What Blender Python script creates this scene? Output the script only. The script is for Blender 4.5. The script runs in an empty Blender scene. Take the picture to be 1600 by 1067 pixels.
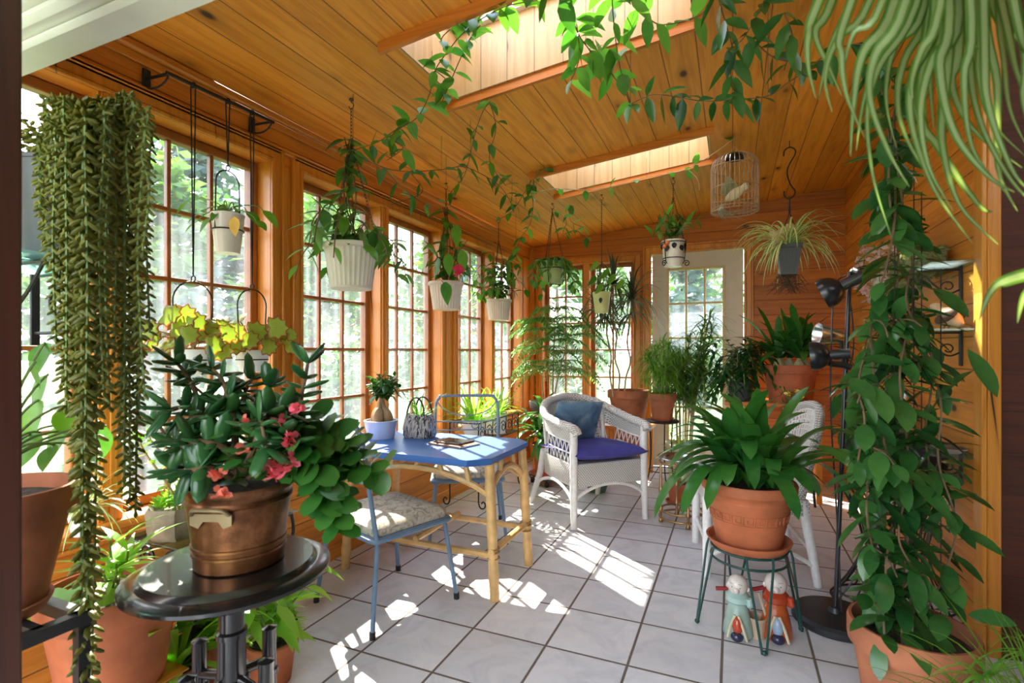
import bpy, math, random
from mathutils import Vector, Matrix
R = random.Random(7)
PI = math.pi
sc = bpy.context.scene
COL = sc.collection

# ---------------------------------------------------------------- camera
cam_d = bpy.data.cameras.new('camera')
cam = bpy.data.objects.new('camera', cam_d)
COL.objects.link(cam)
cam.location = (0, 0, 1.2)
YAW = math.radians(23.35)
cam.rotation_euler = (PI/2, 0, YAW)
cam_d.sensor_width = 36.0
cam_d.lens = 799/1600*36
cam_d.shift_y = 14.5/1600
cam_d.clip_start = 0.02
cam_d.dof.use_dof = True
cam_d.dof.focus_distance = 3.2
cam_d.dof.aperture_fstop = 4.0
sc.camera = cam

# ---------------------------------------------------------------- world, sun, exposure
vs = sc.view_settings
sc.display_settings.display_device = 'sRGB'
vs.view_transform = 'Standard'
vs.look = 'None'
vs.gamma = 1.0
vs.use_curve_mapping = False
vs.exposure = 2.1
SKY_STRENGTH = 2.0
SUN_STRENGTH = 7.0
world = bpy.data.worlds.new('sky'); sc.world = world
world.use_nodes = True
_n = world.node_tree; _n.nodes.clear()
_o = _n.nodes.new('ShaderNodeOutputWorld')
_b = _n.nodes.new('ShaderNodeBackground'); _b.inputs['Strength'].default_value = SKY_STRENGTH
_t = _n.nodes.new('ShaderNodeTexCoord')
_s = _n.nodes.new('ShaderNodeSeparateXYZ'); _n.links.new(_t.outputs['Generated'], _s.inputs[0])
_r = _n.nodes.new('ShaderNodeValToRGB'); _n.links.new(_s.outputs['Z'], _r.inputs[0])
_r.color_ramp.elements[0].position = 0.0; _r.color_ramp.elements[0].color = (.72, .84, 1, 1)
_r.color_ramp.elements[1].position = 0.8; _r.color_ramp.elements[1].color = (.42, .60, .95, 1)
_nz = _n.nodes.new('ShaderNodeTexNoise'); _n.links.new(_t.outputs['Generated'], _nz.inputs['Vector'])
_nz.inputs['Scale'].default_value = 3.0; _nz.inputs['Detail'].default_value = 5
_r2 = _n.nodes.new('ShaderNodeValToRGB'); _n.links.new(_nz.outputs['Fac'], _r2.inputs[0])
_r2.color_ramp.elements[0].position = .40; _r2.color_ramp.elements[1].position = .62
_m = _n.nodes.new('ShaderNodeMixRGB'); _n.links.new(_r2.outputs['Color'], _m.inputs['Fac'])
_n.links.new(_r.outputs['Color'], _m.inputs[1]); _m.inputs[2].default_value = (1, 1, 1, 1)
_n.links.new(_m.outputs[0], _b.inputs['Color']); _n.links.new(_b.outputs[0], _o.inputs['Surface'])

sun_d = bpy.data.lights.new('sun', 'SUN')
sun = bpy.data.objects.new('sun', sun_d); COL.objects.link(sun)
sun_d.energy = SUN_STRENGTH; sun_d.color = (1, .93, .80); sun_d.angle = math.radians(.6)
SUN_DIR = Vector((.80*.788, -.60*.788, -.616)).normalized()
sun.rotation_euler = SUN_DIR.to_track_quat('-Z', 'Y').to_euler()
sc.cycles.use_denoising = True
sc.cycles.max_bounces = 10
sc.cycles.diffuse_bounces = 5
sc.cycles.glossy_bounces = 3
sc.cycles.transmission_bounces = 6
sc.cycles.transparent_max_bounces = 16
sc.cycles.sample_clamp_indirect = 6.0
sc.cycles.caustics_reflective = False
sc.cycles.caustics_refractive = False

# ---------------------------------------------------------------- helpers
FWD = Vector((-math.sin(YAW), math.cos(YAW), 0)); RGT = Vector((math.cos(YAW), math.sin(YAW), 0))
def at(u, v, t):
    """point of the place seen at pixel (u, v) at depth t metres"""
    return Vector((0, 0, 1.2)) + t*FWD + t*(u-800)/799*RGT + Vector((0, 0, t*(548-v)/799))
def ceil_z(x): return 2.38 + .102*(x+2.11)
V = Vector
def rnd(a, b): return R.uniform(a, b)
def rdir(zmin=-1, zmax=1):
    z = rnd(zmin, zmax); a = rnd(0, 2*PI); q = math.sqrt(max(0, 1-z*z))
    return V((q*math.cos(a), q*math.sin(a), z))
def perp(d):
    a = V((0, 0, 1)) if abs(d.z) < .9 else V((1, 0, 0))
    return d.cross(a).normalized()

OFF = {}
class MB:
    def __init__(s): s.v = []; s.f = []; s.sm = []; s.mid = []
    def add(s, vs, fs, smooth=True):
        o = len(s.v); s.v += [tuple(p) for p in vs]
        s.f += [tuple(i+o for i in f) for f in fs]; s.sm += [smooth]*len(fs)
        return s
    def box(s, c, d, rz=0, M=None, bev=0):
        x, y, z = d[0]/2, d[1]/2, d[2]/2
        b = min(bev, x*.9, y*.9, z*.9)
        if b > 0:
            vs = []; fs = []
            for sx in (-1, 1):
                for sy in (-1, 1):
                    for sz in (-1, 1):
                        vs += [V((sx*x, sy*(y-b), sz*(z-b))), V((sx*(x-b), sy*y, sz*(z-b))), V((sx*(x-b), sy*(y-b), sz*z))]
            def I(sx, sy, sz, k): return ((sx > 0)*4 + (sy > 0)*2 + (sz > 0))*3 + k
            for q in (-1, 1):
                fs.append([I(q, a, b2, 0) for a, b2 in ((-1, -1), (1, -1), (1, 1), (-1, 1))][::q])
                fs.append([I(a, q, b2, 1) for a, b2 in ((-1, -1), (1, -1), (1, 1), (-1, 1))][::-q])
                fs.append([I(a, b2, q, 2) for a, b2 in ((-1, -1), (1, -1), (1, 1), (-1, 1))][::q])
            for a in (-1, 1):
                for c2 in (-1, 1):
                    fs.append([I(a, c2, -1, 0), I(a, c2, 1, 0), I(a, c2, 1, 1), I(a, c2, -1, 1)][::-a*c2])
                    fs.append([I(a, -1, c2, 0), I(a, 1, c2, 0), I(a, 1, c2, 2), I(a, -1, c2, 2)][::a*c2])
                    fs.append([I(-1, a, c2, 1), I(1, a, c2, 1), I(1, a, c2, 2), I(-1, a, c2, 2)][::-a*c2])
                    for e in (-1, 1):
                        fs.append([I(a, c2, e, 0), I(a, c2, e, 1), I(a, c2, e, 2)][::a*c2*e])
        else:
            vs = [V((a*x, b2*y, e*z)) for a in (-1, 1) for b2 in (-1, 1) for e in (-1, 1)]
            fs = [(0, 1, 3, 2), (4, 6, 7, 5), (0, 4, 5, 1), (2, 3, 7, 6), (0, 2, 6, 4), (1, 5, 7, 3)]
        Rm = M if M is not None else Matrix.Rotation(rz, 3, 'Z')
        c = V(c)
        return s.add([c + Rm @ p for p in vs], fs, False)
    def bb(s, x0, x1, y0, y1, z0, z1, bev=0):
        return s.box(((x0+x1)/2, (y0+y1)/2, (z0+z1)/2), (abs(x1-x0), abs(y1-y0), abs(z1-z0)), bev=bev)
    def tube(s, pts, r, n=6, closed=False, cap=True):
        pts = [V(p) for p in pts]; m = len(pts)
        if m < 2: return s
        rs = r if isinstance(r, (list, tuple)) else [r]*m
        tan = []
        for i in range(m):
            a = pts[i-1] if (i > 0 or closed) else pts[i]
            b = pts[(i+1) % m] if (i < m-1 or closed) else pts[i]
            d = b-a
            tan.append(d.normalized() if d.length > 1e-9 else V((0, 0, 1)))
        u = perp(tan[0]); vs = []; fs = []
        for i in range(m):
            u = u - tan[i]*u.dot(tan[i])
            u = u.normalized() if u.length > 1e-6 else perp(tan[i])
            w = tan[i].cross(u)
            for k in range(n):
                a = 2*PI*k/n
                vs.append(pts[i] + rs[i]*(math.cos(a)*u + math.sin(a)*w))
        for i in range(m if closed else m-1):
            j = (i+1) % m
            for k in range(n):
                l = (k+1) % n
                fs.append((i*n+k, i*n+l, j*n+l, j*n+k))
        if cap and not closed:
            fs.append(tuple(range(n))[::-1]); fs.append(tuple((m-1)*n+k for k in range(n)))
        return s.add(vs, fs)
    def lathe(s, c, prof, n=28, flute=0, fl_n=0, axis=None, sy=1.0):
        """prof: list of (r, z); closed at r=0"""
        c = V(c); vs = []; fs = []; m = len(prof)
        Q = axis.to_track_quat('Z', 'Y').to_matrix() if axis is not None else None
        for (r, z) in prof:
            for k in range(n):
                a = 2*PI*k/n
                q = r
                if flute and r > 0: q = r*(1 - flute*(.5+.5*math.cos(a*fl_n)))
                p = V((q*math.cos(a), sy*q*math.sin(a), z))
                vs.append(c + (Q @ p if Q else p))
        for i in range(m-1):
            for k in range(n):
                l = (k+1) % n
                fs.append((i*n+k, i*n+l, (i+1)*n+l, (i+1)*n+k))
        return s.add(vs, fs)
    def ball(s, c, r, n=12, m=8, M=None):
        r = r if isinstance(r, (tuple, list)) else (r, r, r)
        c = V(c); vs = []; fs = []
        for i in range(m+1):
            a = PI*i/m
            for k in range(n):
                b = 2*PI*k/n
                p = V((r[0]*math.sin(a)*math.cos(b), r[1]*math.sin(a)*math.sin(b), -r[2]*math.cos(a)))
                vs.append(c + (M @ p if M is not None else p))
        for i in range(m):
            for k in range(n):
                l = (k+1) % n
                fs.append((i*n+k, i*n+l, (i+1)*n+l, (i+1)*n+k))
        return s.add(vs, fs)
    def leaf(s, base, d, n, L, W, prof='ovate', droop=.4, fold=.18, segs=5, curl=0):
        d = V(d).normalized(); n = V(n)
        sd = d.cross(n)
        sd = sd.normalized() if sd.length > 1e-5 else perp(d)
        n = sd.cross(d).normalized()
        p = V(base); f = PROF[prof]; vs = []; fs = []
        for i in range(segs+1):
            w = max(.03, f(i/segs))*W/2
            vs += [p - sd*w + n*(fold*w), p.copy(), p + sd*w + n*(fold*w)]
            if i < segs:
                p = p + d*(L/segs)
                d = (d + V((0, 0, -droop/segs)) + n*(curl/segs)).normalized()
                n = sd.cross(d).normalized()
        s.mid += [len(s.v)+3*i+1 for i in range(segs+1)]
        for i in range(segs):
            a = 3*i
            fs += [(a, a+1, a+4, a+3), (a+1, a+2, a+5, a+4)]
        return s.add(vs, fs)
    def ribbon(s, pts, W, prof='grass', fold=.2, nrm=None):
        pts = [V(p) for p in pts]; m = len(pts); f = PROF[prof]; vs = []; o0 = len(s.v)
        for i, p in enumerate(pts):
            d = (pts[min(m-1, i+1)]-pts[max(0, i-1)]).normalized()
            sd = d.cross(nrm or V((0, 0, 1)))
            sd = sd.normalized() if sd.length > .15 else (last if i else perp(d))
            if i and sd.dot(last) < 0: sd = -sd
            last = sd; n = sd.cross(d); w = max(.02, f(i/(m-1)))*W/2
            vs += [p-sd*w+n*fold*w, p, p+sd*w+n*fold*w]
        s.mid += [o0+3*i+1 for i in range(m)]
        fs = []
        for i in range(m-1):
            a = 3*i; fs += [(a, a+1, a+4, a+3), (a+1, a+2, a+5, a+4)]
        return s.add(vs, fs)
    def plump(s, base, d, n, L, W, T, seg=8, rg=6):
        d = V(d).normalized(); sd = d.cross(V(n)); sd = sd.normalized() if sd.length > 1e-4 else perp(d); n = sd.cross(d)
        m = Matrix((d, sd, n)).transposed()
        return s.ball(V(base)+d*L*.48, (L/2, W/2, T/2), seg, rg, m)
    def sheet(s, grid, smooth=True, th=0):
        """grid[i][j] of points -> quads (two-sided shell if th)"""
        m = len(grid); n = len(grid[0])
        vs = [p for r in grid for p in r]
        fs = [(i*n+j, i*n+j+1, (i+1)*n+j+1, (i+1)*n+j) for i in range(m-1) for j in range(n-1)]
        return s.add(vs, fs, smooth)
    def prism(s, poly, z0, z1, M=None, smooth=False):
        n = len(poly)
        vs = [V((x, y, z0)) for x, y in poly] + [V((x, y, z1)) for x, y in poly]
        if M is not None: vs = [M @ p for p in vs]
        fs = [tuple(range(n))[::-1], tuple(range(n, 2*n))] + [(i, (i+1) % n, n+(i+1) % n, n+i) for i in range(n)]
        return s.add(vs, fs, smooth)
PROF = {
    'ovate': lambda t: math.sin(PI*min(1, t)**.72)**.85 if 0 < t < 1 else 0,
    'lance': lambda t: math.sin(PI*t**.62)**1.1 if 0 < t < 1 else 0,
    'strap': lambda t: min(1, .55+t*2)*(1-t**8)**.6 if t < 1 else 0,
    'grass': lambda t: (1-t**2)*.9+.05,
    'ellip': lambda t: math.sin(PI*t)**.72 if 0 < t < 1 else 0,
    'round': lambda t: math.sqrt(max(0, 1-(2*t-1)**2)),
    'spoon': lambda t: (math.sin(PI*t**1.35)**.6 if 0 < t < 1 else 0)*.95+.06*(1-t),
}

def obj(name, mb, mat=None, parent=None):
    off = OFF.get(parent.name, V((0, 0, 0))) if parent else V((0, 0, 0))
    me = bpy.data.meshes.new(name)
    me.from_pydata([(p[0]-off.x, p[1]-off.y, p[2]-off.z) for p in mb.v], [], mb.f)
    me.polygons.foreach_set('use_smooth', mb.sm)
    me.update()
    if not mb.mid: me.set_sharp_from_angle(angle=math.radians(38))
    if mb.mid:
        w = [0.0]*len(mb.v)
        for i in mb.mid: w[i] = 1.0
        me.attributes.new('mid', 'FLOAT', 'POINT').data.foreach_set('value', w)
    if mat: me.materials.append(mat)
    o = bpy.data.objects.new(name, me); COL.objects.link(o)
    if parent: o.parent = parent
    OFF[o.name] = off
    return o
def tag(o, label=None, cat=None, group=None, kind=None):
    if label: o['label'] = label
    if cat: o['category'] = cat
    if group: o['group'] = group
    if kind: o['kind'] = kind
    return o
def thing(name, label, cat, loc=(0, 0, 0), group=None, kind=None):
    o = bpy.data.objects.new(name, None); COL.objects.link(o)
    o.empty_display_size = .05
    o.location = loc; OFF[o.name] = V(loc)
    return tag(o, label, cat, group, kind)
def solo(name, mb, mat, label, cat, group=None, kind=None):
    """a thing that is one mesh, its origin at its base"""
    xs = [p[0] for p in mb.v]; ys = [p[1] for p in mb.v]; zs = [p[2] for p in mb.v]
    off = V(((min(xs)+max(xs))/2, (min(ys)+max(ys))/2, min(zs)))
    for i, p in enumerate(mb.v): mb.v[i] = (p[0]-off.x, p[1]-off.y, p[2]-off.z)
    o = obj(name, mb, mat); o.location = off; OFF[o.name] = off
    return tag(o, label, cat, group, kind)
def struct(name, mb, mat, parent=None):
    o = obj(name, mb, mat, parent)
    if parent is None: o['kind'] = 'structure'
    return o
def sthing(name, loc=(0, 0, 0)):
    o = bpy.data.objects.new(name, None); COL.objects.link(o); o.location = loc; OFF[o.name] = V(loc)
    o['kind'] = 'structure'
    return o
def copy_tree(o, loc, label=None, rz=None, parent=None):
    c = o.copy(); COL.objects.link(c)
    if parent is not None: c.parent = parent
    else:
        c.location = loc
        if rz is not None: c.rotation_euler = (0, 0, rz)
        if label: c['label'] = label
    for ch in list(o.children): copy_tree(ch, None, parent=c)
    return c
def bez(p0, p1, p2, p3, n=10):
    p0, p1, p2, p3 = V(p0), V(p1), V(p2), V(p3); out = []
    for i in range(n+1):
        t = i/n; q = 1-t
        out.append(q*q*q*p0 + 3*q*q*t*p1 + 3*q*t*t*p2 + t*t*t*p3)
    return out
def smooth_path(pts, sub=5):
    pts = [V(p) for p in pts]; out = []
    for i in range(len(pts)-1):
        p0 = pts[max(0, i-1)]; p1 = pts[i]; p2 = pts[i+1]; p3 = pts[min(len(pts)-1, i+2)]
        for k in range(sub):
            t = k/sub
            out.append(.5*((2*p1) + (p2-p0)*t + (2*p0-5*p1+4*p2-p3)*t*t + (3*p1-p0-3*p2+p3)*t**3))
    out.append(pts[-1]); return out
def ring(c, r, n=24, ax=(0, 0, 1), a0=0, a1=2*PI, u=None):
    ax = V(ax).normalized(); u = V(u).normalized() if u is not None else perp(ax); w = ax.cross(u)
    full = abs(a1-a0-2*PI) < 1e-6
    m = n if full else n+1
    return [V(c) + r*(math.cos(a0+(a1-a0)*i/n)*u + math.sin(a0+(a1-a0)*i/n)*w) for i in range(m)]
def spiral(c, r0, r1, turns, u, w, n=28, a0=0):
    return [V(c) + (r0+(r1-r0)*i/n)*(math.cos(a0+turns*2*PI*i/n)*V(u) + math.sin(a0+turns*2*PI*i/n)*V(w)) for i in range(n+1)]
# ---------------------------------------------------------------- materials
def newmat(name):
    m = bpy.data.materials.new(name); m.use_nodes = True
    nt = m.node_tree; b = nt.nodes['Principled BSDF']
    return m, nt, b
def nd(nt, typ, ins=None, **props):
    n = nt.nodes.new(typ)
    for k, v in props.items(): setattr(n, k, v)
    for k, v in (ins or {}).items():
        if isinstance(v, bpy.types.NodeSocket): nt.links.new(v, n.inputs[k])
        else: n.inputs[k].default_value = v
    return n
def mth(nt, op, a, b=None, clamp=False):
    n = nt.nodes.new('ShaderNodeMath'); n.operation = op; n.use_clamp = clamp
    for i, v in enumerate((a, b)):
        if v is None: continue
        if isinstance(v, bpy.types.NodeSocket): nt.links.new(v, n.inputs[i])
        else: n.inputs[i].default_value = v
    return n.outputs[0]
def mixc(nt, f, a, b, mode='MIX'):
    n = nt.nodes.new('ShaderNodeMixRGB'); n.blend_type = mode
    for i, v in enumerate((f, a, b)):
        if isinstance(v, bpy.types.NodeSocket): nt.links.new(v, n.inputs[i])
        elif i == 0: n.inputs[0].default_value = v
        else: n.inputs[i].default_value = (*v[:3], 1)
    return n.outputs[0]
def ramp(nt, f, stops):
    n = nt.nodes.new('ShaderNodeValToRGB'); nt.links.new(f, n.inputs[0])
    e = n.color_ramp.elements
    while len(e) < len(stops): e.new(.5)
    for q, (p, c) in zip(e, stops):
        q.position = p; q.color = (*c, 1) if not isinstance(c, (int, float)) else (c, c, c, 1)
    return n.outputs[0]
def flat(name, col, rough=.5, metal=0, noise=.12, scale=14, bump=0, coat=0, spec=None):
    m, nt, b = newmat(name)
    tc = nd(nt, 'ShaderNodeTexCoord')
    nz = nd(nt, 'ShaderNodeTexNoise', {'Vector': tc.outputs['Object'], 'Scale': scale, 'Detail': 4.0})
    c = ramp(nt, nz.outputs['Fac'], [(.3, tuple(x*(1-noise) for x in col)), (.7, tuple(min(1, x*(1+noise)) for x in col))])
    nt.links.new(c, b.inputs['Base Color'])
    b.inputs['Roughness'].default_value = rough; b.inputs['Metallic'].default_value = metal
    b.inputs['Coat Weight'].default_value = coat
    if spec is not None: b.inputs['Specular IOR Level'].default_value = spec
    if bump:
        bp = nd(nt, 'ShaderNodeBump', {'Strength': bump, 'Distance': .004, 'Height': nz.outputs['Fac']})
        nt.links.new(bp.outputs[0], b.inputs['Normal'])
    return m
def wood(name, grain, across, width, light, dark, rough=.38, knots=.5, third=None, gap=.03, var=.6, coat=.12):
    m, nt, b = newmat(name)
    tc = nd(nt, 'ShaderNodeTexCoord'); sp = nd(nt, 'ShaderNodeSeparateXYZ', {0: tc.outputs['Object']})
    g = sp.outputs[grain]; a = sp.outputs[across]
    th = sp.outputs[third or [q for q in 'XYZ' if q not in (grain, across)][0]]
    if width:
        q = mth(nt, 'DIVIDE', a, width); idx = mth(nt, 'FLOOR', q); fr = mth(nt, 'FRACT', q)
        wn = nd(nt, 'ShaderNodeTexWhiteNoise', {'W': idx}, noise_dimensions='1D').outputs['Value']
    else:
        wn = mth(nt, 'FRACT', mth(nt, 'ADD', mth(nt, 'MULTIPLY', a, .37), mth(nt, 'MULTIPLY', th, .21)))
    gs = mth(nt, 'ADD', mth(nt, 'MULTIPLY', g, .9), mth(nt, 'MULTIPLY', wn, 37.0))
    vec = nd(nt, 'ShaderNodeCombineXYZ', {0: gs, 1: mth(nt, 'MULTIPLY', a, 13.0), 2: mth(nt, 'MULTIPLY', th, 13.0)}).outputs[0]
    nz = nd(nt, 'ShaderNodeTexNoise', {'Vector': vec, 'Scale': 2.6, 'Detail': 5.0, 'Roughness': .62, 'Distortion': .6}).outputs['Fac']
    vec2 = nd(nt, 'ShaderNodeCombineXYZ', {0: gs, 1: mth(nt, 'MULTIPLY', a, 3.0), 2: mth(nt, 'MULTIPLY', th, 3.0)}).outputs[0]
    n2 = nd(nt, 'ShaderNodeTexNoise', {'Vector': vec2, 'Scale': 1.6, 'Detail': 3.0}).outputs['Fac']
    c = ramp(nt, nz, [(.28, dark), (.58, light)])
    tone = mth(nt, 'ADD', 1-var/2, mth(nt, 'MULTIPLY', mth(nt, 'ADD', mth(nt, 'MULTIPLY', wn, .55), mth(nt, 'MULTIPLY', n2, .6)), var*.85))
    tv = nd(nt, 'ShaderNodeCombineXYZ', {0: tone, 1: tone, 2: tone}).outputs[0]
    c = mixc(nt, 1.0, c, tv, 'MULTIPLY')
    if knots:
        kv = nd(nt, 'ShaderNodeCombineXYZ', {0: mth(nt, 'ADD', mth(nt, 'MULTIPLY', g, 1.25), mth(nt, 'MULTIPLY', wn, 53.0)), 1: mth(nt, 'MULTIPLY', a, 2.4), 2: mth(nt, 'MULTIPLY', th, 2.4)}).outputs[0]
        vo = nd(nt, 'ShaderNodeTexVoronoi', {'Vector': kv, 'Scale': 1.9}).outputs['Distance']
        k = ramp(nt, vo, [(.045, 1.0), (.10, 0.0)])
        halo = ramp(nt, vo, [(.06, .6), (.24, 0.0)])
        c = mixc(nt, mth(nt, 'MULTIPLY', halo, knots), c, tuple(x*.5 for x in dark))
        c = mixc(nt, mth(nt, 'MULTIPLY', k, min(1, knots*1.7)), c, (.045, .018, .008))
    h = mth(nt, 'MULTIPLY', nz, .15)
    if width and gap:
        e = mth(nt, 'MINIMUM', fr, mth(nt, 'SUBTRACT', 1.0, fr))
        gp = ramp(nt, e, [(gap*.35, 1.0), (gap, 0.0)])
        c = mixc(nt, mth(nt, 'MULTIPLY', gp, .75), c, (.06, .022, .008))
        h = mth(nt, 'SUBTRACT', h, gp)
    bp = nd(nt, 'ShaderNodeBump', {'Strength': .35, 'Distance': .004, 'Height': h})
    nt.links.new(bp.outputs[0], b.inputs['Normal'])
    nt.links.new(c, b.inputs['Base Color'])
    b.inputs['Roughness'].default_value = rough
    b.inputs['Coat Weight'].default_value = coat; b.inputs['Coat Roughness'].default_value = .25
    return m
def leafm(name, c1, c2, trans=.35, rough=.4, stripe=None, edge=None, tcol=None):
    """leaf: each blade (mesh island) takes its own tone between c1 and c2"""
    m, nt, b = newmat(name)
    ge = nd(nt, 'ShaderNodeNewGeometry')
    tc = nd(nt, 'ShaderNodeTexCoord')
    nz = nd(nt, 'ShaderNodeTexNoise', {'Vector': tc.outputs['Object'], 'Scale': 30.0, 'Detail': 2.0}).outputs['Fac']
    f = mth(nt, 'ADD', mth(nt, 'MULTIPLY', ge.outputs['Random Per Island'], .8), mth(nt, 'MULTIPLY', mth(nt, 'SUBTRACT', nz, .5), .6), clamp=True)
    c = mixc(nt, f, c1, c2)
    if stripe is not None:
        at_ = nd(nt, 'ShaderNodeAttribute', attribute_name='mid').outputs['Fac']
        sf = ramp(nt, at_, [(.35, 0.0), (.6, 1.0)]) if not edge else ramp(nt, at_, [(.15, 1.0), (.5, 0.0)])
        c = mixc(nt, sf, c, stripe)
    nt.links.new(c, b.inputs['Base Color']); b.inputs['Roughness'].default_value = rough
    tr = nd(nt, 'ShaderNodeBsdfTranslucent')
    tl = mixc(nt, 1.0, c, tcol or (1.5, 1.7, .7), 'MULTIPLY')
    nt.links.new(tl, tr.inputs['Color'])
    mx = nd(nt, 'ShaderNodeMixShader', {0: trans, 1: b.outputs[0], 2: tr.outputs[0]})
    nt.links.new(mx.outputs[0], nt.nodes['Material Output'].inputs['Surface'])
    return m
M = {}
LO, DO = (.66, .30, .070), (.40, .145, .028)
M['ceiling'] = wood('pine_ceiling', 'Y', 'X', .15, (.86, .36, .040), (.64, .225, .018), rough=.5, knots=.9, gap=.026, var=.5, coat=.05)
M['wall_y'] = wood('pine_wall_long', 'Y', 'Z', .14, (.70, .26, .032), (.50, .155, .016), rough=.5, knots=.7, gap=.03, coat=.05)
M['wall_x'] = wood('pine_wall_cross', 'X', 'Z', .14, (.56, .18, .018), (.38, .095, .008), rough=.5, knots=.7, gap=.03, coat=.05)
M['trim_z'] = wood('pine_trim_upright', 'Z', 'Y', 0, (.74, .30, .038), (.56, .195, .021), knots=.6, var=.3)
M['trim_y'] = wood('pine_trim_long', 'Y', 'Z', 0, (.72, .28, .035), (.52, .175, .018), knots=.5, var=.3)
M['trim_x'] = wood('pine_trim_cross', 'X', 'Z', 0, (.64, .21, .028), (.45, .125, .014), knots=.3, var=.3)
M['sash'] = flat('red_brown_sash', (.34, .125, .028), .4, noise=.2, coat=.2)
M['well'] = wood('pale_pine_well', 'Z', 'X', .14, (.54, .345, .155), (.44, .25, .095), knots=.8, gap=.02, var=.3)
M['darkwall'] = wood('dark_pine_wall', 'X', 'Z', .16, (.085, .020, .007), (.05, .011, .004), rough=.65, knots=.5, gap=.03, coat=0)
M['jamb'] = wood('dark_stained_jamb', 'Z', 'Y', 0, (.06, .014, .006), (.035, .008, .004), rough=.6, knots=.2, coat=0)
M['white_trim'] = flat('white_painted_trim', (.70, .69, .63), .35, noise=.03)
M['door'] = flat('cream_painted_door', (.70, .66, .56), .45, noise=.04)
M['door_trim'] = flat('cream_gold_glazing_bar', (.72, .58, .32), .4, noise=.05)
def tile_mat():
    m, nt, b = newmat('white_ceramic_tile')
    tc = nd(nt, 'ShaderNodeTexCoord'); sp = nd(nt, 'ShaderNodeSeparateXYZ', {0: tc.outputs['Object']})
    P = .3305
    ax = mth(nt, 'DIVIDE', mth(nt, 'ADD', sp.outputs[0], .0385+P*40), P); ay = mth(nt, 'DIVIDE', mth(nt, 'ADD', sp.outputs[1], -1.965+P*40), P)
    fx = mth(nt, 'FRACT', ax); fy = mth(nt, 'FRACT', ay)
    ex = mth(nt, 'MINIMUM', fx, mth(nt, 'SUBTRACT', 1.0, fx)); ey = mth(nt, 'MINIMUM', fy, mth(nt, 'SUBTRACT', 1.0, fy))
    e = mth(nt, 'MINIMUM', ex, ey)
    cell = nd(nt, 'ShaderNodeCombineXYZ', {0: mth(nt, 'FLOOR', ax), 1: mth(nt, 'FLOOR', ay), 2: 0.0}).outputs[0]
    wn = nd(nt, 'ShaderNodeTexWhiteNoise', {'Vector': cell}).outputs['Value']
    off = nd(nt, 'ShaderNodeVectorMath', {0: tc.outputs['Object'], 1: cell}, operation='ADD').outputs[0]
    n1 = nd(nt, 'ShaderNodeTexNoise', {'Vector': off, 'Scale': 5.0, 'Detail': 7.0, 'Roughness': .65, 'Distortion': 1.2}).outputs['Fac']
    n2 = nd(nt, 'ShaderNodeTexNoise', {'Vector': tc.outputs['Object'], 'Scale': 60.0, 'Detail': 3.0}).outputs['Fac']
    c = ramp(nt, n1, [(.34, (.58, .585, .62)), (.52, (.70, .70, .73)), (.7, (.76, .755, .775))])
    tone = mth(nt, 'ADD', .93, mth(nt, 'MULTIPLY', wn, .12))
    c = mixc(nt, 1.0, c, nd(nt, 'ShaderNodeCombineXYZ', {0: tone, 1: tone, 2: tone}).outputs[0], 'MULTIPLY')
    spk = ramp(nt, n2, [(.70, 0.0), (.76, 1.0)])
    c = mixc(nt, mth(nt, 'MULTIPLY', spk, .25), c, (.3, .28, .25))
    g = ramp(nt, e, [(.012, 1.0), (.018, 0.0)])
    c = mixc(nt, g, c, (.15, .115, .09))
    nt.links.new(c, b.inputs['Base Color'])
    nt.links.new(mth(nt, 'ADD', mth(nt, 'MULTIPLY', g, .5), mth(nt, 'ADD', .28, mth(nt, 'MULTIPLY', n1, .2))), b.inputs['Roughness'])
    h = mth(nt, 'SUBTRACT', mth(nt, 'MULTIPLY', n1, .35), g)
    nt.links.new(nd(nt, 'ShaderNodeBump', {'Strength': .4, 'Distance': .004, 'Height': h}).outputs[0], b.inputs['Normal'])
    return m
M['tile'] = tile_mat()
def glass_mat(name, haze, tint=(1, 1, 1), streak=True, gloss=.06):
    m, nt, b = newmat(name); nt.nodes.remove(b)
    out = nt.nodes['Material Output']
    tr = nd(nt, 'ShaderNodeBsdfTransparent', {'Color': (*tint, 1)})
    gl = nd(nt, 'ShaderNodeBsdfGlossy', {'Roughness': .03})
    s1 = nd(nt, 'ShaderNodeMixShader', {0: gloss, 1: tr.outputs[0], 2: gl.outputs[0]})
    tl = nd(nt, 'ShaderNodeBsdfTranslucent', {'Color': (.80, .86, 1, 1)})
    tc = nd(nt, 'ShaderNodeTexCoord')
    mp = nd(nt, 'ShaderNodeMapping', {'Vector': tc.outputs['Object'], 'Scale': (9, 9, .8)})
    nz = nd(nt, 'ShaderNodeTexNoise', {'Vector': mp.outputs[0], 'Scale': 2.0, 'Detail': 5.0}).outputs['Fac']
    f = mth(nt, 'MULTIPLY', ramp(nt, nz, [(.35, .25), (.7, 1.0)]), haze) if streak else haze
    s2 = nd(nt, 'ShaderNodeMixShader', {0: f, 1: s1.outputs[0], 2: tl.outputs[0]})
    nt.links.new(s2.outputs[0], out.inputs['Surface'])
    return m
M['glass'] = glass_mat('dusty_window_glass', .08)
M['glass_clear'] = glass_mat('clear_window_glass', .05)
M['shelf_glass'] = glass_mat('green_edged_glass', .10, (.72, .93, .86), False, .1)
M['terracotta'] = flat('terracotta', (.47, .13, .048), .75, noise=.22, scale=9, bump=.15)
M['terracotta_old'] = flat('weathered_terracotta', (.37, .125, .056), .85, noise=.3, scale=7, bump=.2)
M['soil'] = flat('dark_soil', (.055, .038, .026), .95, noise=.5, scale=70, bump=.9)
M['cream_plastic'] = flat('cream_plastic', (.66, .62, .52), .45, noise=.04)
M['cream_china'] = flat('cream_glazed_pot', (.78, .74, .66), .25, noise=.04)
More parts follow.
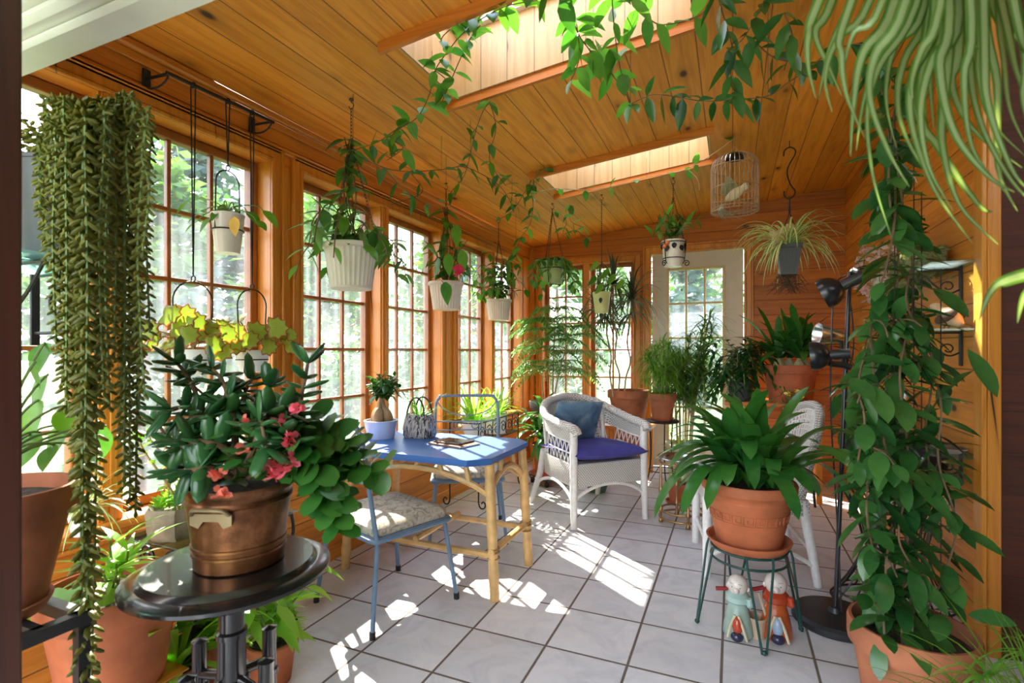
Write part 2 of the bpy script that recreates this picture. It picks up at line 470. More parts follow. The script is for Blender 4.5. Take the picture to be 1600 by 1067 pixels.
M['white_china'] = flat('white_glazed_pot', (.80, .82, .86), .2, noise=.03)
M['blue_white'] = flat('pale_blue_glazed_pot', (.62, .70, .88), .25, noise=.05)
M['green_glaze'] = flat('olive_green_pot', (.34, .42, .16), .35, noise=.1)
M['yellow_green'] = flat('yellow_green_pot', (.55, .56, .22), .4, noise=.08)
M['pale_green'] = flat('pale_celadon_pot', (.55, .60, .42), .35, noise=.08)
M['dark_green'] = flat('dark_green_pot', (.05, .13, .09), .35, noise=.1)
M['grey_pot'] = flat('dark_grey_pot', (.07, .075, .085), .5, noise=.1)
M['stone'] = flat('rough_stone', (.30, .25, .18), .9, noise=.35, scale=22, bump=.7)
M['black_metal'] = flat('black_metal', (.018, .018, .02), .42, noise=.2, spec=.4)
M['black_gloss'] = flat('black_lacquer', (.012, .010, .010), .22, noise=.2, coat=.25)
M['black_enamel'] = flat('black_enamel', (.012, .012, .015), .28, noise=.1)
M['green_metal'] = flat('dark_green_wire', (.010, .055, .045), .4, noise=.2)
M['blue_metal'] = flat('blue_grey_painted_metal', (.15, .24, .37), .38, noise=.1)
M['blue_top'] = flat('blue_painted_table_top', (.04, .15, .47), .42, noise=.16, scale=6, coat=.08)
M['bamboo'] = flat('bamboo_cane', (.68, .42, .16), .42, noise=.22, scale=16, coat=.2)
M['bamboo_dark'] = flat('dark_cane_node', (.36, .19, .06), .5, noise=.2)
M['brass'] = flat('brass', (.62, .42, .18), .3, 1.0, noise=.15)
M['dull_brass'] = flat('aged_brass', (.40, .25, .11), .38, .85, noise=.3)
M['steel'] = flat('silver_tray_metal', (.70, .72, .76), .25, 1.0, noise=.12)
M['rope'] = flat('black_cord', (.02, .02, .025), .8)
M['chain'] = flat('dull_chain', (.10, .085, .06), .45, .7)
M['wicker'] = flat('white_painted_cane', (.78, .77, .74), .55, noise=.08, scale=40)
def weave_mat(name, hi, lo, s=1.0):
    m, nt, b = newmat(name)
    tc = nd(nt, 'ShaderNodeTexCoord'); sp = nd(nt, 'ShaderNodeSeparateXYZ', {0: tc.outputs['Object']})
    h = mth(nt, 'MULTIPLY', sp.outputs[2], 95.0/s)
    q = mth(nt, 'MULTIPLY', mth(nt, 'ADD', sp.outputs[0], mth(nt, 'MULTIPLY', sp.outputs[1], .8)), 55.0/s)
    row = mth(nt, 'FLOOR', h)
    ph = mth(nt, 'ADD', q, mth(nt, 'MULTIPLY', row, .5))
    a = mth(nt, 'ABSOLUTE', mth(nt, 'SUBTRACT', mth(nt, 'FRACT', h), .5))
    c = mth(nt, 'ABSOLUTE', mth(nt, 'SUBTRACT', mth(nt, 'FRACT', ph), .5))
    e = mth(nt, 'MAXIMUM', a, c)
    col = ramp(nt, e, [(.26, hi), (.47, lo)])  # strand edges darkened: shade between strands put into the colour
    nt.links.new(col, b.inputs['Base Color']); b.inputs['Roughness'].default_value = .6
    nt.links.new(nd(nt, 'ShaderNodeBump', {'Strength': .8, 'Distance': .006, 'Height': mth(nt, 'SUBTRACT', 1.0, e)}).outputs[0], b.inputs['Normal'])
    return m
M['weave'] = weave_mat('white_woven_wicker', (.78, .77, .74), (.26, .23, .20))
M['navy'] = flat('navy_velvet_cushion', (.045, .045, .27), .7, noise=.3, scale=7, bump=.1)
M['stem_brown'] = flat('brown_stem', (.16, .09, .045), .8, noise=.3, scale=30)
M['stem_green'] = flat('green_stem', (.16, .24, .06), .6, noise=.2)
M['stem_tan'] = flat('tan_stem', (.42, .30, .15), .7, noise=.25, scale=24)
# foliage
M['hoya'] = leafm('hoya_leaf', (.02, .085, .02), (.08, .22, .05), .22, .2)
M['vine'] = leafm('vine_leaf', (.04, .15, .022), (.14, .32, .045), .42, .35)
M['pothos'] = leafm('broad_bright_leaf', (.045, .17, .015), (.20, .40, .05), .40, .35)
M['jade'] = leafm('jade_leaf', (.018, .085, .025), (.05, .15, .04), .14, .25)
M['clivia'] = leafm('clivia_leaf', (.022, .115, .022), (.075, .25, .04), .28, .25)
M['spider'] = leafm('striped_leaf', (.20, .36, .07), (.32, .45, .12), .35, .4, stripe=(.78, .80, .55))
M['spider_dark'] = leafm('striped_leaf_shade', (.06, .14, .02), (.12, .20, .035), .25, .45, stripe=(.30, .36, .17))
M['norfolk'] = leafm('pine_frond', (.08, .24, .07), (.22, .42, .13), .45, .5)
M['marginata'] = leafm('dragon_tree_leaf', (.05, .09, .05), (.12, .11, .08), .25, .4)
M['papyrus'] = leafm('feathery_leaf', (.09, .25, .03), (.24, .42, .06), .45, .5)
M['palm'] = leafm('dark_palm_leaf', (.015, .075, .018), (.04, .15, .03), .25, .35)
M['bright'] = leafm('bright_leaf', (.20, .42, .05), (.40, .58, .12), .5, .4)
M['begonia'] = leafm('begonia_leaf', (.22, .30, .04), (.36, .42, .09), .35, .4, stripe=(.25, .04, .03), edge=True)
M['sedum'] = leafm('burro_tail_leaf', (.13, .14, .018), (.30, .28, .04), .3, .5, tcol=(1.3, 1.3, .6))
M['succulent'] = leafm('small_succulent', (.16, .26, .06), (.34, .40, .16), .25, .5)
M['moss'] = leafm('grey_green_moss', (.12, .15, .05), (.28, .28, .13), .15, .8)
M['roots'] = leafm('brown_roots', (.07, .035, .02), (.14, .10, .05), .1, .9)
M['dracaena'] = leafm('striped_dracaena_leaf', (.03, .13, .03), (.10, .26, .05), .3, .3)
M['pink'] = leafm('pink_petal', (.75, .10, .17), (.85, .22, .25), .3, .5, tcol=(1.2, .8, .8))
M['coral'] = leafm('coral_petal', (.80, .14, .09), (.85, .25, .16), .3, .5, tcol=(1.2, .8, .8))
M['orchid'] = leafm('pale_orchid_petal', (.72, .48, .52), (.80, .62, .55), .4, .5, tcol=(1.1, 1, 1))
M['tree_leaf'] = leafm('garden_tree_leaf', (.05, .13, .04), (.16, .27, .085), .4, .6)
M['tree_blue'] = leafm('distant_conifer_needles', (.04, .085, .085), (.09, .15, .13), .25, .7)
def lawn_mat():
    m, nt, b = newmat('lawn')
    tc = nd(nt, 'ShaderNodeTexCoord')
    nz = nd(nt, 'ShaderNodeTexNoise', {'Vector': tc.outputs['Object'], 'Scale': 2.0, 'Detail': 8.0}).outputs['Fac']
    c = ramp(nt, nz, [(.3, (.07, .14, .025)), (.6, (.15, .22, .05)), (.8, (.24, .28, .10))])
    nt.links.new(c, b.inputs['Base Color']); b.inputs['Roughness'].default_value = .9
    return m
M['lawn'] = lawn_mat()
# ---------------------------------------------------------------- the room
XL, XR, YF = -2.11, .93, 5.43          # inner faces: left wall, right wall, far wall
YR = 2.6                                # the right wall ends here
WIN_L = [(.48, 1.065), (1.23, 1.815), (2.10, 2.68), (2.85, 3.43), (3.77, 4.345), (4.49, 5.055)]
WIN_F = [(-1.92, -1.535), (-1.385, -1.0)]
ZB, ZT = .615, 2.10
DOOR = (-.768, .095, 2.195)
SKY_X = (-1.28, -.14)
SKY_Y = [(1.72, 2.245), (3.40, 3.925)]

mb = MB(); mb.bb(-2.13, 2.7, -1.2, 5.6, -.12, 0)
struct('floor', mb, M['tile'])
OW = .042                               # sash width round the glass
# left wall
mb = MB(); T = .15
ys = [-.2] + [q for a, b in WIN_L for q in (a-OW, b+OW)] + [YF+T]
mb.bb(XL-T, XL, ys[0], ys[-1], -.12, ZB-OW)
mb.bb(XL-T, XL, ys[0], ys[-1], ZT+OW, 2.75)
struct('wall_left', mb, M['wall_y'])
mb = MB()
for i in range(0, len(ys), 2): mb.bb(XL-T, XL, ys[i], ys[i+1], ZB-OW, ZT+OW)
struct('trim_1', mb, M['trim_z'])
# far wall
mb = MB()
fx0, fx1 = WIN_F[0][0]-OW, WIN_F[1][1]+OW
mb.bb(XL-T, 1.1, YF, YF+T, ZT+.105, 2.95)
mb.bb(XL-T, DOOR[0]-.03, YF, YF+T, -.12, ZB-OW)
mb.bb(XL-T, fx0, YF, YF+T, ZB-OW, ZT+.11)
mb.bb(fx1, DOOR[0]-.03, YF, YF+T, ZB-OW, ZT+.11)
mb.bb(fx0, fx1, YF, YF+T, ZT+OW, ZT+.105)
mb.bb(DOOR[1]+.03, 1.1, YF, YF+T, -.12, ZT+.11)
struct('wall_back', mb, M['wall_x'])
# right wall and the return by the post
mb = MB(); mb.bb(XR, XR+.12, YR+.11, YF+T, -.12, 2.95)
struct('wall_right', mb, M['wall_y'])
mb = MB(); mb.bb(XR+.032, 2.7, YR-.01, YR+.105, -.12, 3.0)
mb.bb(2.58, 2.7, -.2, YR-.01, -.12, 3.0)  # unseen side run, added to keep sky light off the dark return
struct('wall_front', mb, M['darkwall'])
mb = MB(); mb.bb(XR-.012, XR+.031, YR-.022, YR+.108, 0, 2.68, bev=.004)
mb.bb(XR-.03, XR-.012, YR-.02, YR+.06, 0, 2.68, bev=.004)
struct('trim_2', mb, M['trim_z'])
# ceiling: sloping slab with two openings
def slab(mb, x0, x1, y0, y1, th=.30):
    a, b = ceil_z(x0), ceil_z(x1)
    vs = [V((x, y, (a if x == x0 else b) + dz)) for dz in (0, th) for x in (x0, x1) for y in (y0, y1)]
    mb.add(vs, [(0, 2, 3, 1), (4, 5, 7, 6), (0, 4, 6, 2), (1, 3, 7, 5), (0, 1, 5, 4), (2, 6, 7, 3)], False)
mb = MB(); Y0 = .58
slab(mb, XL-T-.5, SKY_X[0], Y0, YF+T+.5); slab(mb, SKY_X[1], 2.75, Y0, YF+T+.5)
yy = [Y0, SKY_Y[0][0], SKY_Y[0][1], SKY_Y[1][0], SKY_Y[1][1], YF+T+.5]
for i in (0, 2, 4): slab(mb, SKY_X[0], SKY_X[1], yy[i], yy[i+1])
struct('ceiling', mb, M['ceiling'])
# skylights: pale board lining, trim boards, white frame, glass
for k, (y0, y1) in enumerate(SKY_Y):
    w = sthing(f'window_{9+k}', ((SKY_X[0]+SKY_X[1])/2, (y0+y1)/2, 2.5))
    x0, x1 = SKY_X
    def zc(x, d): return ceil_z(x) + d
    mb = MB(); e = .012
    def wallq(xa, ya, xb, yb, nx, ny, d0, d1, th=.012):
        a = [V((xa, ya, zc(xa, d0))), V((xb, yb, zc(xb, d0))), V((xb, yb, zc(xb, d1))), V((xa, ya, zc(xa, d1)))]
        b = [p + V((nx*th, ny*th, 0)) for p in a]
        mb.add(a+b, [(0, 1, 2, 3), (7, 6, 5, 4), (0, 4, 5, 1), (1, 5, 6, 2), (2, 6, 7, 3), (3, 7, 4, 0)], False)
    wallq(x0, y1-.001, x1, y1-.001, 0, -1, -.004, .30); wallq(x0, y0+.001, x1, y0+.001, 0, 1, -.004, .30)
    wallq(x0+.001, y0+.013, x0+.001, y1-.013, 1, 0, -.004, .30); wallq(x1-.001, y0+.013, x1-.001, y1-.013, -1, 0, -.004, .30)
    struct('skylight_lining', mb, M['well'], w)
    mb = MB()
    wallq(x0-.05, y1+.0, x1+.03, y1+.0, 0, 1, -.045, -.001, .022); wallq(x0-.05, y0, x1+.03, y0, 0, -1, -.045, -.001, .022)
    struct('skylight_trim', mb, M['trim_x'], w)
    mb = MB()
    def frame(xa, xb, ya, yb, d0, d1):
        a, b = ceil_z(xa), ceil_z(xb)
        vs = [V((x, y, (a if x == xa else b) + dz)) for dz in (d0, d1) for x in (xa, xb) for y in (ya, yb)]
        mb.add(vs, [(0, 2, 3, 1), (4, 5, 7, 6), (0, 4, 6, 2), (1, 3, 7, 5), (0, 1, 5, 4), (2, 6, 7, 3)], False)
    frame(x0-.02, x1+.02, y1-.045, y1+.03, .301, .36); frame(x0-.02, x1+.02, y0-.03, y0+.045, .301, .36)
    frame(x0-.02, x0+.045, y0+.045, y1-.045, .301, .36); frame(x1-.045, x1+.02, y0+.045, y1-.045, .301, .36)
    struct('skylight_frame', mb, M['white_trim'], w)
    mb = MB(); frame(x0+.03, x1-.03, y0+.03, y1-.03, .362, .368)
    struct('skylight_glass', mb, M['glass_clear'], w)

def moulding(mb, x, y0, y1, z0, z1, ax):
    """stepped casing round an opening on the left wall (ax 'L') or far wall (ax 'F')"""
    for off, wd, th in ((0, .018, .018), (.018, .040, .010), (.058, .016, .022)):
        a0, a1 = y0-off-wd, y1+off+wd; b0, b1 = z0-off-wd, z1+off+wd
        for (p0, p1, q0, q1) in ((a0, a0+wd, b0, b1), (a1-wd, a1, b0, b1), (a0+wd, a1-wd, b1-wd, b1), (a0+wd, a1-wd, b0, b0+wd)):
            if ax == 'L': mb.bb(x, x+th, p0, p1, q0, q1, bev=.004)
            else: mb.bb(p0, p1, x-th, x, q0, q1, bev=.004)
def casement(n, a0, a1, ax, x, nc, case=True, c0=None, c1=None):
    """one sash: frame, glazing bars, pane; a0..a1 is the glass along the wall"""
    mid = (a0+a1)/2
    w = sthing(f'window_{n}', (x, mid, ZB) if ax == 'L' else (mid, x, ZB))
    def B(mb, p0, p1, q0, q1, d0, d1, bev=0):
        if ax == 'L': mb.bb(x-d1, x-d0, p0, p1, q0, q1, bev)
        else: mb.bb(p0, p1, x+d0, x+d1, q0, q1, bev)
    mb = MB(); o = OW-.002
    for (p0, p1, q0, q1) in ((a0-o, a0, ZB-o, ZT+o), (a1, a1+o, ZB-o, ZT+o), (a0, a1, ZB-o, ZB), (a0, a1, ZT, ZT+o)):
        B(mb, p0, p1, q0, q1, .085, .135, .004)
    struct('window_sash', mb, M['sash'], w)
    mb = MB(); t = .009
    for i in range(1, nc): 
        c = a0 + (a1-a0)*i/nc; B(mb, c-t, c+t, ZB, ZT, .098, .124, .003)
    for j in range(1, 5):
        c = ZB + (ZT-ZB)*j/5; B(mb, a0, a1, c-t, c+t, .0975, .1245, .003)
    struct('glazing_bars', mb, M['sash'], w)
    mb = MB(); B(mb, a0-.01, a1+.01, ZB-.01, ZT+.01, .108, .113)
    struct('window_glass', mb, M['glass'], w)
    if case:
        mb = MB(); moulding(mb, x + (.0 if ax == 'L' else 0), c0 if c0 is not None else a0-OW, c1 if c1 is not None else a1+OW, ZB-OW, ZT+OW, ax)
        struct('window_casing', mb, M['trim_z'], w)
    return w
for i, (a, b) in enumerate(WIN_L): casement(i+1, a, b, 'L', XL, 3, case=(i % 2 == 0), c0=a-OW, c1=WIN_L[i+1][1]+OW if i % 2 == 0 else None)
for i, (a, b) in enumerate(WIN_F): casement(7+i, a, b, 'F', YF, 2, case=(i == 0), c0=fx0, c1=fx1)
# mullion boards between the paired sashes
mb = MB()
for i in (0, 2, 4):
    a, b = WIN_L[i][1]+OW, WIN_L[i+1][0]-OW
    c = (a+b)/2
    mb.bb(XL, XL+.012, c-.034, c+.034, ZB-OW, ZT+OW, bev=.003); mb.bb(XL+.012, XL+.02, c-.012, c+.012, ZB-OW, ZT+OW, bev=.003)
c = (WIN_F[0][1]+WIN_F[1][0])/2
mb.bb(c-.033, c+.033, YF-.012, YF+.13, ZB-OW, ZT+OW, bev=.003)
struct('trim_3', mb, M['trim_z'])
# stools under the windows, crown strip, corner post, header board
mb = MB()
for i in (0, 2, 4): mb.bb(XL-.08, XL+.045, WIN_L[i][0]-.13, WIN_L[i+1][1]+.13, ZB-OW-.03, ZB-OW+.002, bev=.006)
mb.bb(XL, XL+.022, .6, YF, 2.20, 2.225, bev=.005); mb.bb(XL, XL+.035, .6, YF, 2.345, 2.38, bev=.008); mb.bb(XL, XL+.014, .6, YF, 2.31, 2.345, bev=.003)
struct('trim_4', mb, M['trim_y'])
mb = MB(); mb.bb(fx0-.09, fx1+.09, YF-.045, YF+.08, ZB-OW-.03, ZB-OW+.002, bev=.006)
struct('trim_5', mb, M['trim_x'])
mb = MB(); mb.bb(XL, XL+.012, .6, YF, 0, .085, bev=.003)
struct('baseboard_left', mb, M['trim_y'])
mb = MB(); mb.bb(DOOR[1]+.13, XR, YF-.012, YF, 0, .085, bev=.003); mb.bb(XL+.012, DOOR[0]-.12, YF-.012, YF, 0, .085, bev=.003)
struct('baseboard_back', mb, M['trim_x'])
mb = MB(); mb.bb(XL, XL+.05, YF-.05, YF, 0, 2.38, bev=.005)
struct('trim_6', mb, M['trim_z'])
# glazed door in the far wall
d = sthing('door_1', ((DOOR[0]+DOOR[1])/2, YF+.06, 0))
gx0, gx1, gz0, gz1 = -.610, -.082, .28, 2.03
mb = MB()
for (a, b, e, f) in ((DOOR[0], gx0, .012, DOOR[2]), (gx1, DOOR[1], .012, DOOR[2]), (gx0, gx1, .012, gz0), (gx0, gx1, gz1, DOOR[2])): mb.bb(a, b, YF+.035, YF+.08, e, f)
struct('door_slab', mb, M['door'], d)
mb = MB(); t = .011
for (a, b, e, f) in ((gx0-.014, gx0+.012, gz0-.014, gz1+.014), (gx1-.012, gx1+.014, gz0-.014, gz1+.014), (gx0, gx1, gz0-.014, gz0+.012), (gx0, gx1, gz1-.012, gz1+.014)): mb.bb(a, b, YF+.026, YF+.046, e, f, bev=.003)
for i in (1, 2): c = gx0+(gx1-gx0)*i/3; mb.bb(c-t, c+t, YF+.03, YF+.05, gz0, gz1, bev=.003)
for i in range(1, 5): c = gz0+(gz1-gz0)*i/5; mb.bb(gx0, gx1, YF+.0295, YF+.0505, c-t, c+t, bev=.003)
struct('door_glazing_bars', mb, M['door_trim'], d)
mb = MB(); mb.bb(gx0-.01, gx1+.01, YF+.052, YF+.057, gz0-.01, gz1+.01)
struct('door_glass', mb, M['glass_clear'], d)
mb = MB()
for (o, wd, th) in ((0.004, .02, .02), (.024, .045, .012), (.069, .018, .024)):
    x0, x1, z1 = DOOR[0]-o, DOOR[1]+o, DOOR[2]+o
    mb.bb(x0-wd, x0, YF-th, YF, 0, z1+wd, bev=.004); mb.bb(x1, x1+wd, YF-th, YF, 0, z1+wd, bev=.004); mb.bb(x0, x1, YF-th, YF, z1, z1+wd, bev=.004)
struct('door_casing', mb, M['trim_z'], d)
mb = MB(); mb.lathe((DOOR[1]-.06, YF+.036, 1.02), [(0, .0), (.028, 0), (.028, .006), (.012, .01), (.012, .03), (.026, .04), (.028, .055), (.018, .066), (0, .068)], n=16, axis=V((0, -1, 0)))
struct('door_handle', mb, M['dull_brass'], d)
# doorway to the house behind the camera: white header, dark jamb
mb = MB()
mb.bb(-2.1, 2.58, .66, .74, 1.928, 1.95, bev=.009); mb.bb(-2.1, 2.58, .63, .76, 1.95, 1.985, bev=.012); mb.bb(-2.1, 2.58, .615, .77, 1.985, 2.005, bev=.008); mb.bb(-2.1, 2.58, .64, .75, 2.005, 2.07, bev=.006); mb.bb(-2.1, 2.58, .62, .76, 2.07, 2.09, bev=.006); mb.bb(-2.1, 2.58, .60, .75, 2.09, 2.395, bev=.008)
struct('trim_7', mb, M['white_trim'])
mb = MB(); p = at(37, 548, .92)
mb.bb(p.x-.16, p.x, p.y-.10, p.y, 0, 2.6, bev=.006); mb.bb(p.x-.16, p.x+.004, p.y-.085, p.y-.05, 0, 2.6, bev=.004)
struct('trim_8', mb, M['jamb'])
mb = MB(); mb.bb(-2.13, 2.7, -1.2, .575, 2.40, 2.46)  # unseen ceiling behind the camera, added to cut sky light from behind
struct('ceiling_light_block', mb, M['white_trim'])
mb = MB(); mb.bb(.2, 2.7, -1.32, -1.2, -.12, 2.46); mb.bb(2.58, 2.7, -1.2, -.2, -.12, 2.40)  # unseen partial wall behind the camera, added to reduce fill light at right
struct('wall_light_block', mb, M['darkwall'])
# ---------------------------------------------------------------- furniture
def place(o, x, y, rz=0, z=0): o.location = (x, y, z); o.rotation_euler = (0, 0, rz); return o

# bamboo table with a blue top
t = thing('bamboo_table', 'blue topped table with cut corners on a bamboo cane base', 'table', (-1.52, 2.45, 0))
x0, x1, y0, y1 = -1.99, -1.05, 2.10, 2.74; c = .085
poly = [(x0+c, y0), (x1-c, y0), (x1, y0+c), (x1, y1-c), (x1-c, y1), (x0+c, y1), (x0, y1-c), (x0, y0+c)]
mb = MB(); mb.prism(poly, .668, .69); k = .012
mb.prism([(x+(k if x < -1.5 else -k), y+(k if y < 2.4 else -k)) for x, y in poly], .655, .668)
obj('tabletop', mb, M['blue_top'], t)
LG = [(-1.085, 2.235), (-1.085, 2.655), (-1.93, 2.235), (-1.93, 2.655)]
def cane(mb, a, b, r, nodes=3, n=10):
    a, b = V(a), V(b); pts = []; rs = []
    m = nodes*6
    for i in range(m+1):
        f = i/m; pts.append(a.lerp(b, f)); rs.append(r*(1.13 if i % 6 == 3 else 1))
    mb.tube(pts, rs, n)
for x, y in LG:
    mb = MB(); cane(mb, (x, y, .655), (x+(.035 if x > -1.5 else -.03), y+(.012 if y > 2.4 else -.012), 0), .024, 3)
    l = obj('leg', mb, M['bamboo'], t)
    mb = MB()
    for z in (.20, .23, .245): mb.tube(ring((x+(.023 if x > -1.5 else -.02), y, z), .027, 14), .005, 5, True)
    obj('cane_wrap', mb, M['bamboo_dark'], l)
for (p, q) in ((0, 2), (1, 3), (0, 1), (2, 3)):
    a, b = V((*LG[p], 0)), V((*LG[q], 0)); mb = MB(); pts = []
    for i in range(13):
        f = i/12; w = a.lerp(b, f); w.z = .50 + .10*math.sin(PI*f)**.8; pts.append(w)
    mb.tube(pts, .017, 8); obj('arched_rail', mb, M['bamboo'], t)
    m = 5 if p+2 == q else 2
    for i in range(m):
        f = (i+.7)/(m+.4); w = a.lerp(b, f); zz = .50 + .10*math.sin(PI*f)**.8
        mb = MB(); mb.tube([w+V((0, 0, zz)), w+(b-a)*.03*(1 if f < .5 else -1)+V((0, 0, .656))], .014, 8); obj('spindle', mb, M['bamboo'], t)
for (a, b) in (((-1.96, 2.23, .21), (-1.05, 2.23, .21)), ((-1.96, 2.66, .21), (-1.05, 2.66, .21)), ((-1.06, 2.20, .235), (-1.06, 2.70, .235)), ((-1.945, 2.2, .235), (-1.945, 2.7, .235)), ((-1.5, 2.22, .232), (-1.5, 2.67, .232))):
    mb = MB(); cane(mb, a, b, .017, 2, 8); obj('stretcher', mb, M['bamboo'], t)

# blue tubular chairs
fm, nt, b = newmat('patterned_beige_fabric')
tc = nd(nt, 'ShaderNodeTexCoord')
nz = nd(nt, 'ShaderNodeTexNoise', {'Vector': tc.outputs['Object'], 'Scale': 26.0, 'Detail': 3.0, 'Distortion': 1.5}).outputs['Fac']
nt.links.new(ramp(nt, nz, [(.36, (.30, .27, .20)), (.48, (.50, .46, .38)), (.58, (.62, .57, .47)), (.7, (.38, .40, .40))]), b.inputs['Base Color']); b.inputs['Roughness'].default_value = .9
M['fabric'] = fm
def blue_chair(label):
    t = thing('metal_chair', label, 'chair', (0, 0, 0), 'blue metal chairs at the table')
    W, D, Z = .215, .205, .40
    for sx in (-1, 1):
        for sy in (-1, 1):
            mb = MB(); mb.tube([(sx*W*.93, sy*D*.9, Z), (sx*(W+.022), sy*(D+.03), .015)], .0105, 10)
            l = obj('leg', mb, M['blue_metal'], t)
            mb = MB(); mb.tube([(sx*(W+.0215), sy*(D+.029), .03), (sx*(W+.022), sy*(D+.03), 0)], .0135, 10)
            obj('foot_cap', mb, M['black_metal'], l)
    mb = MB()
    rr = .03
    def rrect(w, d, z, r, n=5):
        out = []
        for (cx, cy, a0) in ((w-r, d-r, 0), (-w+r, d-r, PI/2), (-w+r, -d+r, PI), (w-r, -d+r, 1.5*PI)):
            for i in range(n+1): out.append((cx+r*math.cos(a0+PI/2*i/n), cy+r*math.sin(a0+PI/2*i/n), z))
        return out
    mb.prism([(p[0], p[1]) for p in rrect(W+.008, D+.008, 0, .03)], Z-.022, Z+.004)
    mb.tube(rrect(W+.008, D+.008, Z-.01, .03), .012, 8, True)
    obj('seat_frame', mb, M['blue_metal'], t)
    mb = MB(); n = 14; g = []
    o = rrect(W-.003, D-.003, 0, .035, 6)
    rings = [(1, Z+.004), (1.02, Z+.02), (1.01, Z+.038), (.93, Z+.052), (.7, Z+.060), (.35, Z+.062), (.02, Z+.062)]
    vs = [V((p[0]*s, p[1]*s, z)) for s, z in rings for p in o]; k = len(o)
    mb.add(vs, [(i*k+j, i*k+(j+1) % k, (i+1)*k+(j+1) % k, (i+1)*k+j) for i in range(len(rings)-1) for j in range(k)])
    obj('seat_cushion', mb, M['fabric'], t)
    # backrest: bent tube hoop with wire scrolls
    mb = MB(); yb = -D-.012
    pts = [(-W, yb+.02, Z-.02), (-W-.004, yb-.01, Z+.15), (-W-.006, yb-.05, .80), (-W+.02, yb-.06, .865), (-W+.06, yb-.063, .878), (W-.06, yb-.063, .878), (W-.02, yb-.06, .865), (W+.006, yb-.05, .80), (W+.004, yb-.01, Z+.15), (W, yb+.02, Z-.02)]
    mb.tube(smooth_path(pts, 4), .0105, 10); obj('back_hoop', mb, M['blue_metal'], t)
    mb = MB(); yy = yb-.045
    mb.tube([(-W-.004, yy+.02, .64), (W+.004, yy+.02, .64)], .005, 6)
    arc = [(W*math.cos(a)*.97, yy, .86+.12*math.sin(a)) for a in [PI+PI*i/16 for i in range(17)]]
    mb.tube(arc, .0045, 6)
    mb.tube([(-W, yy+.01, .70), (W, yy+.01, .70)], .005, 6)
    for s in (-1, 1):
        mb.tube(spiral((s*.055, yy+.01, .67), .012, .030, 1.2, (s, 0, 0), (0, 0, 1), 20), .0045, 6)
        mb.tube([(s*.1, yy+.01, .64), (s*.1, yy+.01, .70)], .0045, 6)
    obj('back_scrolls', mb, M['blue_metal'], t)
    mb = MB(); mb.tube([(W+.01, -D*.95, .20), (W+.01, D*.95, .20)], .006, 6); mb.tube([(-W-.01, -D*.95, .20), (-W-.01, D*.95, .20)], .006, 6)
    return t
ch = blue_chair('blue metal chair with beige cushion on the near side of the table')
place(ch, -1.527, 2.02, math.radians(-18.4))
c2 = copy_tree(ch, (-1.612, 2.99, 0), 'blue metal chair facing the table from its window side', math.radians(-150.8))

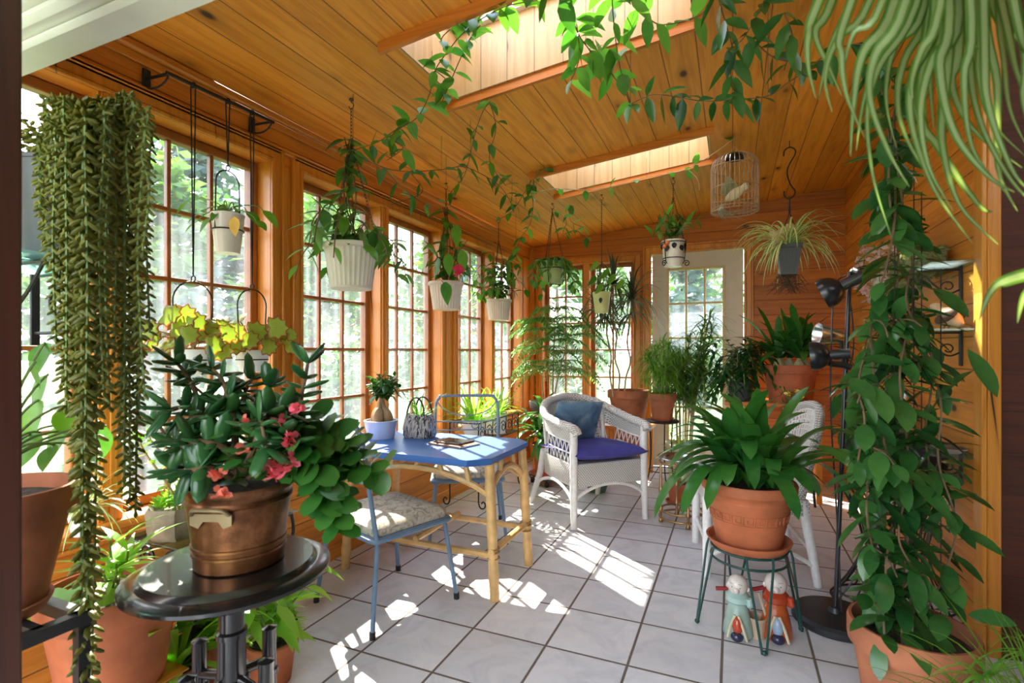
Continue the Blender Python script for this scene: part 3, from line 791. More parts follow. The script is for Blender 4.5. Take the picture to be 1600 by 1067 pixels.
# white wicker armchair by the far window
def armchair():
    t = thing('wicker_armchair', 'white wicker barrel armchair holding a navy seat cushion', 'armchair', (0, 0, 0))
    W, D = .285, .28
    for sx in (-1, 1):
        mb = MB(); mb.tube([(sx*W, D, .66), (sx*W, D, .30), (sx*(W+.005), D+.01, 0)], [.026, .026, .021], 12); obj('leg', mb, M['wicker'], t)
        mb = MB(); mb.tube([(sx*W*.92, -D*.85, .44), (sx*W*.95, -D, .26), (sx*(W+.02), -D-.10, 0)], [.024, .024, .02], 12); obj('leg', mb, M['wicker'], t)
    mb = MB()
    # woven skirt round the seat
    path = [(-W, D), (-W, -D*.4), (-W*.8, -D*.9), (0, -D*1.08), (W*.8, -D*.9), (W, -D*.4), (W, D)]
    P = smooth_path([V((x, y, 0)) for x, y in path], 6) + [V((W*.33, D+.004, 0)), V((-W*.33, D+.004, 0)), V((-W, D, 0))]
    g = [[V((p.x*s, p.y*s, z)) for p in P] for s, z in ((.98, .27), (1.0, .28), (1.0, .425), (.97, .43))]
    mb.sheet(g, False)
    n = len(P); mb.add([V((p.x*.97, p.y*.97, .43)) for p in P], [tuple(range(n))], False)
    obj('seat_skirt', mb, M['weave'], t)
    mb = MB()
    mb.tube(bez((-W, D, .18), (-W*.5, D, .31), (W*.5, D, .31), (W, D, .18), 14), .012, 8)
    for sx in (-1, 1):
        mb.tube(bez((sx*W, D, .16), (sx*W, D*.5, .30), (sx*W, -D*.5, .30), (sx*W*1.02, -D-.05, .15), 14), .012, 8)
    obj('arched_brace', mb, M['wicker'], t)
    # rim roll: arm - back - arm
    rimp = [(-W+.005, D+.045, .635), (-W-.005, D+.01, .672), (-W-.02, .08, .69), (-W-.015, -.14, .73), (-W*.72, -.30, .795), (0, -.375, .83), (W*.72, -.30, .795), (W+.015, -.14, .73), (W+.02, .08, .69), (W+.005, D+.01, .672), (W-.005, D+.045, .635)]
    rim = smooth_path([V(p) for p in rimp], 7)
    mb = MB(); rs = [.031*(1+.07*math.sin(i*2.4)) for i in range(len(rim))]
    mb.tube(rim, rs, 12); o = obj('rim_roll', mb, M['weave'], t)
    # shell under the rim
    def low(p):                       # matching point on the seat
        a = math.atan2(p.y, p.x); k = 1.0
        return V((max(-W, min(W, p.x*.98)), max(-D*1.05, min(D, p.y*.82)), .43))
    m = len(rim)
    mb = MB(); g = []
    for i in range(5, m-5):
        a = rim[i]; b = low(a); g.append([a.lerp(b, f) for f in (0, .2, .42)])
    mb.sheet(g, True); obj('woven_band', mb, M['weave'], t)
    mb = MB()
    idx = [i for i in range(5, m-5)]
    for i in idx[::2]:
        if 19 < i < 25 or m-26 < i < m-20: continue            # openings beside the back
        for s in (-2, 2):
            j = max(5, min(m-6, i+s)); a = rim[i].lerp(low(rim[i]), .38); b = low(rim[j]).lerp(rim[j], .02)
            mb.tube([a, b], .0042, 5, cap=False)
    for fr in (.42, .72):
        mb.tube([rim[i].lerp(low(rim[i]), fr) for i in range(5, 20)], .006, 6); mb.tube([rim[i].lerp(low(rim[i]), fr) for i in range(m-20, m-5)], .006, 6)
    obj('lattice', mb, M['wicker'], t)
    for s in (1, -1):
        i = 25 if s > 0 else m-26
        mb = MB(); mb.tube([rim[i], low(rim[i])], .017, 10); obj('back_post', mb, M['wicker'], t)
    mb = MB(); g = []
    for i in range(26, m-26):
        g.append([rim[i].lerp(low(rim[i]), f) for f in (.4, .7, 1)])
    mb.sheet(g, True); obj('back_panel', mb, M['weave'], t)
    return t
arm = place(armchair(), -.985, 3.735, math.radians(-134.6))
def pillow_mb(w, d, h, n=12, M4=None, p=.5):
    mb = MB()
    for sg in (1, -1):
        g = []
        for i in range(n+1):
            r = []
            for j in range(n+1):
                a, b2 = -1+2*i/n, -1+2*j/n
                q = ((1-abs(a)**2.4)*(1-abs(b2)**2.4))
                pin = 1-.07*(1-abs(a))*abs(b2)**3 - 0
                z = sg*h/2*max(0, q)**p + .006*math.sin(9*a+3*b2)*q
                v = V((a*w/2*(1-.08*(1-b2*b2)*abs(a)**4*0), b2*d/2, z))
                r.append(M4 @ v if M4 is not None else v)
            g.append(r if sg > 0 else r[::-1])
        mb.sheet(g)
    return mb
Q = Matrix.Translation((-.985, 3.735, 0)) @ Matrix.Rotation(math.radians(-134.6), 4, 'Z')
solo('seat_cushion', pillow_mb(.58, .61, .10, M4=Q @ Matrix.Translation((0, .045, .484)) @ Matrix.Rotation(.03, 4, 'X'), p=.3), M['navy'], 'navy blue velvet seat cushion on the white wicker armchair', 'cushion')
pm, nt, b = newmat('painted_blue_pillow')
tc = nd(nt, 'ShaderNodeTexCoord')
nz = nd(nt, 'ShaderNodeTexNoise', {'Vector': tc.outputs['Object'], 'Scale': 5.5, 'Detail': 4.0, 'Distortion': .7}).outputs['Fac']
nt.links.new(ramp(nt, nz, [(.36, (.05, .12, .20)), (.48, (.10, .21, .33)), (.56, (.17, .28, .37)), (.66, (.36, .42, .46)), (.8, (.55, .55, .56))]), b.inputs['Base Color']); b.inputs['Roughness'].default_value = .85
solo('throw_pillow', pillow_mb(.40, .38, .13, M4=Q @ Matrix.Translation((.03, -.15, .635)) @ Matrix.Rotation(math.radians(70), 4, 'X') @ Matrix.Rotation(.06, 4, 'Z')), pm, 'square blue pillow with pale painted pattern leaning in the wicker armchair', 'pillow')

# second wicker chair, seen behind the strap leaved plant
def fan_chair():
    t = thing('wicker_chair', 'white wicker chair with open fan back standing behind the strap leaved plant', 'chair', (0, 0, 0))
    W, D = .25, .245
    for sx in (-1, 1):
        mb = MB(); mb.tube([(sx*W, D, .42), (sx*W, D+.005, 0)], [.026, .021], 12); obj('leg', mb, M['wicker'], t)
        mb = MB(); mb.tube([(sx*W*.9, -D*.9, .42), (sx*(W+.0), -D-.04, 0)], [.026, .02], 12); obj('leg', mb, M['wicker'], t)
    mb = MB(); P = [V((x, y, 0)) for x, y in [(-W, D), (-W, -D), (W, -D), (W, D), (-W, D)]]
    mb.sheet([[V((p.x, p.y, z)) for p in P] for z in (.35, .43)], False); mb.add([V((p.x, p.y, .43)) for p in P[:4]], [(0, 1, 2, 3)], False)
    obj('seat', mb, M['weave'], t)
    mb = MB()
    for sx in (-1, 1): mb.tube(bez((sx*W, D, .10), (sx*W, D*.4, .22), (sx*W, -D*.4, .22), (sx*W, -D-.02, .10), 12), .011, 8)
    mb.tube([(-W, D, .16), (W, D, .16)], .011, 8); mb.tube([(-W, -D-.025, .16), (W, -D-.025, .16)], .011, 8)
    obj('stretcher', mb, M['wicker'], t)
    def bp(a, f):                     # fan: a across -1..1, f height 0..1
        x = a*(W*.78 + f*.11); z = .43 + f*(.47 - .13*abs(a)**2.6); y = -D + .06*abs(a)**2*(.4+f) - .10*f
        return V((x, y, z))
    mb = MB(); rim = [bp(-1, f/8) for f in range(9)] + [bp(-1+2*i/24, 1) for i in range(1, 24)] + [bp(1, 1-f/8) for f in range(9)]
    mb.tube(rim, .022, 10); obj('back_rim', mb, M['weave'], t)
    mb = MB()
    for i in range(-9, 10): mb.tube([bp(i/10, f/6) for f in range(7)], .0062, 6, cap=False)
    for f in (.30, .36, .42, .70, .76, .82, .88, .94): mb.tube([bp(-1+2*i/22, f)+V((0, .007*(-1)**i, 0)) for i in range(23)], .0052, 6, cap=False)
    obj('fan_spokes', mb, M['wicker'], t)
    mb = MB(); g = [[V((-W, D-.02, .43)), V((W, D-.02, .43))]]
    for sx in (-1, 1):
        ap = smooth_path([V((sx*W, D, .40)), V((sx*(W+.01), D-.01, .60)), V((sx*(W+.015), D-.10, .635)), V((sx*(W+.01), -D*.3, .66)), bp(sx*.98, .62)], 5)
        mb2 = MB(); mb2.tube(ap, .018, 9); obj('arm', mb2, M['wicker'], t)
    return t
place(fan_chair(), .075, 3.20, math.radians(100))
solo('seat_pad', pillow_mb(.44, .43, .06, M4=Matrix.Translation((.075, 3.20, .462)) @ Matrix.Rotation(math.radians(100), 4, 'Z')), flat('pale_blue_cloth', (.48, .56, .68), .85, noise=.3, scale=18), 'pale blue cloth pad on the fan backed wicker chair', 'cushion')

# round black pedestal table, near left
pc = at(362, 900, 1.31); px, py = pc.x, pc.y; ZP = .664
t = thing('pedestal_table', 'round black lacquered pedestal table in the left foreground', 'table', (px, py, 0))
mb = MB(); mb.lathe((px, py, 0), [(0, ZP-.045), (.17, ZP-.045), (.226, ZP-.038), (.238, ZP-.030), (.238, ZP-.022), (.226, ZP-.016), (.206, ZP-.013), (.200, ZP-.005), (.194, ZP), (0, ZP)], n=56)
obj('tabletop', mb, M['black_gloss'], t)
mb = MB(); mb.lathe((px, py, 0), [(0, .10), (.034, .10), (.034, .335), (.039, .338), (.039, .365), (.034, .368), (.033, .47), (.037, .472), (.037, .485), (.030, .49), (.030, ZP-.045), (.05, ZP-.045)], n=24)
obj('pole', mb, M['black_gloss'], t)
for k in range(4):
    a = math.radians(-22+90*k)+YAW; ca, sa = math.cos(a), math.sin(a)
    q = V((px+ca*.118, py+sa*.118, 0))
    mb = MB(); mb.tube([V((px, py, .37)), V((q.x, q.y, .345))], .013, 10); obj('arm', mb, M['black_gloss'], t)
    mb = MB(); mb.lathe(q, [(0, .0), (.024, .0), (.027, .02), (.019, .05), (.019, .30), (.023, .305), (.023, .32), (.018, .325), (.018, .43), (.020, .433), (.0, .44)], n=16); obj('upright', mb, M['black_gloss'], t)
    mb = MB(); mb.tube([V((px, py, .13)), V((q.x, q.y, .10))], .012, 8); obj('foot_brace', mb, M['black_gloss'], t)

# wire plant stand generator (hairpin legs round a ring)
def wire_stand(name, label, c, R, Z, mat, n=4, spread=1.35, cat='plant stand', a0=.4, r=.0045, group=None, scroll=False):
    t = thing(name, label, cat, (c[0], c[1], 0), group)
    mb = MB(); mb.tube(ring((c[0], c[1], Z), R, 28), r, 6, True); mb.tube(ring((c[0], c[1], Z-.045), R*1.01, 28), r, 6, True)
    mb.tube([(c[0]-R, c[1], Z), (c[0]+R, c[1], Z)], r, 6); mb.tube([(c[0], c[1]-R, Z), (c[0], c[1]+R, Z)], r, 6)
    obj('ring', mb, M[mat], t)
    for k in range(n):
        a = a0+2*PI*k/n; mb = MB()
        f = V((c[0]+math.cos(a)*R*spread, c[1]+math.sin(a)*R*spread, r))
        tops = [V((c[0]+math.cos(a+s)*R, c[1]+math.sin(a+s)*R, Z)) for s in (-.34, .34)]
        for s, tp in zip((-1, 1), tops):
            sd = V((-math.sin(a), math.cos(a), 0))*.008*s
            mb.tube([tp, tp*1.0+V((math.cos(a)*.012, math.sin(a)*.012, .008)), tp+V((math.cos(a)*.02, math.sin(a)*.02, -.02)), f+sd], r, 6)
        mb.ball(f+V((0, 0, .006)), (.011, .011, .010), 8, 6)
        obj('leg', mb, M[mat], t)
    return t
# the floor lamp
t = thing('floor_lamp', 'black floor lamp with small swivel heads on a round base', 'lamp', (.416, 2.64, 0))
bx, by = .416, 2.64
mb = MB(); mb.lathe((bx, by, 0), [(0, 0), (.165, 0), (.172, .008), (.172, .03), (.160, .043), (.03, .050), (.022, .07), (0, .07)], n=44); obj('base', mb, M['black_metal'], t)
top = at(1328, 425, 2.30); 
mb = MB(); mb.tube([V((bx, by, .05)), top], .0095, 12); obj('pole', mb, M['black_enamel'], t)
def head(c, d, r, deep, mat, inner=None, neck=.09):
    d = V(d).normalized()
    mb = MB(); prof = [(0, -deep)] + [(r*math.sin(PI*i/12), -deep*math.cos(PI*i/12)) for i in range(1, 8)] + [(r*.90, deep*.25), (r*.9, 0), (r*.7, -deep*.7), (0, -deep*.9)]
    mb.lathe(c, prof, 24, axis=d); h = obj('lamp_shade', mb, mat, t)
    mb = MB(); mb.lathe(V(c)-d*(deep+.0), [(0, -neck), (r*.36, -neck), (r*.36, -.01), (r*.30, .012)], 14, axis=d); obj('socket', mb, M['black_metal'], h)
    mb = MB(); mb.ball(V(c)-d*deep*.35, r*.42, 12, 8); obj('bulb', mb, M['white_china'], h)
    return h
a = top; hd = at(1291, 458, 2.27)
dl = (-.72*RGT + .5*FWD + V((0, 0, -.42)))
head(hd, dl, .068, .07, M['black_enamel'])
mb = MB(); mb.tube([top+V((0, 0, -.035)), top+.02*RGT+V((0, 0, .01)), hd-dl.normalized()*.16], .012, 8); mb.ball(top+.02*RGT+V((0, 0, .0)), .02, 10, 8); mb.tube([at(1333, 438, 2.29), at(1345, 433, 2.27)], .019, 10); obj('swivel_joint', mb, M['black_metal'], t)
h2 = at(1272, 556, 2.22); d2 = -.86*RGT+.5*FWD+V((0, 0, -.08))
head(h2, d2, .062, .062, M['black_enamel'], neck=.07)
h3 = at(1278, 522, 2.36); d3 = -.8*RGT+.1*FWD+V((0, 0, .12))
t_sh = M['steel']
mb = MB(); mb.lathe(h3, [(.020, -.11), (.026, -.10), (.050, 0), (.053, .004), (.048, .0), (.022, -.10), (0, -.10)], 24, axis=V(d3).normalized()); obj('reflector', mb, M['steel'], t)
pj = at(1317, 570, 2.27)
mb = MB(); mb.tube([at(1287, 562, 2.23), at(1298, 568, 2.25), pj, at(1330, 574, 2.26)], .014, 10); mb.tube([h3-V(d3).normalized()*.10, pj], .008, 8); obj('clamp_arm', mb, M['black_metal'], t)
mb = MB(); mb.tube(smooth_path([at(1322, 430, 2.27), at(1304, 450, 2.24), at(1299, 540, 2.23), at(1298, 640, 2.22), at(1304, 745, 2.21), at(1310, 850, 2.2), V((bx+.02, by-.02, .06))], 5), .0035, 6)
mb.tube(smooth_path([at(1324, 445, 2.3), at(1332, 500, 2.31), at(1333, 550, 2.3), at(1326, 575, 2.29)], 5), .0035, 6)
obj('cord', mb, M['rope'], t)

# silver tray table on brass legs
tx, ty = -.325, 3.76; TR, TZ = .155, .434
t = thing('tray_table', 'small round brass legged table under a silver tray', 'side table', (tx, ty, 0))
for z, q in ((TZ-.012, .97), (.085, .93), (.04, 1.0)):
    mb = MB(); mb.tube(ring((tx, ty, z), TR*q, 36), .0075, 8, True); obj('ring', mb, M['dull_brass'], t)
for k in range(4):
    a = .35+k*PI/2; q = V((tx+math.cos(a)*TR*.95, ty+math.sin(a)*TR*.95, 0))
    mb = MB(); mb.lathe(q, [(0, 0), (.013, 0), (.016, .012), (.009, .025), (.009, .07), (.015, .08), (.015, .10), (.008, .11), (.008, .20), (.014, .21), (.016, .225), (.014, .24), (.008, .25), (.008, TZ-.02)], n=12); obj('leg', mb, M['dull_brass'], t)
t = thing('tray', 'round silver tray lying on the brass legged table', 'tray', (tx, ty, TZ))
mb = MB(); mb.lathe((tx, ty, TZ), [(0, 0), (.115, 0), (.125, .012), (.150, .016), (.166, .018), (.169, .024), (.163, .024), (.148, .021), (.122, .018), (.110, .006), (0, .006)], n=44); obj('dish', mb, M['steel'], t)
mb = MB(); mb.tube(ring((tx, ty, TZ+.022), .166, 44), .004, 6, True); obj('beaded_rim', mb, M['steel'], t)
# ---------------------------------------------------------------- pots and plant makers
def pot(t, c, Rr, H, mat, style='clay', soil=True, name='pot', taper=.72, n=36, soil_at=.88):
    c = V(c); rb = Rr*taper; mb = MB()
    if style == 'clay':
        mb.lathe(c, [(0, 0), (rb, 0), (rb+(Rr-rb)*.74-.004, H*.76), (Rr-.002, H*.77), (Rr, H*.80), (Rr, H*.97), (Rr-.004, H), (Rr-.013, H), (Rr*.9, H*.8), (rb*.9, .02), (0, .02)], n)
    elif style == 'ribbed':
        mb.lathe(c, [(0, 0), (rb*.96, 0), (rb, .006), (rb, H*.05)], n)
        mb.lathe(c, [(rb*.99, H*.05), (rb+(Rr*.95-rb)*.88, H*.88)], 120, .035, 30)
        mb.lathe(c, [(rb+(Rr*.95-rb)*.88-.006, H*.88), (Rr*.97, H*.885), (Rr, H*.90), (Rr, H*.98), (Rr-.004, H), (Rr-.012, H), (Rr*.88, H*.85), (rb*.9, .02), (0, .02)], n)
    elif style == 'bowl':
        mb.lathe(c, [(0, 0), (rb*.8, 0), (rb, H*.06), (Rr*.93, H*.55), (Rr*.985, H*.85), (Rr, H), (Rr-.01, H), (Rr*.9, H*.8), (rb*.9, .02), (0, .02)], n)
    else:
        mb.lathe(c, [(0, 0), (rb*.97, 0), (rb, .006), (Rr*.975, H*.95), (Rr, H*.955), (Rr, H*.99), (Rr-.004, H), (Rr-.010, H), (Rr*.9, H*.8), (rb*.9, .02), (0, .02)], n)
    p = obj(name, mb, M[mat], t)
    if soil:
        mb = MB(); q = Rr*(.93 if style == 'clay' else .9); z = H*soil_at
        g = [(0, z+.008)] + [(q*k/5, z+.006*math.sin(k*2.1)) for k in range(1, 6)]
        mb.lathe(c, g[::-1], n); obj('soil', mb, M['soil'], t)
    return p
def saucer(c, Rr, mat, label, H=.028, name='plant_saucer', group=None):
    t = thing(name, label, 'saucer', c, group)
    mb = MB(); mb.lathe(c, [(0, 0), (Rr*.86, 0), (Rr*.97, H*.7), (Rr, H), (Rr-.009, H), (Rr*.86, .008), (0, .008)], 36)
    obj('dish', mb, M[mat], t); return t
def leaves_on(mbL, path, gap, L, W, prof='ovate', droop=.5, start=.0, jit=.35, down=0, pair=True, segs=5, fold=.18):
    """leaves set in pairs along a stem"""
    ln = 0; k = 0; nxt = start
    for i in range(len(path)-1):
        a, b = path[i], path[i+1]; s = (b-a).length
        if s < 1e-6: continue
        while nxt <= ln+s:
            p = a.lerp(b, (nxt-ln)/s); d = (b-a).normalized()
            u = perp(d); w = d.cross(u); ph = k*2.4+rnd(-.5, .5)
            for h in ((0, PI) if pair and R.random() < .75 else (0,)):
                q = math.cos(ph+h)*u + math.sin(ph+h)*w
                dr = (q + d*rnd(.1, .8) + V((rnd(-jit, jit), rnd(-jit, jit), rnd(-jit, jit)-down))).normalized()
                l = L*rnd(.65, 1.15)
                mbL.leaf(p, dr, V((rnd(-.3, .3), rnd(-.3, .3), 1)) if abs(dr.z) < .9 else q, l, l*W/L*rnd(.85, 1.1), prof, droop*rnd(.6, 1.3), fold, segs)
            k += 1; nxt += gap*rnd(.75, 1.3)
        ln += s
def rosette(mbL, c, n, L, W, prof='strap', el=(.3, 1.3), droop=(1.2, 2.2), segs=8, fold=.22, r0=.02, az=None):
    for k in range(n):
        a = (k*2.399+rnd(-.3, .3)) if az is None else rnd(*az); e = rnd(*el)
        d = V((math.cos(a)*math.cos(e), math.sin(a)*math.cos(e), math.sin(e)))
        l = rnd(*L)
        mbL.leaf(V(c)+V((math.cos(a)*r0*rnd(.3, 1), math.sin(a)*r0*rnd(.3, 1), rnd(-.005, .01))), d, V((0, 0, 1)) if e < 1.2 else V((-math.cos(a), -math.sin(a), .2)), l, W*rnd(.8, 1.15), prof, rnd(*droop), fold, segs)
def stems(mbS, mbL, c, n, H, spread, gap, L, W, prof='ovate', droop=.5, r=.004, sag=0, start=.03, az=None, jit=.35, pair=True, segs=5, paths=None):
    for k in range(n):
        a = (k*2.399+rnd(-.4, .4)) if az is None else rnd(*az); h = rnd(*H); s = rnd(*spread)
        o = V((math.cos(a), math.sin(a), 0))
        p = bez(V(c)+o*.015, V(c)+o*s*.25+V((0, 0, h*.6)), V(c)+o*s*.7+V((0, 0, h*1.05)), V(c)+o*s+V((0, 0, h-sag)), 8)
        if mbS is not None: mbS.tube(p, [r]*5+[r*.8, r*.7, r*.6, r*.4], 5)
        leaves_on(mbL, p, gap, L, W, prof, droop, start, jit, pair=pair, segs=segs)
        if paths is not None: paths.append(p)
def chain(a, b, mat='chain', name='chain', parent=None, link=.022, r=.0016):
    a, b = V(a), V(b); n = max(2, int((b-a).length/(link*.72))); d = (b-a).normalized(); u = perp(d); w = d.cross(u); mb = MB()
    for i in range(n):
        c = a.lerp(b, (i+.5)/n); s = u if i % 2 else w
        mb.tube([c + d*link*.5*math.cos(2*PI*k/8) + s*link*.24*math.sin(2*PI*k/8) for k in range(8)], r, 4, True)
    return obj(name, mb, M[mat], parent)
def hook(p, parent, L=.05, mat='chain'):
    mb = MB(); p = V(p)
    mb.lathe(p+V((0, 0, -.006)), [(0, .0), (.012, 0), (.010, .006), (0, .007)], 12)
    mb.tube([p, p+V((0, 0, -L*.35))]+[p+V((0, 0, -L*.65)) + V((math.sin(q)*L*.28, 0, math.cos(q)*L*.30)) for q in [i*PI/6 for i in range(0, 10)]], .0022, 6)
    return obj('ceiling_hook', mb, M[mat], parent)
def ceil_pt(u, v, drop=0):
    d = FWD + (u-800)/799*RGT; k = (548-v)/799
    t = (2.38+.102*2.11-1.2)/(k - .102*d.x)
    return at(u, v, t*(1-drop))
def hanger(name, label, hk, drop, Rr, H, mat, style, grp=None, chains=3, chmat='chain', cat='hanging plant', top=None, taper=.74):
    """a pot hung by chains from a ceiling hook; drop = hook to rim"""
    hk = V(hk); rim = hk - V((0, 0, drop)); base = rim - V((0, 0, H))
    t = thing(name, label, cat, base, grp)
    pot(t, base, Rr, H, mat, style, taper=taper)
    hook(hk, t, mat=chmat)
    kn = hk - V((0, 0, .05+(top if top is not None else min(.16, drop*.3))))
    chain(hk-V((0, 0, .045)), kn, chmat, parent=t)
    for k in range(chains):
        a = .5+2*PI*k/chains
        chain(kn, rim+V((math.cos(a)*Rr*.96, math.sin(a)*Rr*.96, -.006)), chmat, parent=t)
    return t, rim, kn
GH = 'potted plants hung from the ceiling along the windows'
# A: big cream pot, nearest
hA = ceil_pt(549, 155)
t, rim, kn = hanger('hanging_plant', 'large cream ribbed pot hanging nearest, trailing broad green leaves', hA, at(0, 155, hA.y*0+2.484).z-1.713, .135, .215, 'cream_plastic', 'ribbed')
ms, ml = MB(), MB()
stems(ms, ml, rim+V((0, 0, -.02)), 16, (.06, .22), (.14, .30), .085, .125, .058, 'ovate', .9, .0035, sag=.10, start=.06, down=0) if False else None
for k in range(15):
    a = k*2.4; o = V((math.cos(a), math.sin(a), 0)); L = rnd(.10, .28); up = rnd(.04, .20)
    p = bez(rim+o*.03, rim+o*.08+V((0, 0, up)), rim+o*(.12+L*.4)+V((0, 0, up*1.2)), rim+o*(.14+L*.5)+V((0, 0, up-L*.95)), 9)
    ms.tube(p, .0028, 5); leaves_on(ml, p, .085, .115, .052, 'ovate', .8, .04, .3, down=.35)
for k in range(5):                                   # stems climbing the chains to the hook
    a = rnd(0, 6.28); p = smooth_path([rim+V((rnd(-.04, .04), rnd(-.04, .04), 0)), rim.lerp(kn, .5)+V((math.cos(a)*.04, math.sin(a)*.04, 0)), kn+V((rnd(-.03, .03), rnd(-.03, .03), .02))], 6)
    ms.tube(p, .003, 5); leaves_on(ml, p, .10, .115, .045, 'ovate', .9, .05, .3, down=.6)
obj('stems', ms, M['stem_brown'], t); obj('foliage', ml, M['hoya'] if False else M['vine'], t)
# B
hB = ceil_pt(697, 286)
t, rim, kn = hanger('hanging_plant', 'cream ribbed hanging pot with a red flower at its rim', hB, hB.z-1.69, .128, .198, 'cream_plastic', 'ribbed')
ms, ml = MB(), MB()
for k in range(9):
    a = k*2.4; o = V((math.cos(a), math.sin(a), 0)); L = rnd(.02, .12)
    p = bez(rim+o*.02, rim+o*.05+V((0, 0, .12)), rim+o*(.06+L*.3)+V((0, 0, .22)), rim+o*(.08+L)+V((0, 0, rnd(.10, .30))), 9)
    ms.tube(p, .003, 5); leaves_on(ml, p, .075, .13, .055, 'ovate', .7, .05, .25, down=.3)
for k in range(3):
    p = smooth_path([rim, rim.lerp(kn, .5)+V((rnd(-.05, .05), rnd(-.03, .03), 0)), kn+V((rnd(-.03, .03), 0, .04))], 6)
    ms.tube(p, .003, 5); leaves_on(ml, p, .09, .12, .05, 'ovate', .8, .08, .3, down=.5)
for uu, vv in ((700, 395), (712, 350), (697, 440), (722, 390)):
    p = at(uu, vv, 3.25); ml.leaf(p, V((.2, -.2, -1)), V((.3, -1, .2)), .16, .07, 'ovate', .2)
p = [rim+V((.02, -.10, 0)), at(692, 440, 3.2), at(696, 462, 3.17)]; ms.tube(p, .003, 5); ml.leaf(at(695, 440, 3.17), V((0, -.1, -1)), V((.2, -1, 0)), .11, .05)
obj('stems', ms, M['stem_brown'], t); obj('foliage', ml, M['vine'], t)
mb = MB(); q = at(719, 423, 3.2)
for k in range(16): mb.leaf(q+rdir()*.02, rdir(-.4, .6), rdir(), .045, .03, 'round', .3)
obj('flower', mb, leafm('red_petal', (.55, .03, .08), (.75, .06, .16), .3, .5, tcol=(1.2, .8, .8)), t)
# C
hC = ceil_pt(779, 340)
t, rim, kn = hanger('hanging_plant', 'cream ribbed hanging pot, bushiest one, just before the norfolk pine', hC, hC.z-1.66, .122, .185, 'cream_plastic', 'ribbed')
ms, ml = MB(), MB()
for k in range(22):
    a = k*2.4; o = V((math.cos(a), math.sin(a), 0)); L = rnd(.05, .26); up = rnd(.1, .42)
    p = bez(rim+o*.02, rim+o*.03+V((0, 0, up*.8)), rim+o*(.06+L*.5)+V((0, 0, up*1.2)), rim+o*(.08+L*.8)+V((0, 0, up-L*.7)), 8)
    ms.tube(p, .0028, 5); leaves_on(ml, p, .07, .095, .045, 'ovate', .8, .05, .35, down=.3)
obj('stems', ms, M['stem_brown'], t); obj('foliage', ml, M['hoya'] if False else M['vine'], t)
# D: olive pot in wire holder, far corner
hD = ceil_pt(863, 318)
t, rim, kn = hanger('hanging_plant', 'olive green hanging pot in a dark wire holder near the far corner', hD, hD.z-1.955, .105, .185, 'green_glaze', 'plain', top=.02, taper=.8)
mb = MB(); b = rim-V((0, 0, .06))
mb.tube(ring(b, .103, 24), .004, 6, True)
for k in range(3):
    a = .5+2*PI*k/3; o = V((math.cos(a), math.sin(a), 0)); mb.tube([rim+o*.108, b+o*.106, rim+o*.09+V((0, 0, -.19)), rim+V((0, 0, -.192))], .0035, 6)
obj('wire_holder', mb, M['black_metal'], t)
ms, ml = MB(), MB()
for k in range(14):
    a = k*2.4; o = V((math.cos(a), math.sin(a), 0)); L = rnd(.05, .30)
    p = bez(rim+o*.03, rim+o*.08+V((0, 0, .07)), rim+o*.16+V((0, 0, .02)), rim+o*(.16+L*.2)+V((0, 0, -L)), 8)
    ms.tube(p, .0028, 5); leaves_on(ml, p, .07, .095, .055, 'ovate', .8, .03, .35, down=.4)
obj('stems', ms, M['stem_green'], t); obj('foliage', ml, M['vine'], t)
# E: yellow green pot with round leaves
hE = ceil_pt(940, 304)
t, rim, kn = hanger('hanging_plant', 'small yellow green hanging pot with round flat leaves', hE, hE.z-1.685, .076, .172, 'yellow_green', 'plain', top=.5, taper=.72)
ml, ms = MB(), MB()
for (u, v) in ((928, 420), (936, 455), (955, 440), (968, 448), (945, 432), (925, 443)):
    q = at(u, v, 4.1+rnd(-.05, .1)); p = bez(rim, rim+V((0, 0, .06)), q+V((0, 0, .03)), q, 6); ms.tube(p, .0028, 5)
    ml.leaf(q+V((-.03, 0, .0)), V((.6, -.5, .2)), V((.1, -.8, .5)), .115, .10, 'round', .3)
stems(ms, ml, rim, 3, (.1, .2), (.03, .08), .07, .12, .03, 'lance', .6)
obj('stems', ms, M['stem_green'], t); obj('foliage', ml, M['pothos'], t)
mb = MB(); mb.leaf(rim+V((.01, -.072, -.05)), V((0, -.12, -1)), V((0, -1, .1)), .05, .03, 'ovate', 0); obj('dark_motif', mb, M['black_metal'], t)
# F: white pot in scrolled holder with fruit
hF = ceil_pt(1052, 278)
t, rim, kn = hanger('hanging_plant', 'white hanging pot in a black scrolled holder trimmed with fruit', hF, hF.z-2.06, .092, .205, 'cream_china', 'plain', top=.10, taper=.74)
mb = MB(); b = rim-V((0, 0, .14)); mb.tube(ring(b, .079, 24), .004, 6, True); mb.tube(ring(rim-V((0, 0, .02)), .096, 24), .004, 6, True)
for k in range(3):
    a = -2.2+2*PI*k/3; o = V((math.cos(a), math.sin(a), 0))
    mb.tube([rim+o*.097, b+o*.086, b+o*.082+V((0, 0, -.03))], .004, 6)
    mb.tube(spiral(b+o*.10+V((0, 0, -.045)), .026, .006, 1.4, -o, (0, 0, 1), 22), .004, 6)
obj('scroll_holder', mb, M['black_metal'], t)
mb = MB()
for k in range(7):
    a = -2.4+k*.5; o = V((math.cos(a), math.sin(a), 0)); mb.leaf(rim+o*.096+V((0, 0, -.03-.02*(k % 2))), V((rnd(-.4, .4), rnd(-.4, .4), -1)), o, .05, .04, 'ovate', 0)
obj('iron_leaves', mb, M['black_metal'], t)
for k in range(2):
    mb = MB(); mb.ball(rim+V((-.055+.02*k, -.083-.01*k, -.055+.025*k)), .018, 10, 8); obj('fruit', mb, M['coral'] if False else flat('orange_red_fruit', (.70, .17, .05), .4), t)
ms, ml = MB(), MB()
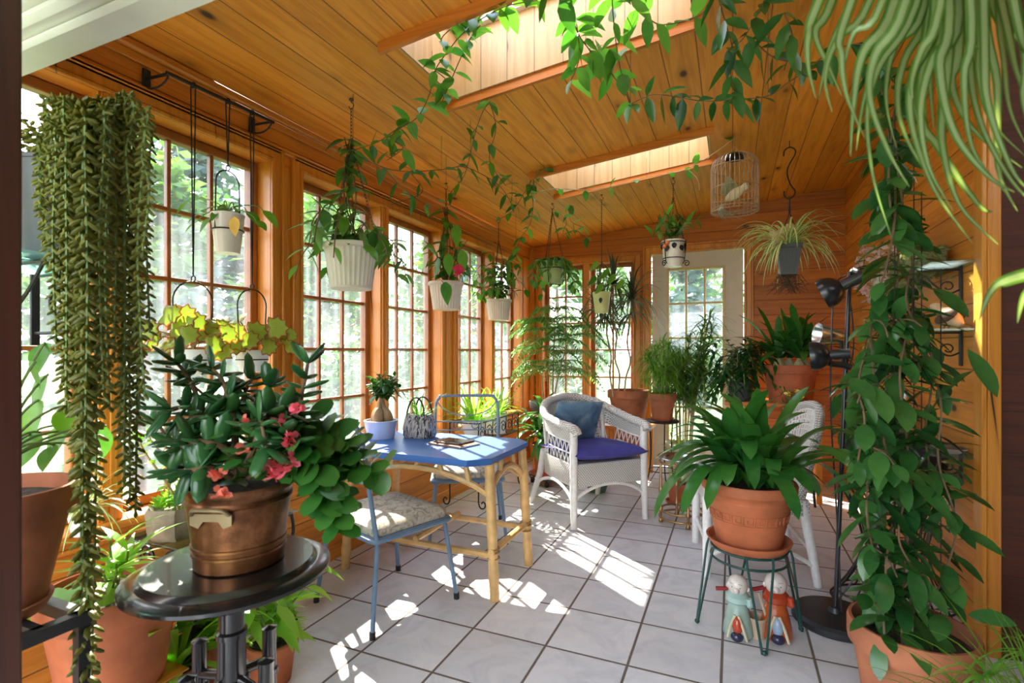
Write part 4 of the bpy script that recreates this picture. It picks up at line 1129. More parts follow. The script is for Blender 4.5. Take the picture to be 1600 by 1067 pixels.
stems(ms, ml, rim, 13, (.05, .20), (.08, .24), .07, .12, .038, 'lance', .5, sag=.03)
obj('stems', ms, M['stem_green'], t); obj('foliage', ml, M['vine'], t)

# spider plant in a dark grey pot on an S hook
hG = ceil_pt(1232, 220)
rim = V((hG.x, hG.y, 1.92)); H = .205; base = rim-V((0, 0, H))
t = thing('spider_plant', 'striped spider plant in a dark grey pot hung by an S hook', 'hanging plant', base)
mb = MB(); 
def sq(w, z): return [V((base.x+sx*w, base.y+sy*w, base.z+z)) for sx, sy in ((-1, -1), (1, -1), (1, 1), (-1, 1))]
lv = [sq(.050, 0), sq(.070, H*.86), sq(.077, H*.87), sq(.078, H), sq(.070, H), sq(.060, H*.8)]
mb.add([p for l in lv for p in l], [(0, 3, 2, 1)] + [(4*i+k, 4*i+(k+1) % 4, 4*i+4+(k+1) % 4, 4*i+4+k) for i in range(5) for k in range(4)] + [(20, 21, 22, 23)], False)
for k in range(5):
    x = -.045+.0225*k; mb.tube([V((base.x+x*.75, base.y-.0525, base.z+.02)), V((base.x+x, base.y-.0685, base.z+H*.84))], .0035, 5)
obj('pot', mb, M['grey_pot'], t)
mb = MB(); zt = hG.z; c0 = V((hG.x+.006, hG.y, zt))
mb.tube([c0, c0+V((0, 0, -.05))], .0028, 6)
S = [c0+V((-.035, 0, -.10)), c0+V((-.03, 0, -.065)), c0+V((0, 0, -.045)), c0+V((.033, 0, -.065)), c0+V((.033, 0, -.10)), c0+V((0, 0, -.16)), c0+V((-.014, 0, -.22)), c0+V((.006, 0, -.30)), c0+V((.033, 0, -.345)), c0+V((.025, 0, -.38)), c0+V((-.004, 0, -.395)), c0+V((-.03, 0, -.375)), c0+V((-.032, 0, -.34))]
mb.tube(smooth_path(S, 5), .0045, 8); obj('s_hook', mb, M['black_metal'], t)
for sx in (-1, 1):
    mb = MB(); mb.tube([V((c0.x, c0.y, zt-.40)), V((c0.x+sx*.004, c0.y, zt-.50)), V((rim.x+sx*.072, rim.y, rim.z-.01))], .004, 6); obj('hanger_strap', mb, M['black_metal'], t)
ml = MB(); rosette(ml, rim+V((0, 0, -.01)), 95, (.28, .50), .024, 'grass', (.2, 1.35), (1.8, 3.3), 9, .3, .05)
obj('foliage', ml, M['spider'], t)
ml = MB()
for k in range(60):
    p = base+V((rnd(-.07, .07), rnd(-.06, .06), .004)); ml.tube([p, p+V((rnd(-.05, .05), rnd(-.04, .04), -rnd(.03, .08))), p+V((rnd(-.1, .1), rnd(-.06, .06), -rnd(.05, .14)))], .0022, 3)
obj('hanging_roots', ml, M['roots'], t)
# little cream bird perched on its rim
def bird(name, label, c, s, rz, body, wing, tail=1.0, cat='bird figurine', tilt=0):
    t = thing(name, label, cat, c)
    Q = Matrix.Rotation(rz, 3, 'Z') @ Matrix.Rotation(-tilt, 3, 'Y'); c = V(c); mb = MB()
    pr = [(0, -.045), (.009, -.04), (.020, -.022), (.025, 0), (.023, .016), (.015, .028), (.0145, .034), (.0165, .044), (.013, .055), (.006, .060), (0, .061)]
    mb.lathe(c+Q @ V((0, 0, .034*s)), [(r*s, z*s) for r, z in pr], 14, axis=Q @ V((.72, 0, .55)))
    obj('body', mb, body, t)
    mb = MB(); hd = c+Q @ V((.036*s, 0, .060*s))
    mb.lathe(hd+Q @ V((.010*s, 0, .004*s)), [(.0055*s, 0), (.003*s, .010*s), (0, .017*s)], 8, axis=Q @ V((1, 0, -.15))); obj('beak', mb, M['stem_tan'], t)
    for sg in (-1, 1):
        mb = MB(); mb.ball(c+Q @ V((-.006*s, sg*.021*s, .036*s)), (.034*s, .006*s, .016*s), 10, 7, Q @ Matrix.Rotation(.5, 3, 'Y')); obj('wing', mb, wing, t)
        mb = MB(); mb.ball(hd+Q @ V((.006*s, sg*.0125*s, .004*s)), .0022*s, 6, 5); obj('eye', mb, M['black_metal'], t)
    mb = MB(); mb.leaf(c+Q @ V((-.024*s, 0, .016*s)), Q @ V((-1, 0, -.35)), V((0, 0, 1)), .055*s*tail, .022*s, 'strap', 0); obj('tail', mb, wing, t)
    mb = MB()
    for sg in (-1, 1): mb.tube([c+Q @ V((.004*s, sg*.008*s, .016*s)), c+Q @ V((.008*s, sg*.009*s, 0))], .0018*s, 5)
    obj('legs', mb, M['stem_brown'], t)
    return t
cream_b = flat('cream_bird', (.66, .52, .30), .5, noise=.2)
bird('bird_ornament', 'cream bird ornament perched on the hanging spider plant', rim+V((-.052, -.070, -.004)), 1.7, -.5, cream_b, flat('tan_wing', (.50, .36, .18), .5))

# birdcage with a bird inside
hk = ceil_pt(1148, 213); cx, cy = hk.x, hk.y; zb, zt2 = 2.105, 2.40; CR = .143
t = thing('birdcage', 'round wire birdcage with domed top hung from the ceiling', 'birdcage', (cx, cy, zb))
wm = flat('silver_white_wire', (.38, .27, .17), .5, 0)
mb = MB(); n = 32
for z, q in ((zb, 1), (zb+.02, 1.0), (zb+.15, 1), (zt2-.01, 1)): mb.tube(ring((cx, cy, z), CR*q, 40), .0028, 5, True)
obj('hoops', mb, wm, t)
mb = MB()
for k in range(n):
    a = 2*PI*k/n; o = V((math.cos(a), math.sin(a), 0)); pts = [V((cx, cy, zb))+o*CR, V((cx, cy, zt2))+o*CR]
    pts += [V((cx, cy, zt2+.085*math.sin(b)))+o*CR*math.cos(b) for b in [PI/2*i/6 for i in range(1, 6)]] + [V((cx, cy, zt2+.087))+o*.012]
    mb.tube(pts, .0018, 4)
    if k % 2: mb.tube([V((cx, cy, zb))+o*CR, V((cx, cy, zb))-o*0], .0013, 4)
    m = [V((cx, cy, zb))+o*CR*1.01+V((0, 0, .0)), V((cx, cy, zb+.02))+V((math.cos(a+.1), math.sin(a+.1), 0))*CR*1.01, V((cx, cy, zb))+V((math.cos(a+.2), math.sin(a+.2), 0))*CR*1.01]
    mb.tube(m, .0015, 4)
obj('bars', mb, wm, t)
mb = MB(); mb.lathe((cx, cy, zt2+.048), [(.060, 0), (.050, .018), (.03, .032), (.0, .040)], 24); obj('dome_cap', mb, M['black_metal'], t)
mb = MB(); mb.tube(ring((cx, cy, zt2+.105), .016, 16, ax=(0, 1, 0)), .003, 6, True); mb.tube([V((cx, cy, zt2+.12)), V((cx, cy, hk.z))], .002, 5); obj('hanging_ring', mb, wm, t)
mb = MB(); mb.tube([V((cx-CR, cy, zb+.075)), V((cx+CR, cy, zb+.075))], .004, 6); obj('perch', mb, M['stem_tan'], t)
t = thing('bird', 'pale feathered ornamental bird with raised wing inside the birdcage', 'bird figurine', (cx, cy, zb+.08))
bm = flat('pale_buff_feather', (.62, .55, .38), .7, noise=.25); gm = flat('grey_green_wing', (.34, .36, .24), .7, noise=.3)
c = V((cx, cy, zb+.115)); ax = V((.55, -.3, .28)).normalized()
mb = MB(); mb.lathe(c, [(0, -.075), (.014, -.065), (.030, -.03), (.036, 0), (.031, .03), (.020, .055), (.021, .066), (.024, .080), (.018, .096), (.008, .102), (0, .103)], 16, axis=ax); obj('body', mb, bm, t)
mb = MB(); hd = c+ax*.098; mb.lathe(hd, [(.007, 0), (.004, .014), (0, .022)], 8, axis=V((.9, -.35, -.1)).normalized()); obj('beak', mb, M['stem_brown'], t)
mb = MB()
for k in range(7): mb.leaf(c+ax*(.02-.008*k)+V((0, -.012, .022)), V((-.55-.06*k, -.1, .75-.11*k)), V((.2, -1, .2)), .105-.006*k, .026, 'strap', .1)
obj('wing', mb, gm, t)
mb = MB()
for k in range(9): mb.ribbon(bez(c-ax*.06, c-ax*.12+V((-.01, 0, -.03)), c+V((-.115+.006*k, -.045, -.11)), c+V((-.06+.018*k, -.05, -.19-.006*(k % 3))), 8), .010, 'strap')
obj('tail', mb, gm, t)
mb = MB(); mb.tube([c+V((0, .0, -.02)), V((cx-.0, cy, zb+.078))], .0035, 5); mb.tube([c+V((.012, 0, -.02)), V((cx+.02, cy, zb+.078))], .0035, 5); obj('legs', mb, M['stem_brown'], t)

# wall rod at the first window with three wire hung pots
r0, r1 = at(264, 115, 1.955), at(425, 190, 2.394)
t = thing('hanging_rod', 'black iron rod on brackets above the second left window', 'rod', r0)
mb = MB(); mb.tube([r0-(r1-r0)*.02, r1+(r1-r0)*.02], .0075, 8); obj('rod', mb, M['black_metal'], t)
for p in (r0, r1):
    mb = MB(); w = V((XL+.012, p.y-.01, p.z+.0)); mb.tube([p, w], .006, 8); mb.box(w, (.012, .03, .075), bev=.003); mb.tube(bez(p, p+V((-.02, 0, -.05)), w+V((.03, 0, -.05)), w+V((.006, 0, -.035)), 8), .004, 6)
    obj('bracket', mb, M['black_metal'], t)
RD = (r1-r0).normalized()
def wire_pot(label, u, vhoop, vrim, vbot, Rr, mat, style, hoopw, fol, group='pots hung on wire hoops from the iron rod'):
    d = FWD+(u-800)/799*RGT                           # hang point on the rod
    k = (d.y*r0.x - d.x*r0.y)/(d.x*RD.y - d.y*RD.x); hp = r0+RD*k
    tt = V((hp.x, hp.y, 0)).dot(FWD)
    zh, zr, zb_ = (at(u, v, tt).z for v in (vhoop, vrim, vbot))
    base = V((hp.x, hp.y, zb_)); rim = V((hp.x, hp.y, zr))
    t = thing('hanging_pot', label, 'hanging plant', base, group)
    pot(t, base, Rr, zr-zb_, mat, style, taper=.72)
    mb = MB(); top = V((hp.x, hp.y, zh)); rr = hoopw/2; zz = zr-(zr-zb_)*.42; qs = Rr*.90
    o = RD
    arc = [V((hp.x, hp.y, zh-rr))+o*rr*math.cos(a)+V((0, 0, rr*math.sin(a))) for a in [PI*i/14 for i in range(15)]]
    mb.tube([V((hp.x, hp.y, zz))+o*qs]+arc+[V((hp.x, hp.y, zz))-o*qs], .0032, 6)
    mb.tube(ring((hp.x, hp.y, zz), Rr*.93, 24), .0032, 6, True); mb.tube(ring(top+V((0, 0, .012)), .012, 12, ax=o), .0026, 5, True)
    obj('wire_hoop', mb, M['black_metal'], t)
    mb = MB(); mb.tube([top+V((0, 0, .02)), hp+V((0, 0, .008))-o*.010], .0028, 5); mb.tube([top+V((0, 0, .02)), hp+V((0, 0, .008))+o*.010], .0028, 5); mb.tube(ring(hp, .011, 10, ax=o), .0028, 5, True)
    obj('cord', mb, M['rope'], t)
    fol(t, rim)
    return t
def fol_pothos(t, rim):
    ms, ml = MB(), MB()
    for (u, v, L) in ((300, 312, .10), (310, 345, .08), (330, 340, .08), (350, 318, .09), (365, 322, .09), (385, 330, .09), (410, 328, .1), (318, 332, .08), (400, 345, .07), (340, 328, .06)):
        q = at(u, v, 2.187+rnd(-.06, .06)); p = bez(rim, rim+V((0, 0, .05)), q+V((0, 0, .03)), q, 6); ms.tube(p, .0025, 5)
        dr = (q-rim); dr.z = -.05; ml.leaf(q, dr.normalized()+V((0, 0, rnd(-.5, .1))), V((.2, -.4, 1)), L, L*.6, 'ovate', .7)
    obj('stems', ms, M['stem_green'], t); obj('foliage', ml, M['pothos'], t)
    mb = MB(); mb.leaf(at(366, 338, 2.11), V((.1, 0, -1)), V((.3, -1, .2)), .085, .05, 'ovate', .2); obj('yellow_leaf', mb, flat('yellowed_leaf', (.80, .50, .05), .5), t)
def fol_begonia(t, rim):
    ms, ml = MB(), MB()
    for k in range(26):
        a = k*2.4; s = rnd(.05, .17); h = rnd(.02, .14)
        q = rim+V((math.cos(a)*s, math.sin(a)*s, h-.3*max(0, s-.10)*2)); p = bez(rim, rim+V((0, 0, .05)), q+V((0, 0, .02)), q, 6); ms.tube(p, .003, 5)
        n = V((math.cos(a)*.5+.3, math.sin(a)*.5-.5, rnd(.2, .9))).normalized()
        # scalloped leaf: fan of small lobes from a centre
        u = perp(n); w = n.cross(u); m = 18; rr = rnd(.034, .056); vs = [q]
        for i in range(m): 
            b = 2*PI*i/m; f = rr*(1.0 if i % 2 else .78)*(1 if .35 < b < 5.9 else .55)
            vs.append(q+(u*math.cos(b)+w*math.sin(b))*f*.72+n*.004)
        for i in range(m):
            b = 2*PI*i/m; f = rr*(1.12 if i % 2 else .86)*(1 if .35 < b < 5.9 else .55)
            vs.append(q+(u*math.cos(b)+w*math.sin(b))*f-n*.003)
        ml.mid += [len(ml.v)+i for i in range(m+1)]
        ml.add(vs, [(0, 1+i, 1+(i+1) % m) for i in range(m)] + [(1+i, 1+m+i, 1+m+(i+1) % m, 1+(i+1) % m) for i in range(m)])
    obj('stems', ms, M['stem_tan'], t); obj('foliage', ml, M['begonia'], t)
wire_pot('cream ribbed pot in a wire hoop, highest of three on the rod', 356, 267, 335, 396, .066, 'cream_china', 'plain', .11, fol_pothos)
wire_pot('scallop leaved begonia in a wire hung white pot, left of two', 302, 440, 546, 585, .075, 'white_china', 'bowl', .165, fol_begonia)
wire_pot('scallop leaved begonia in a wire hung white pot beside the window jamb', 394, 452, 547, 582, .070, 'white_china', 'bowl', .15, fol_begonia)
# ---------------------------------------------------------------- plants standing on the floor, stands and tables
def ground(u, v): return at(u, v, 958.8/(v-548))
# copper pot with jade plant and pink flowers on the pedestal table
cp = V((px, py, ZP)) + .022*RGT
t = thing('jade_plant', 'jade plant with pink flowers in an old copper pail on the black pedestal table', 'potted plant', cp)
cm, nt, b = newmat('tarnished_copper')
tc = nd(nt, 'ShaderNodeTexCoord'); nz = nd(nt, 'ShaderNodeTexNoise', {'Vector': tc.outputs['Object'], 'Scale': 9.0, 'Detail': 6.0, 'Roughness': .7}).outputs['Fac']
nt.links.new(ramp(nt, nz, [(.3, (.035, .016, .010)), (.5, (.17, .065, .024)), (.7, (.34, .14, .05))]), b.inputs['Base Color'])
b.inputs['Metallic'].default_value = .8; nt.links.new(ramp(nt, nz, [(.3, .5), (.7, .26)]), b.inputs['Roughness'])
H = .205
mb = MB(); mb.lathe(cp, [(r*.88, z) for r, z in [(0, 0), (.112, 0), (.118, .004), (.120, .034), (.124, .036), (.124, .042), (.1205, .044), (.1215, .052), (.1255, .054), (.1255, .060), (.122, .062), (.137, H-.045), (.141, H-.042), (.141, H-.034), (.138, H-.03), (.139, H-.02), (.146, H-.012), (.147, H), (.140, H), (.132, H-.05), (.115, .02), (0, .02)]], 48)
obj('pail', mb, cm, t)
mb = MB(); mb.lathe(cp, [(.115, H-.02), (0, H-.012)], 32); obj('soil', mb, M['soil'], t)
for s in (.55, .55+PI):
    o = V((math.cos(s-.25-1.5), math.sin(s-.25-1.5), 0)); w = V((-o.y, o.x, 0)); q = cp+o*.123+V((0, 0, H-.055)); mb = MB()
    mb.tube(smooth_path([q-w*.045+V((0, 0, .004)), q-w*.034+o*.012+V((0, 0, .018)), q+o*.016+V((0, 0, .020)), q+w*.034+o*.012+V((0, 0, .018)), q+w*.045+V((0, 0, .004))], 4), .005, 7)
    mb.prism([(-.05, -.02), (-.03, -.028), (-.018, -.012), (.018, -.012), (.03, -.028), (.05, -.02), (.05, .006), (-.05, .006)], -.002, .005, Matrix(((w.x, 0, o.x, q.x-o.x*.006), (w.y, 0, o.y, q.y-o.y*.006), (0, 1, 0, q.z), (0, 0, 0, 1))))
    obj('handle', mb, M['brass'] if False else flat('worn_brass_handle', (.27, .19, .11), .45, .7), t)
ms, ml = MB(), MB(); T0 = 1.33
def jade_branch(pts, n, L, W, r=.009):
    p = smooth_path([V(q) for q in pts], 5); m = len(p)
    ms.tube(p, [r*(1-.6*i/m) for i in range(m)], 7)
    for k in range(n):
        f = 1-(k/n)**1.15*.8; i = min(m-2, int(f*(m-1))); q = p[i]; d = (p[i+1]-p[i]).normalized()
        u = perp(d); w = d.cross(u); a = k*1.571+rnd(-.3, .3)
        for h in (0, PI):
            dr = (u*math.cos(a+h)+w*math.sin(a+h)+d*(.25 + .9*(k < 2))+V((0, 0, rnd(-.1, .25)))).normalized()
            l = L*rnd(.7, 1.12)
            ml.plump(q, dr, V((0, 0, 1)) if abs(dr.z) < .85 else u, l, l*W, l*.16, 8, 6)
c0 = cp+V((0, 0, H-.02))
BR = [[(370, 745, 0), (345, 690, 0), (300, 640, -.05), (262, 640, -.1)], [(370, 745, 0), (330, 680, .05), (300, 600, .05), (275, 565, 0)], [(372, 740, 0), (365, 660, -.05), (350, 600, 0), (330, 575, .05)],
      [(380, 740, 0), (395, 680, 0), (400, 640, .08), (425, 600, .1)], [(390, 745, 0), (440, 690, 0), (470, 620, 0), (482, 560, .02)], [(385, 740, -.05), (350, 700, -.12), (310, 690, -.15), (280, 700, -.15)],
      [(370, 740, .05), (320, 720, .1), (270, 690, .12), (245, 660, .12)], [(380, 740, -.05), (400, 690, -.14), (420, 650, -.12), (440, 640, -.1)], [(375, 740, .05), (365, 690, .12), (380, 620, .12), (395, 590, .15)],
      [(360, 745, -.08), (330, 730, -.14), (300, 735, -.16), (275, 735, -.14)], [(390, 745, -.05), (420, 720, -.10), (445, 700, -.12), (440, 680, -.14)]]
for b_ in BR:
    for _ in range(1):
        jade_branch([at(u, v, T0+d) for u, v, d in b_], 9, .078, .46)
for b_ in BR[:9]:
    (u0, v0, d0), (u1, v1, d1) = b_[1], b_[2]
    jade_branch([at(u0, v0, T0+d0), at((u0+u1)/2+rnd(-30, 30), (v0+v1)/2-10, T0+d0+rnd(-.08, .08)), at(u1+rnd(-40, 40), v1+rnd(-10, 60), T0+d1+rnd(-.1, .1))], 7, .072, .48, .006)
obj('stems', ms, M['stem_brown'], t); obj('foliage', ml, M['jade'], t)
ms, ml, mf, mf2 = MB(), MB(), MB(), MB()
BR2 = [[(410, 745, -.05), (470, 690, -.05), (530, 690, 0), (580, 740, 0)], [(410, 745, 0), (480, 660, 0), (520, 680, .05), (560, 700, .05)], [(415, 750, -.05), (470, 720, -.1), (510, 770, -.08), (530, 830, -.06)], [(410, 745, 0), (460, 700, 0), (500, 740, .03), (540, 800, .03)], [(400, 745, -.1), (440, 700, -.14), (490, 720, -.12), (500, 790, -.1)], [(405, 745, .02), (465, 700, .05), (545, 720, .05), (600, 735, .05)]]
for b_ in BR2:
    p = smooth_path([at(u, v, T0+.02+d) for u, v, d in b_], 6); m = len(p); ms.tube(p, [.006*(1-.5*i/m) for i in range(m)], 6)
    for k in range(14):
        i = int(4+(m-6)*k/13); q = p[i]; d = (p[i+1]-p[i]).normalized(); u = perp(d); w = d.cross(u)
        for h in (0, PI):
            a = k*1.57+h+rnd(-.3, .3); dr = (u*math.cos(a)+w*math.sin(a)+d*.4).normalized(); l = rnd(.055, .082)
            ml.leaf(q, dr, V((rnd(-.3, .3), -.4, 1)), l, l*.78, 'round', .3, .1, 6)
# leafy filling over the rim
for k in range(110):
    q = at(rnd(300, 460), rnd(655, 760), T0+rnd(-.15, .12)); ml.leaf(q, rdir(-.5, .5), V((rnd(-.3, .3), -.5, 1)), rnd(.04, .065), .036, 'ovate', .4, .1, 4)
obj('trailing_stems', ms, M['stem_green'], t); obj('trailing_foliage', ml, M['jade'] if False else leafm('round_jade_leaf', (.022, .11, .02), (.07, .20, .035), .25, .28), t)
for (u, v) in ((380, 702), (340, 742), (432, 718), (447, 735), (425, 730), (452, 682), (438, 660), (455, 690), (455, 718), (428, 742), (385, 660), (345, 770), (466, 640)):
    q = at(u, v, T0-.17); F = MB()
    for k in range(11): F.leaf(q+rdir()*.008, rdir(-.5, .7)-FWD*.3, rdir(), rnd(.016, .022), .017, 'round', .3, .1, 3)
    obj('flower', F, M['pink'] if v < 745 and u > 400 else M['coral'], t)


# bonsai, striped bag planter, tablet and notebook on the blue table
ZT_ = .69
c = V((-1.895, 2.45, ZT_))
t = thing('bonsai', 'ginseng ficus bonsai in a pale blue pot on the blue table', 'potted plant', c)
pot(t, c, .098, .105, 'blue_white', 'plain', taper=.80, soil_at=.9)
mb = MB()
for (dx, dy, r1, r2, dz) in ((-.022, 0, .030, .016, 0), (.020, .012, .032, .017, 0), (.004, -.024, .030, .014, 0), (-.002, .02, .026, .014, 0)):
    mb.tube(smooth_path([c+V((dx*1.5, dy*1.5, .085)), c+V((dx*1.5, dy*1.5, .12)), c+V((dx*.8, dy*.8, .165)), c+V((dx*.25, dy*.2, .205)), c+V((.008, .0, .245))], 4), [r1*.8, r1*.95, r1*1.05, r1*1.1, r1*1.1, r1*1.05, r1, r1*.9, r1*.8, r2, r2, r2*.9, r2*.9, r2*.8, r2*.8, r2*.75, r2*.7][:17], 10)
obj('trunk', mb, flat('pale_ficus_bark', (.40, .27, .14), .7, noise=.25), t)
ms, ml = MB(), MB(); stems(ms, ml, c+V((.008, 0, .235)), 26, (.02, .14), (.04, .13), .026, .060, .032, 'ovate', .4, .003, start=.02)
obj('branches', ms, M['stem_brown'], t); obj('foliage', ml, M['hoya'], t)
c = V((-1.70, 2.56, ZT_))
t = thing('bag_planter', 'black and white streaked bag shaped planter with grassy leaves on the blue table', 'potted plant', c)
zm, nt, b = newmat('streaked_black_white')
tc = nd(nt, 'ShaderNodeTexCoord'); mp = nd(nt, 'ShaderNodeMapping', {'Vector': tc.outputs['Object'], 'Scale': (30, 30, 9), 'Rotation': (.5, .4, .8)})
nz = nd(nt, 'ShaderNodeTexNoise', {'Vector': mp.outputs[0], 'Scale': 1.6, 'Detail': 4.0, 'Distortion': 2.0}).outputs['Fac']
nt.links.new(ramp(nt, nz, [(.44, (.03, .03, .035)), (.52, (.50, .49, .46))]), b.inputs['Base Color']); b.inputs['Roughness'].default_value = .6
mb = MB(); g = []; 
for (w, d, z) in ((.0, .0, 0), (.088, .055, 0), (.097, .062, .012), (.099, .062, .05), (.088, .058, .10), (.078, .055, .13), (.074, .052, .138), (.068, .046, .132), (.0, .0, .12)):
    g.append([c+V((w*math.copysign(abs(math.cos(a))**.6, math.cos(a)), d*math.copysign(abs(math.sin(a))**.6, math.sin(a)), z)) for a in [2*PI*i/28 for i in range(29)]])
mb.sheet(g); obj('bag', mb, zm, t)
mb = MB()
for s in (-1, 1): mb.tube(bez(c+V((-.06, s*.045, .13)), c+V((-.05, s*.03, .27)), c+V((.05, s*.03, .27)), c+V((.06, s*.045, .13)), 12), .005, 6)
obj('handle', mb, M['black_metal'], t)
ml = MB(); rosette(ml, c+V((0, 0, .12)), 34, (.10, .20), .011, 'grass', (.5, 1.4), (.8, 2.0), 6, .3, .04); obj('foliage', ml, M['vine'], t)
c = V((-1.395, 2.43, ZT_))
t = thing('notebook', 'brown notebook lying on the blue table under a tablet', 'book', c)
mb = MB(); mb.box(c+V((.0, 0, .0055)), (.235, .165, .011), rz=-.25, bev=.002); obj('cover', mb, flat('brown_leather', (.22, .11, .06), .5), t)
mb = MB(); mb.box(c+V((.004, -.001, .0055)), (.234, .160, .0075), rz=-.25); obj('pages', mb, flat('paper_edge', (.70, .66, .56), .8), t)
t = thing('tablet', 'dark glossy tablet in a case lying on the brown notebook', 'tablet', c+V((-.005, .01, .011)))
mb = MB(); mb.box(c+V((-.005, .01, .0155)), (.185, .135, .009), rz=-.18, bev=.003); obj('case', mb, flat('dark_brown_case', (.06, .035, .03), .4), t)
mb = MB(); mb.box(c+V((-.005, .01, .0203)), (.168, .118, .0012), rz=-.18); obj('screen', mb, M['black_gloss'], t)

# window plant rack with grassy plants in white pots
ra, rb_ = 3.46, 4.24; xa, xb = -2.02, -1.77; ZK = .485
t = thing('plant_rack', 'black wrought iron plant rack under the fifth left window', 'plant stand', ((xa+xb)/2, (ra+rb_)/2, 0))
mb = MB()
for x in (xa, xb):
    mb.tube([V((x, ra, ZK)), V((x, rb_, ZK))], .006, 6); mb.tube([V((x, ra, ZK+.16)), V((x, rb_, ZK+.16))], .006, 6)
for i in range(14): 
    y = ra+(rb_-ra)*i/13; mb.tube([V((xa, y, ZK)), V((xb, y, ZK))], .004, 5)
for y in (ra, rb_): mb.tube([V((xa, y, ZK+.16)), V((xb, y, ZK+.16))], .006, 6)
obj('tray_frame', mb, M['black_metal'], t)
for x in (xa, xb):
    for y in (ra, rb_):
        s = 1 if x == xb else -1; mb = MB()
        mb.tube(smooth_path([V((x, y, ZK+.165)), V((x, y, .12)), V((x, y, .05)), V((x+s*.015, y, .010)), V((x+s*.045, y, .009)), V((x+s*.058, y, .035)), V((x+s*.040, y, .058)), V((x+s*.026, y, .042))], 5), .0055, 6)
        obj('leg', mb, M['black_metal'], t)
mb = MB()
for k in range(6):
    y = ra+.06+(rb_-ra-.12)*k/5; mb.tube(spiral(V((xb, y, ZK+.08)), .012, .052, 1.4, (0, 1, 0), (0, 0, 1), 22), .004, 5); mb.tube([V((xb, y+.052, ZK+.02)), V((xb, y+.06, ZK+.155))], .004, 5)
obj('scrollwork', mb, M['black_metal'], t)
for i, (y, Rr, lab) in enumerate(((3.63, .10, 'bright green grassy plant in a white pot, nearer one on the iron rack'), (4.02, .115, 'bright green grassy plant in a white pot, farther one on the iron rack'))):
    c = V((-1.895, y, ZK+.005)); t = thing('grassy_plant', lab, 'potted plant', c, 'grassy plants on the iron rack')
    pot(t, c, Rr, .165, 'white_china', 'plain', taper=.85); ml = MB(); rosette(ml, c+V((0, 0, .14)), 60, (.18, .34), .020, 'strap', (.5, 1.45), (.6, 1.9), 7, .25, .06); obj('foliage', ml, M['bright'], t)

# terracotta dracaena on a wheeled caddy beside the armchair
c = V((-1.53, 4.39, 0))
t = thing('plant_caddy', 'black iron wheeled plant caddy under the dracaena pot', 'plant caddy', c)
mb = MB(); mb.tube(ring(c+V((0, 0, .062)), .175, 32), .005, 6, True); mb.tube(ring(c+V((0, 0, .092)), .182, 32), .005, 6, True); mb.tube([c+V((-.175, 0, .062)), c+V((.175, 0, .062))], .005, 6); mb.tube([c+V((0, -.175, .062)), c+V((0, .175, .062))], .005, 6)
for k in range(24):
    a = 2*PI*k/24; o = V((math.cos(a), math.sin(a), 0)); mb.tube([c+o*.175+V((0, 0, .062)), c+o*.182+V((0, 0, .092))], .003, 4)
obj('ring_frame', mb, M['black_metal'], t)
for k in range(4):
    a = .2+PI/2*k; o = c+V((math.cos(a), math.sin(a), 0))*.15; mb = MB(); mb.lathe(o+V((-.012, 0, .024)), [(0, 0), (.024, 0), (.026, .004), (.026, .020), (.024, .024), (0, .024)], 16, axis=V((1, 0, 0))); mb.tube([o+V((0, 0, .026)), o+V((.01, 0, .062))], .006, 6); obj('wheel', mb, M['black_metal'], t)
saucer(c+V((0, 0, .068)), .170, 'terracotta', 'terracotta saucer on the wheeled caddy by the armchair', .03)
cc = c+V((0, 0, .077)); t = thing('dracaena', 'striped dracaena in a terracotta pot on a wheeled caddy', 'potted plant', cc)
pot(t, cc, .165, .285, 'terracotta', 'plain', taper=.72)
ms, ml = MB(), MB()
for k, (dx, dy, h) in enumerate(((-.03, 0, .28), (.05, -.02, .18), (.0, -.06, .08), (-.08, .02, .12))):
    b0 = cc+V((dx, dy, .25)); tp = b0+V((dx*.6, dy*.6, h)); ms.tube([b0, tp], .010, 7); rosette(ml, tp, 19, (.24, .36), .045, 'strap', (.1, 1.3), (1.2, 2.4), 7, .3, .01)
obj('stems', ms, M['stem_tan'], t); obj('foliage', ml, M['dracaena'], t)

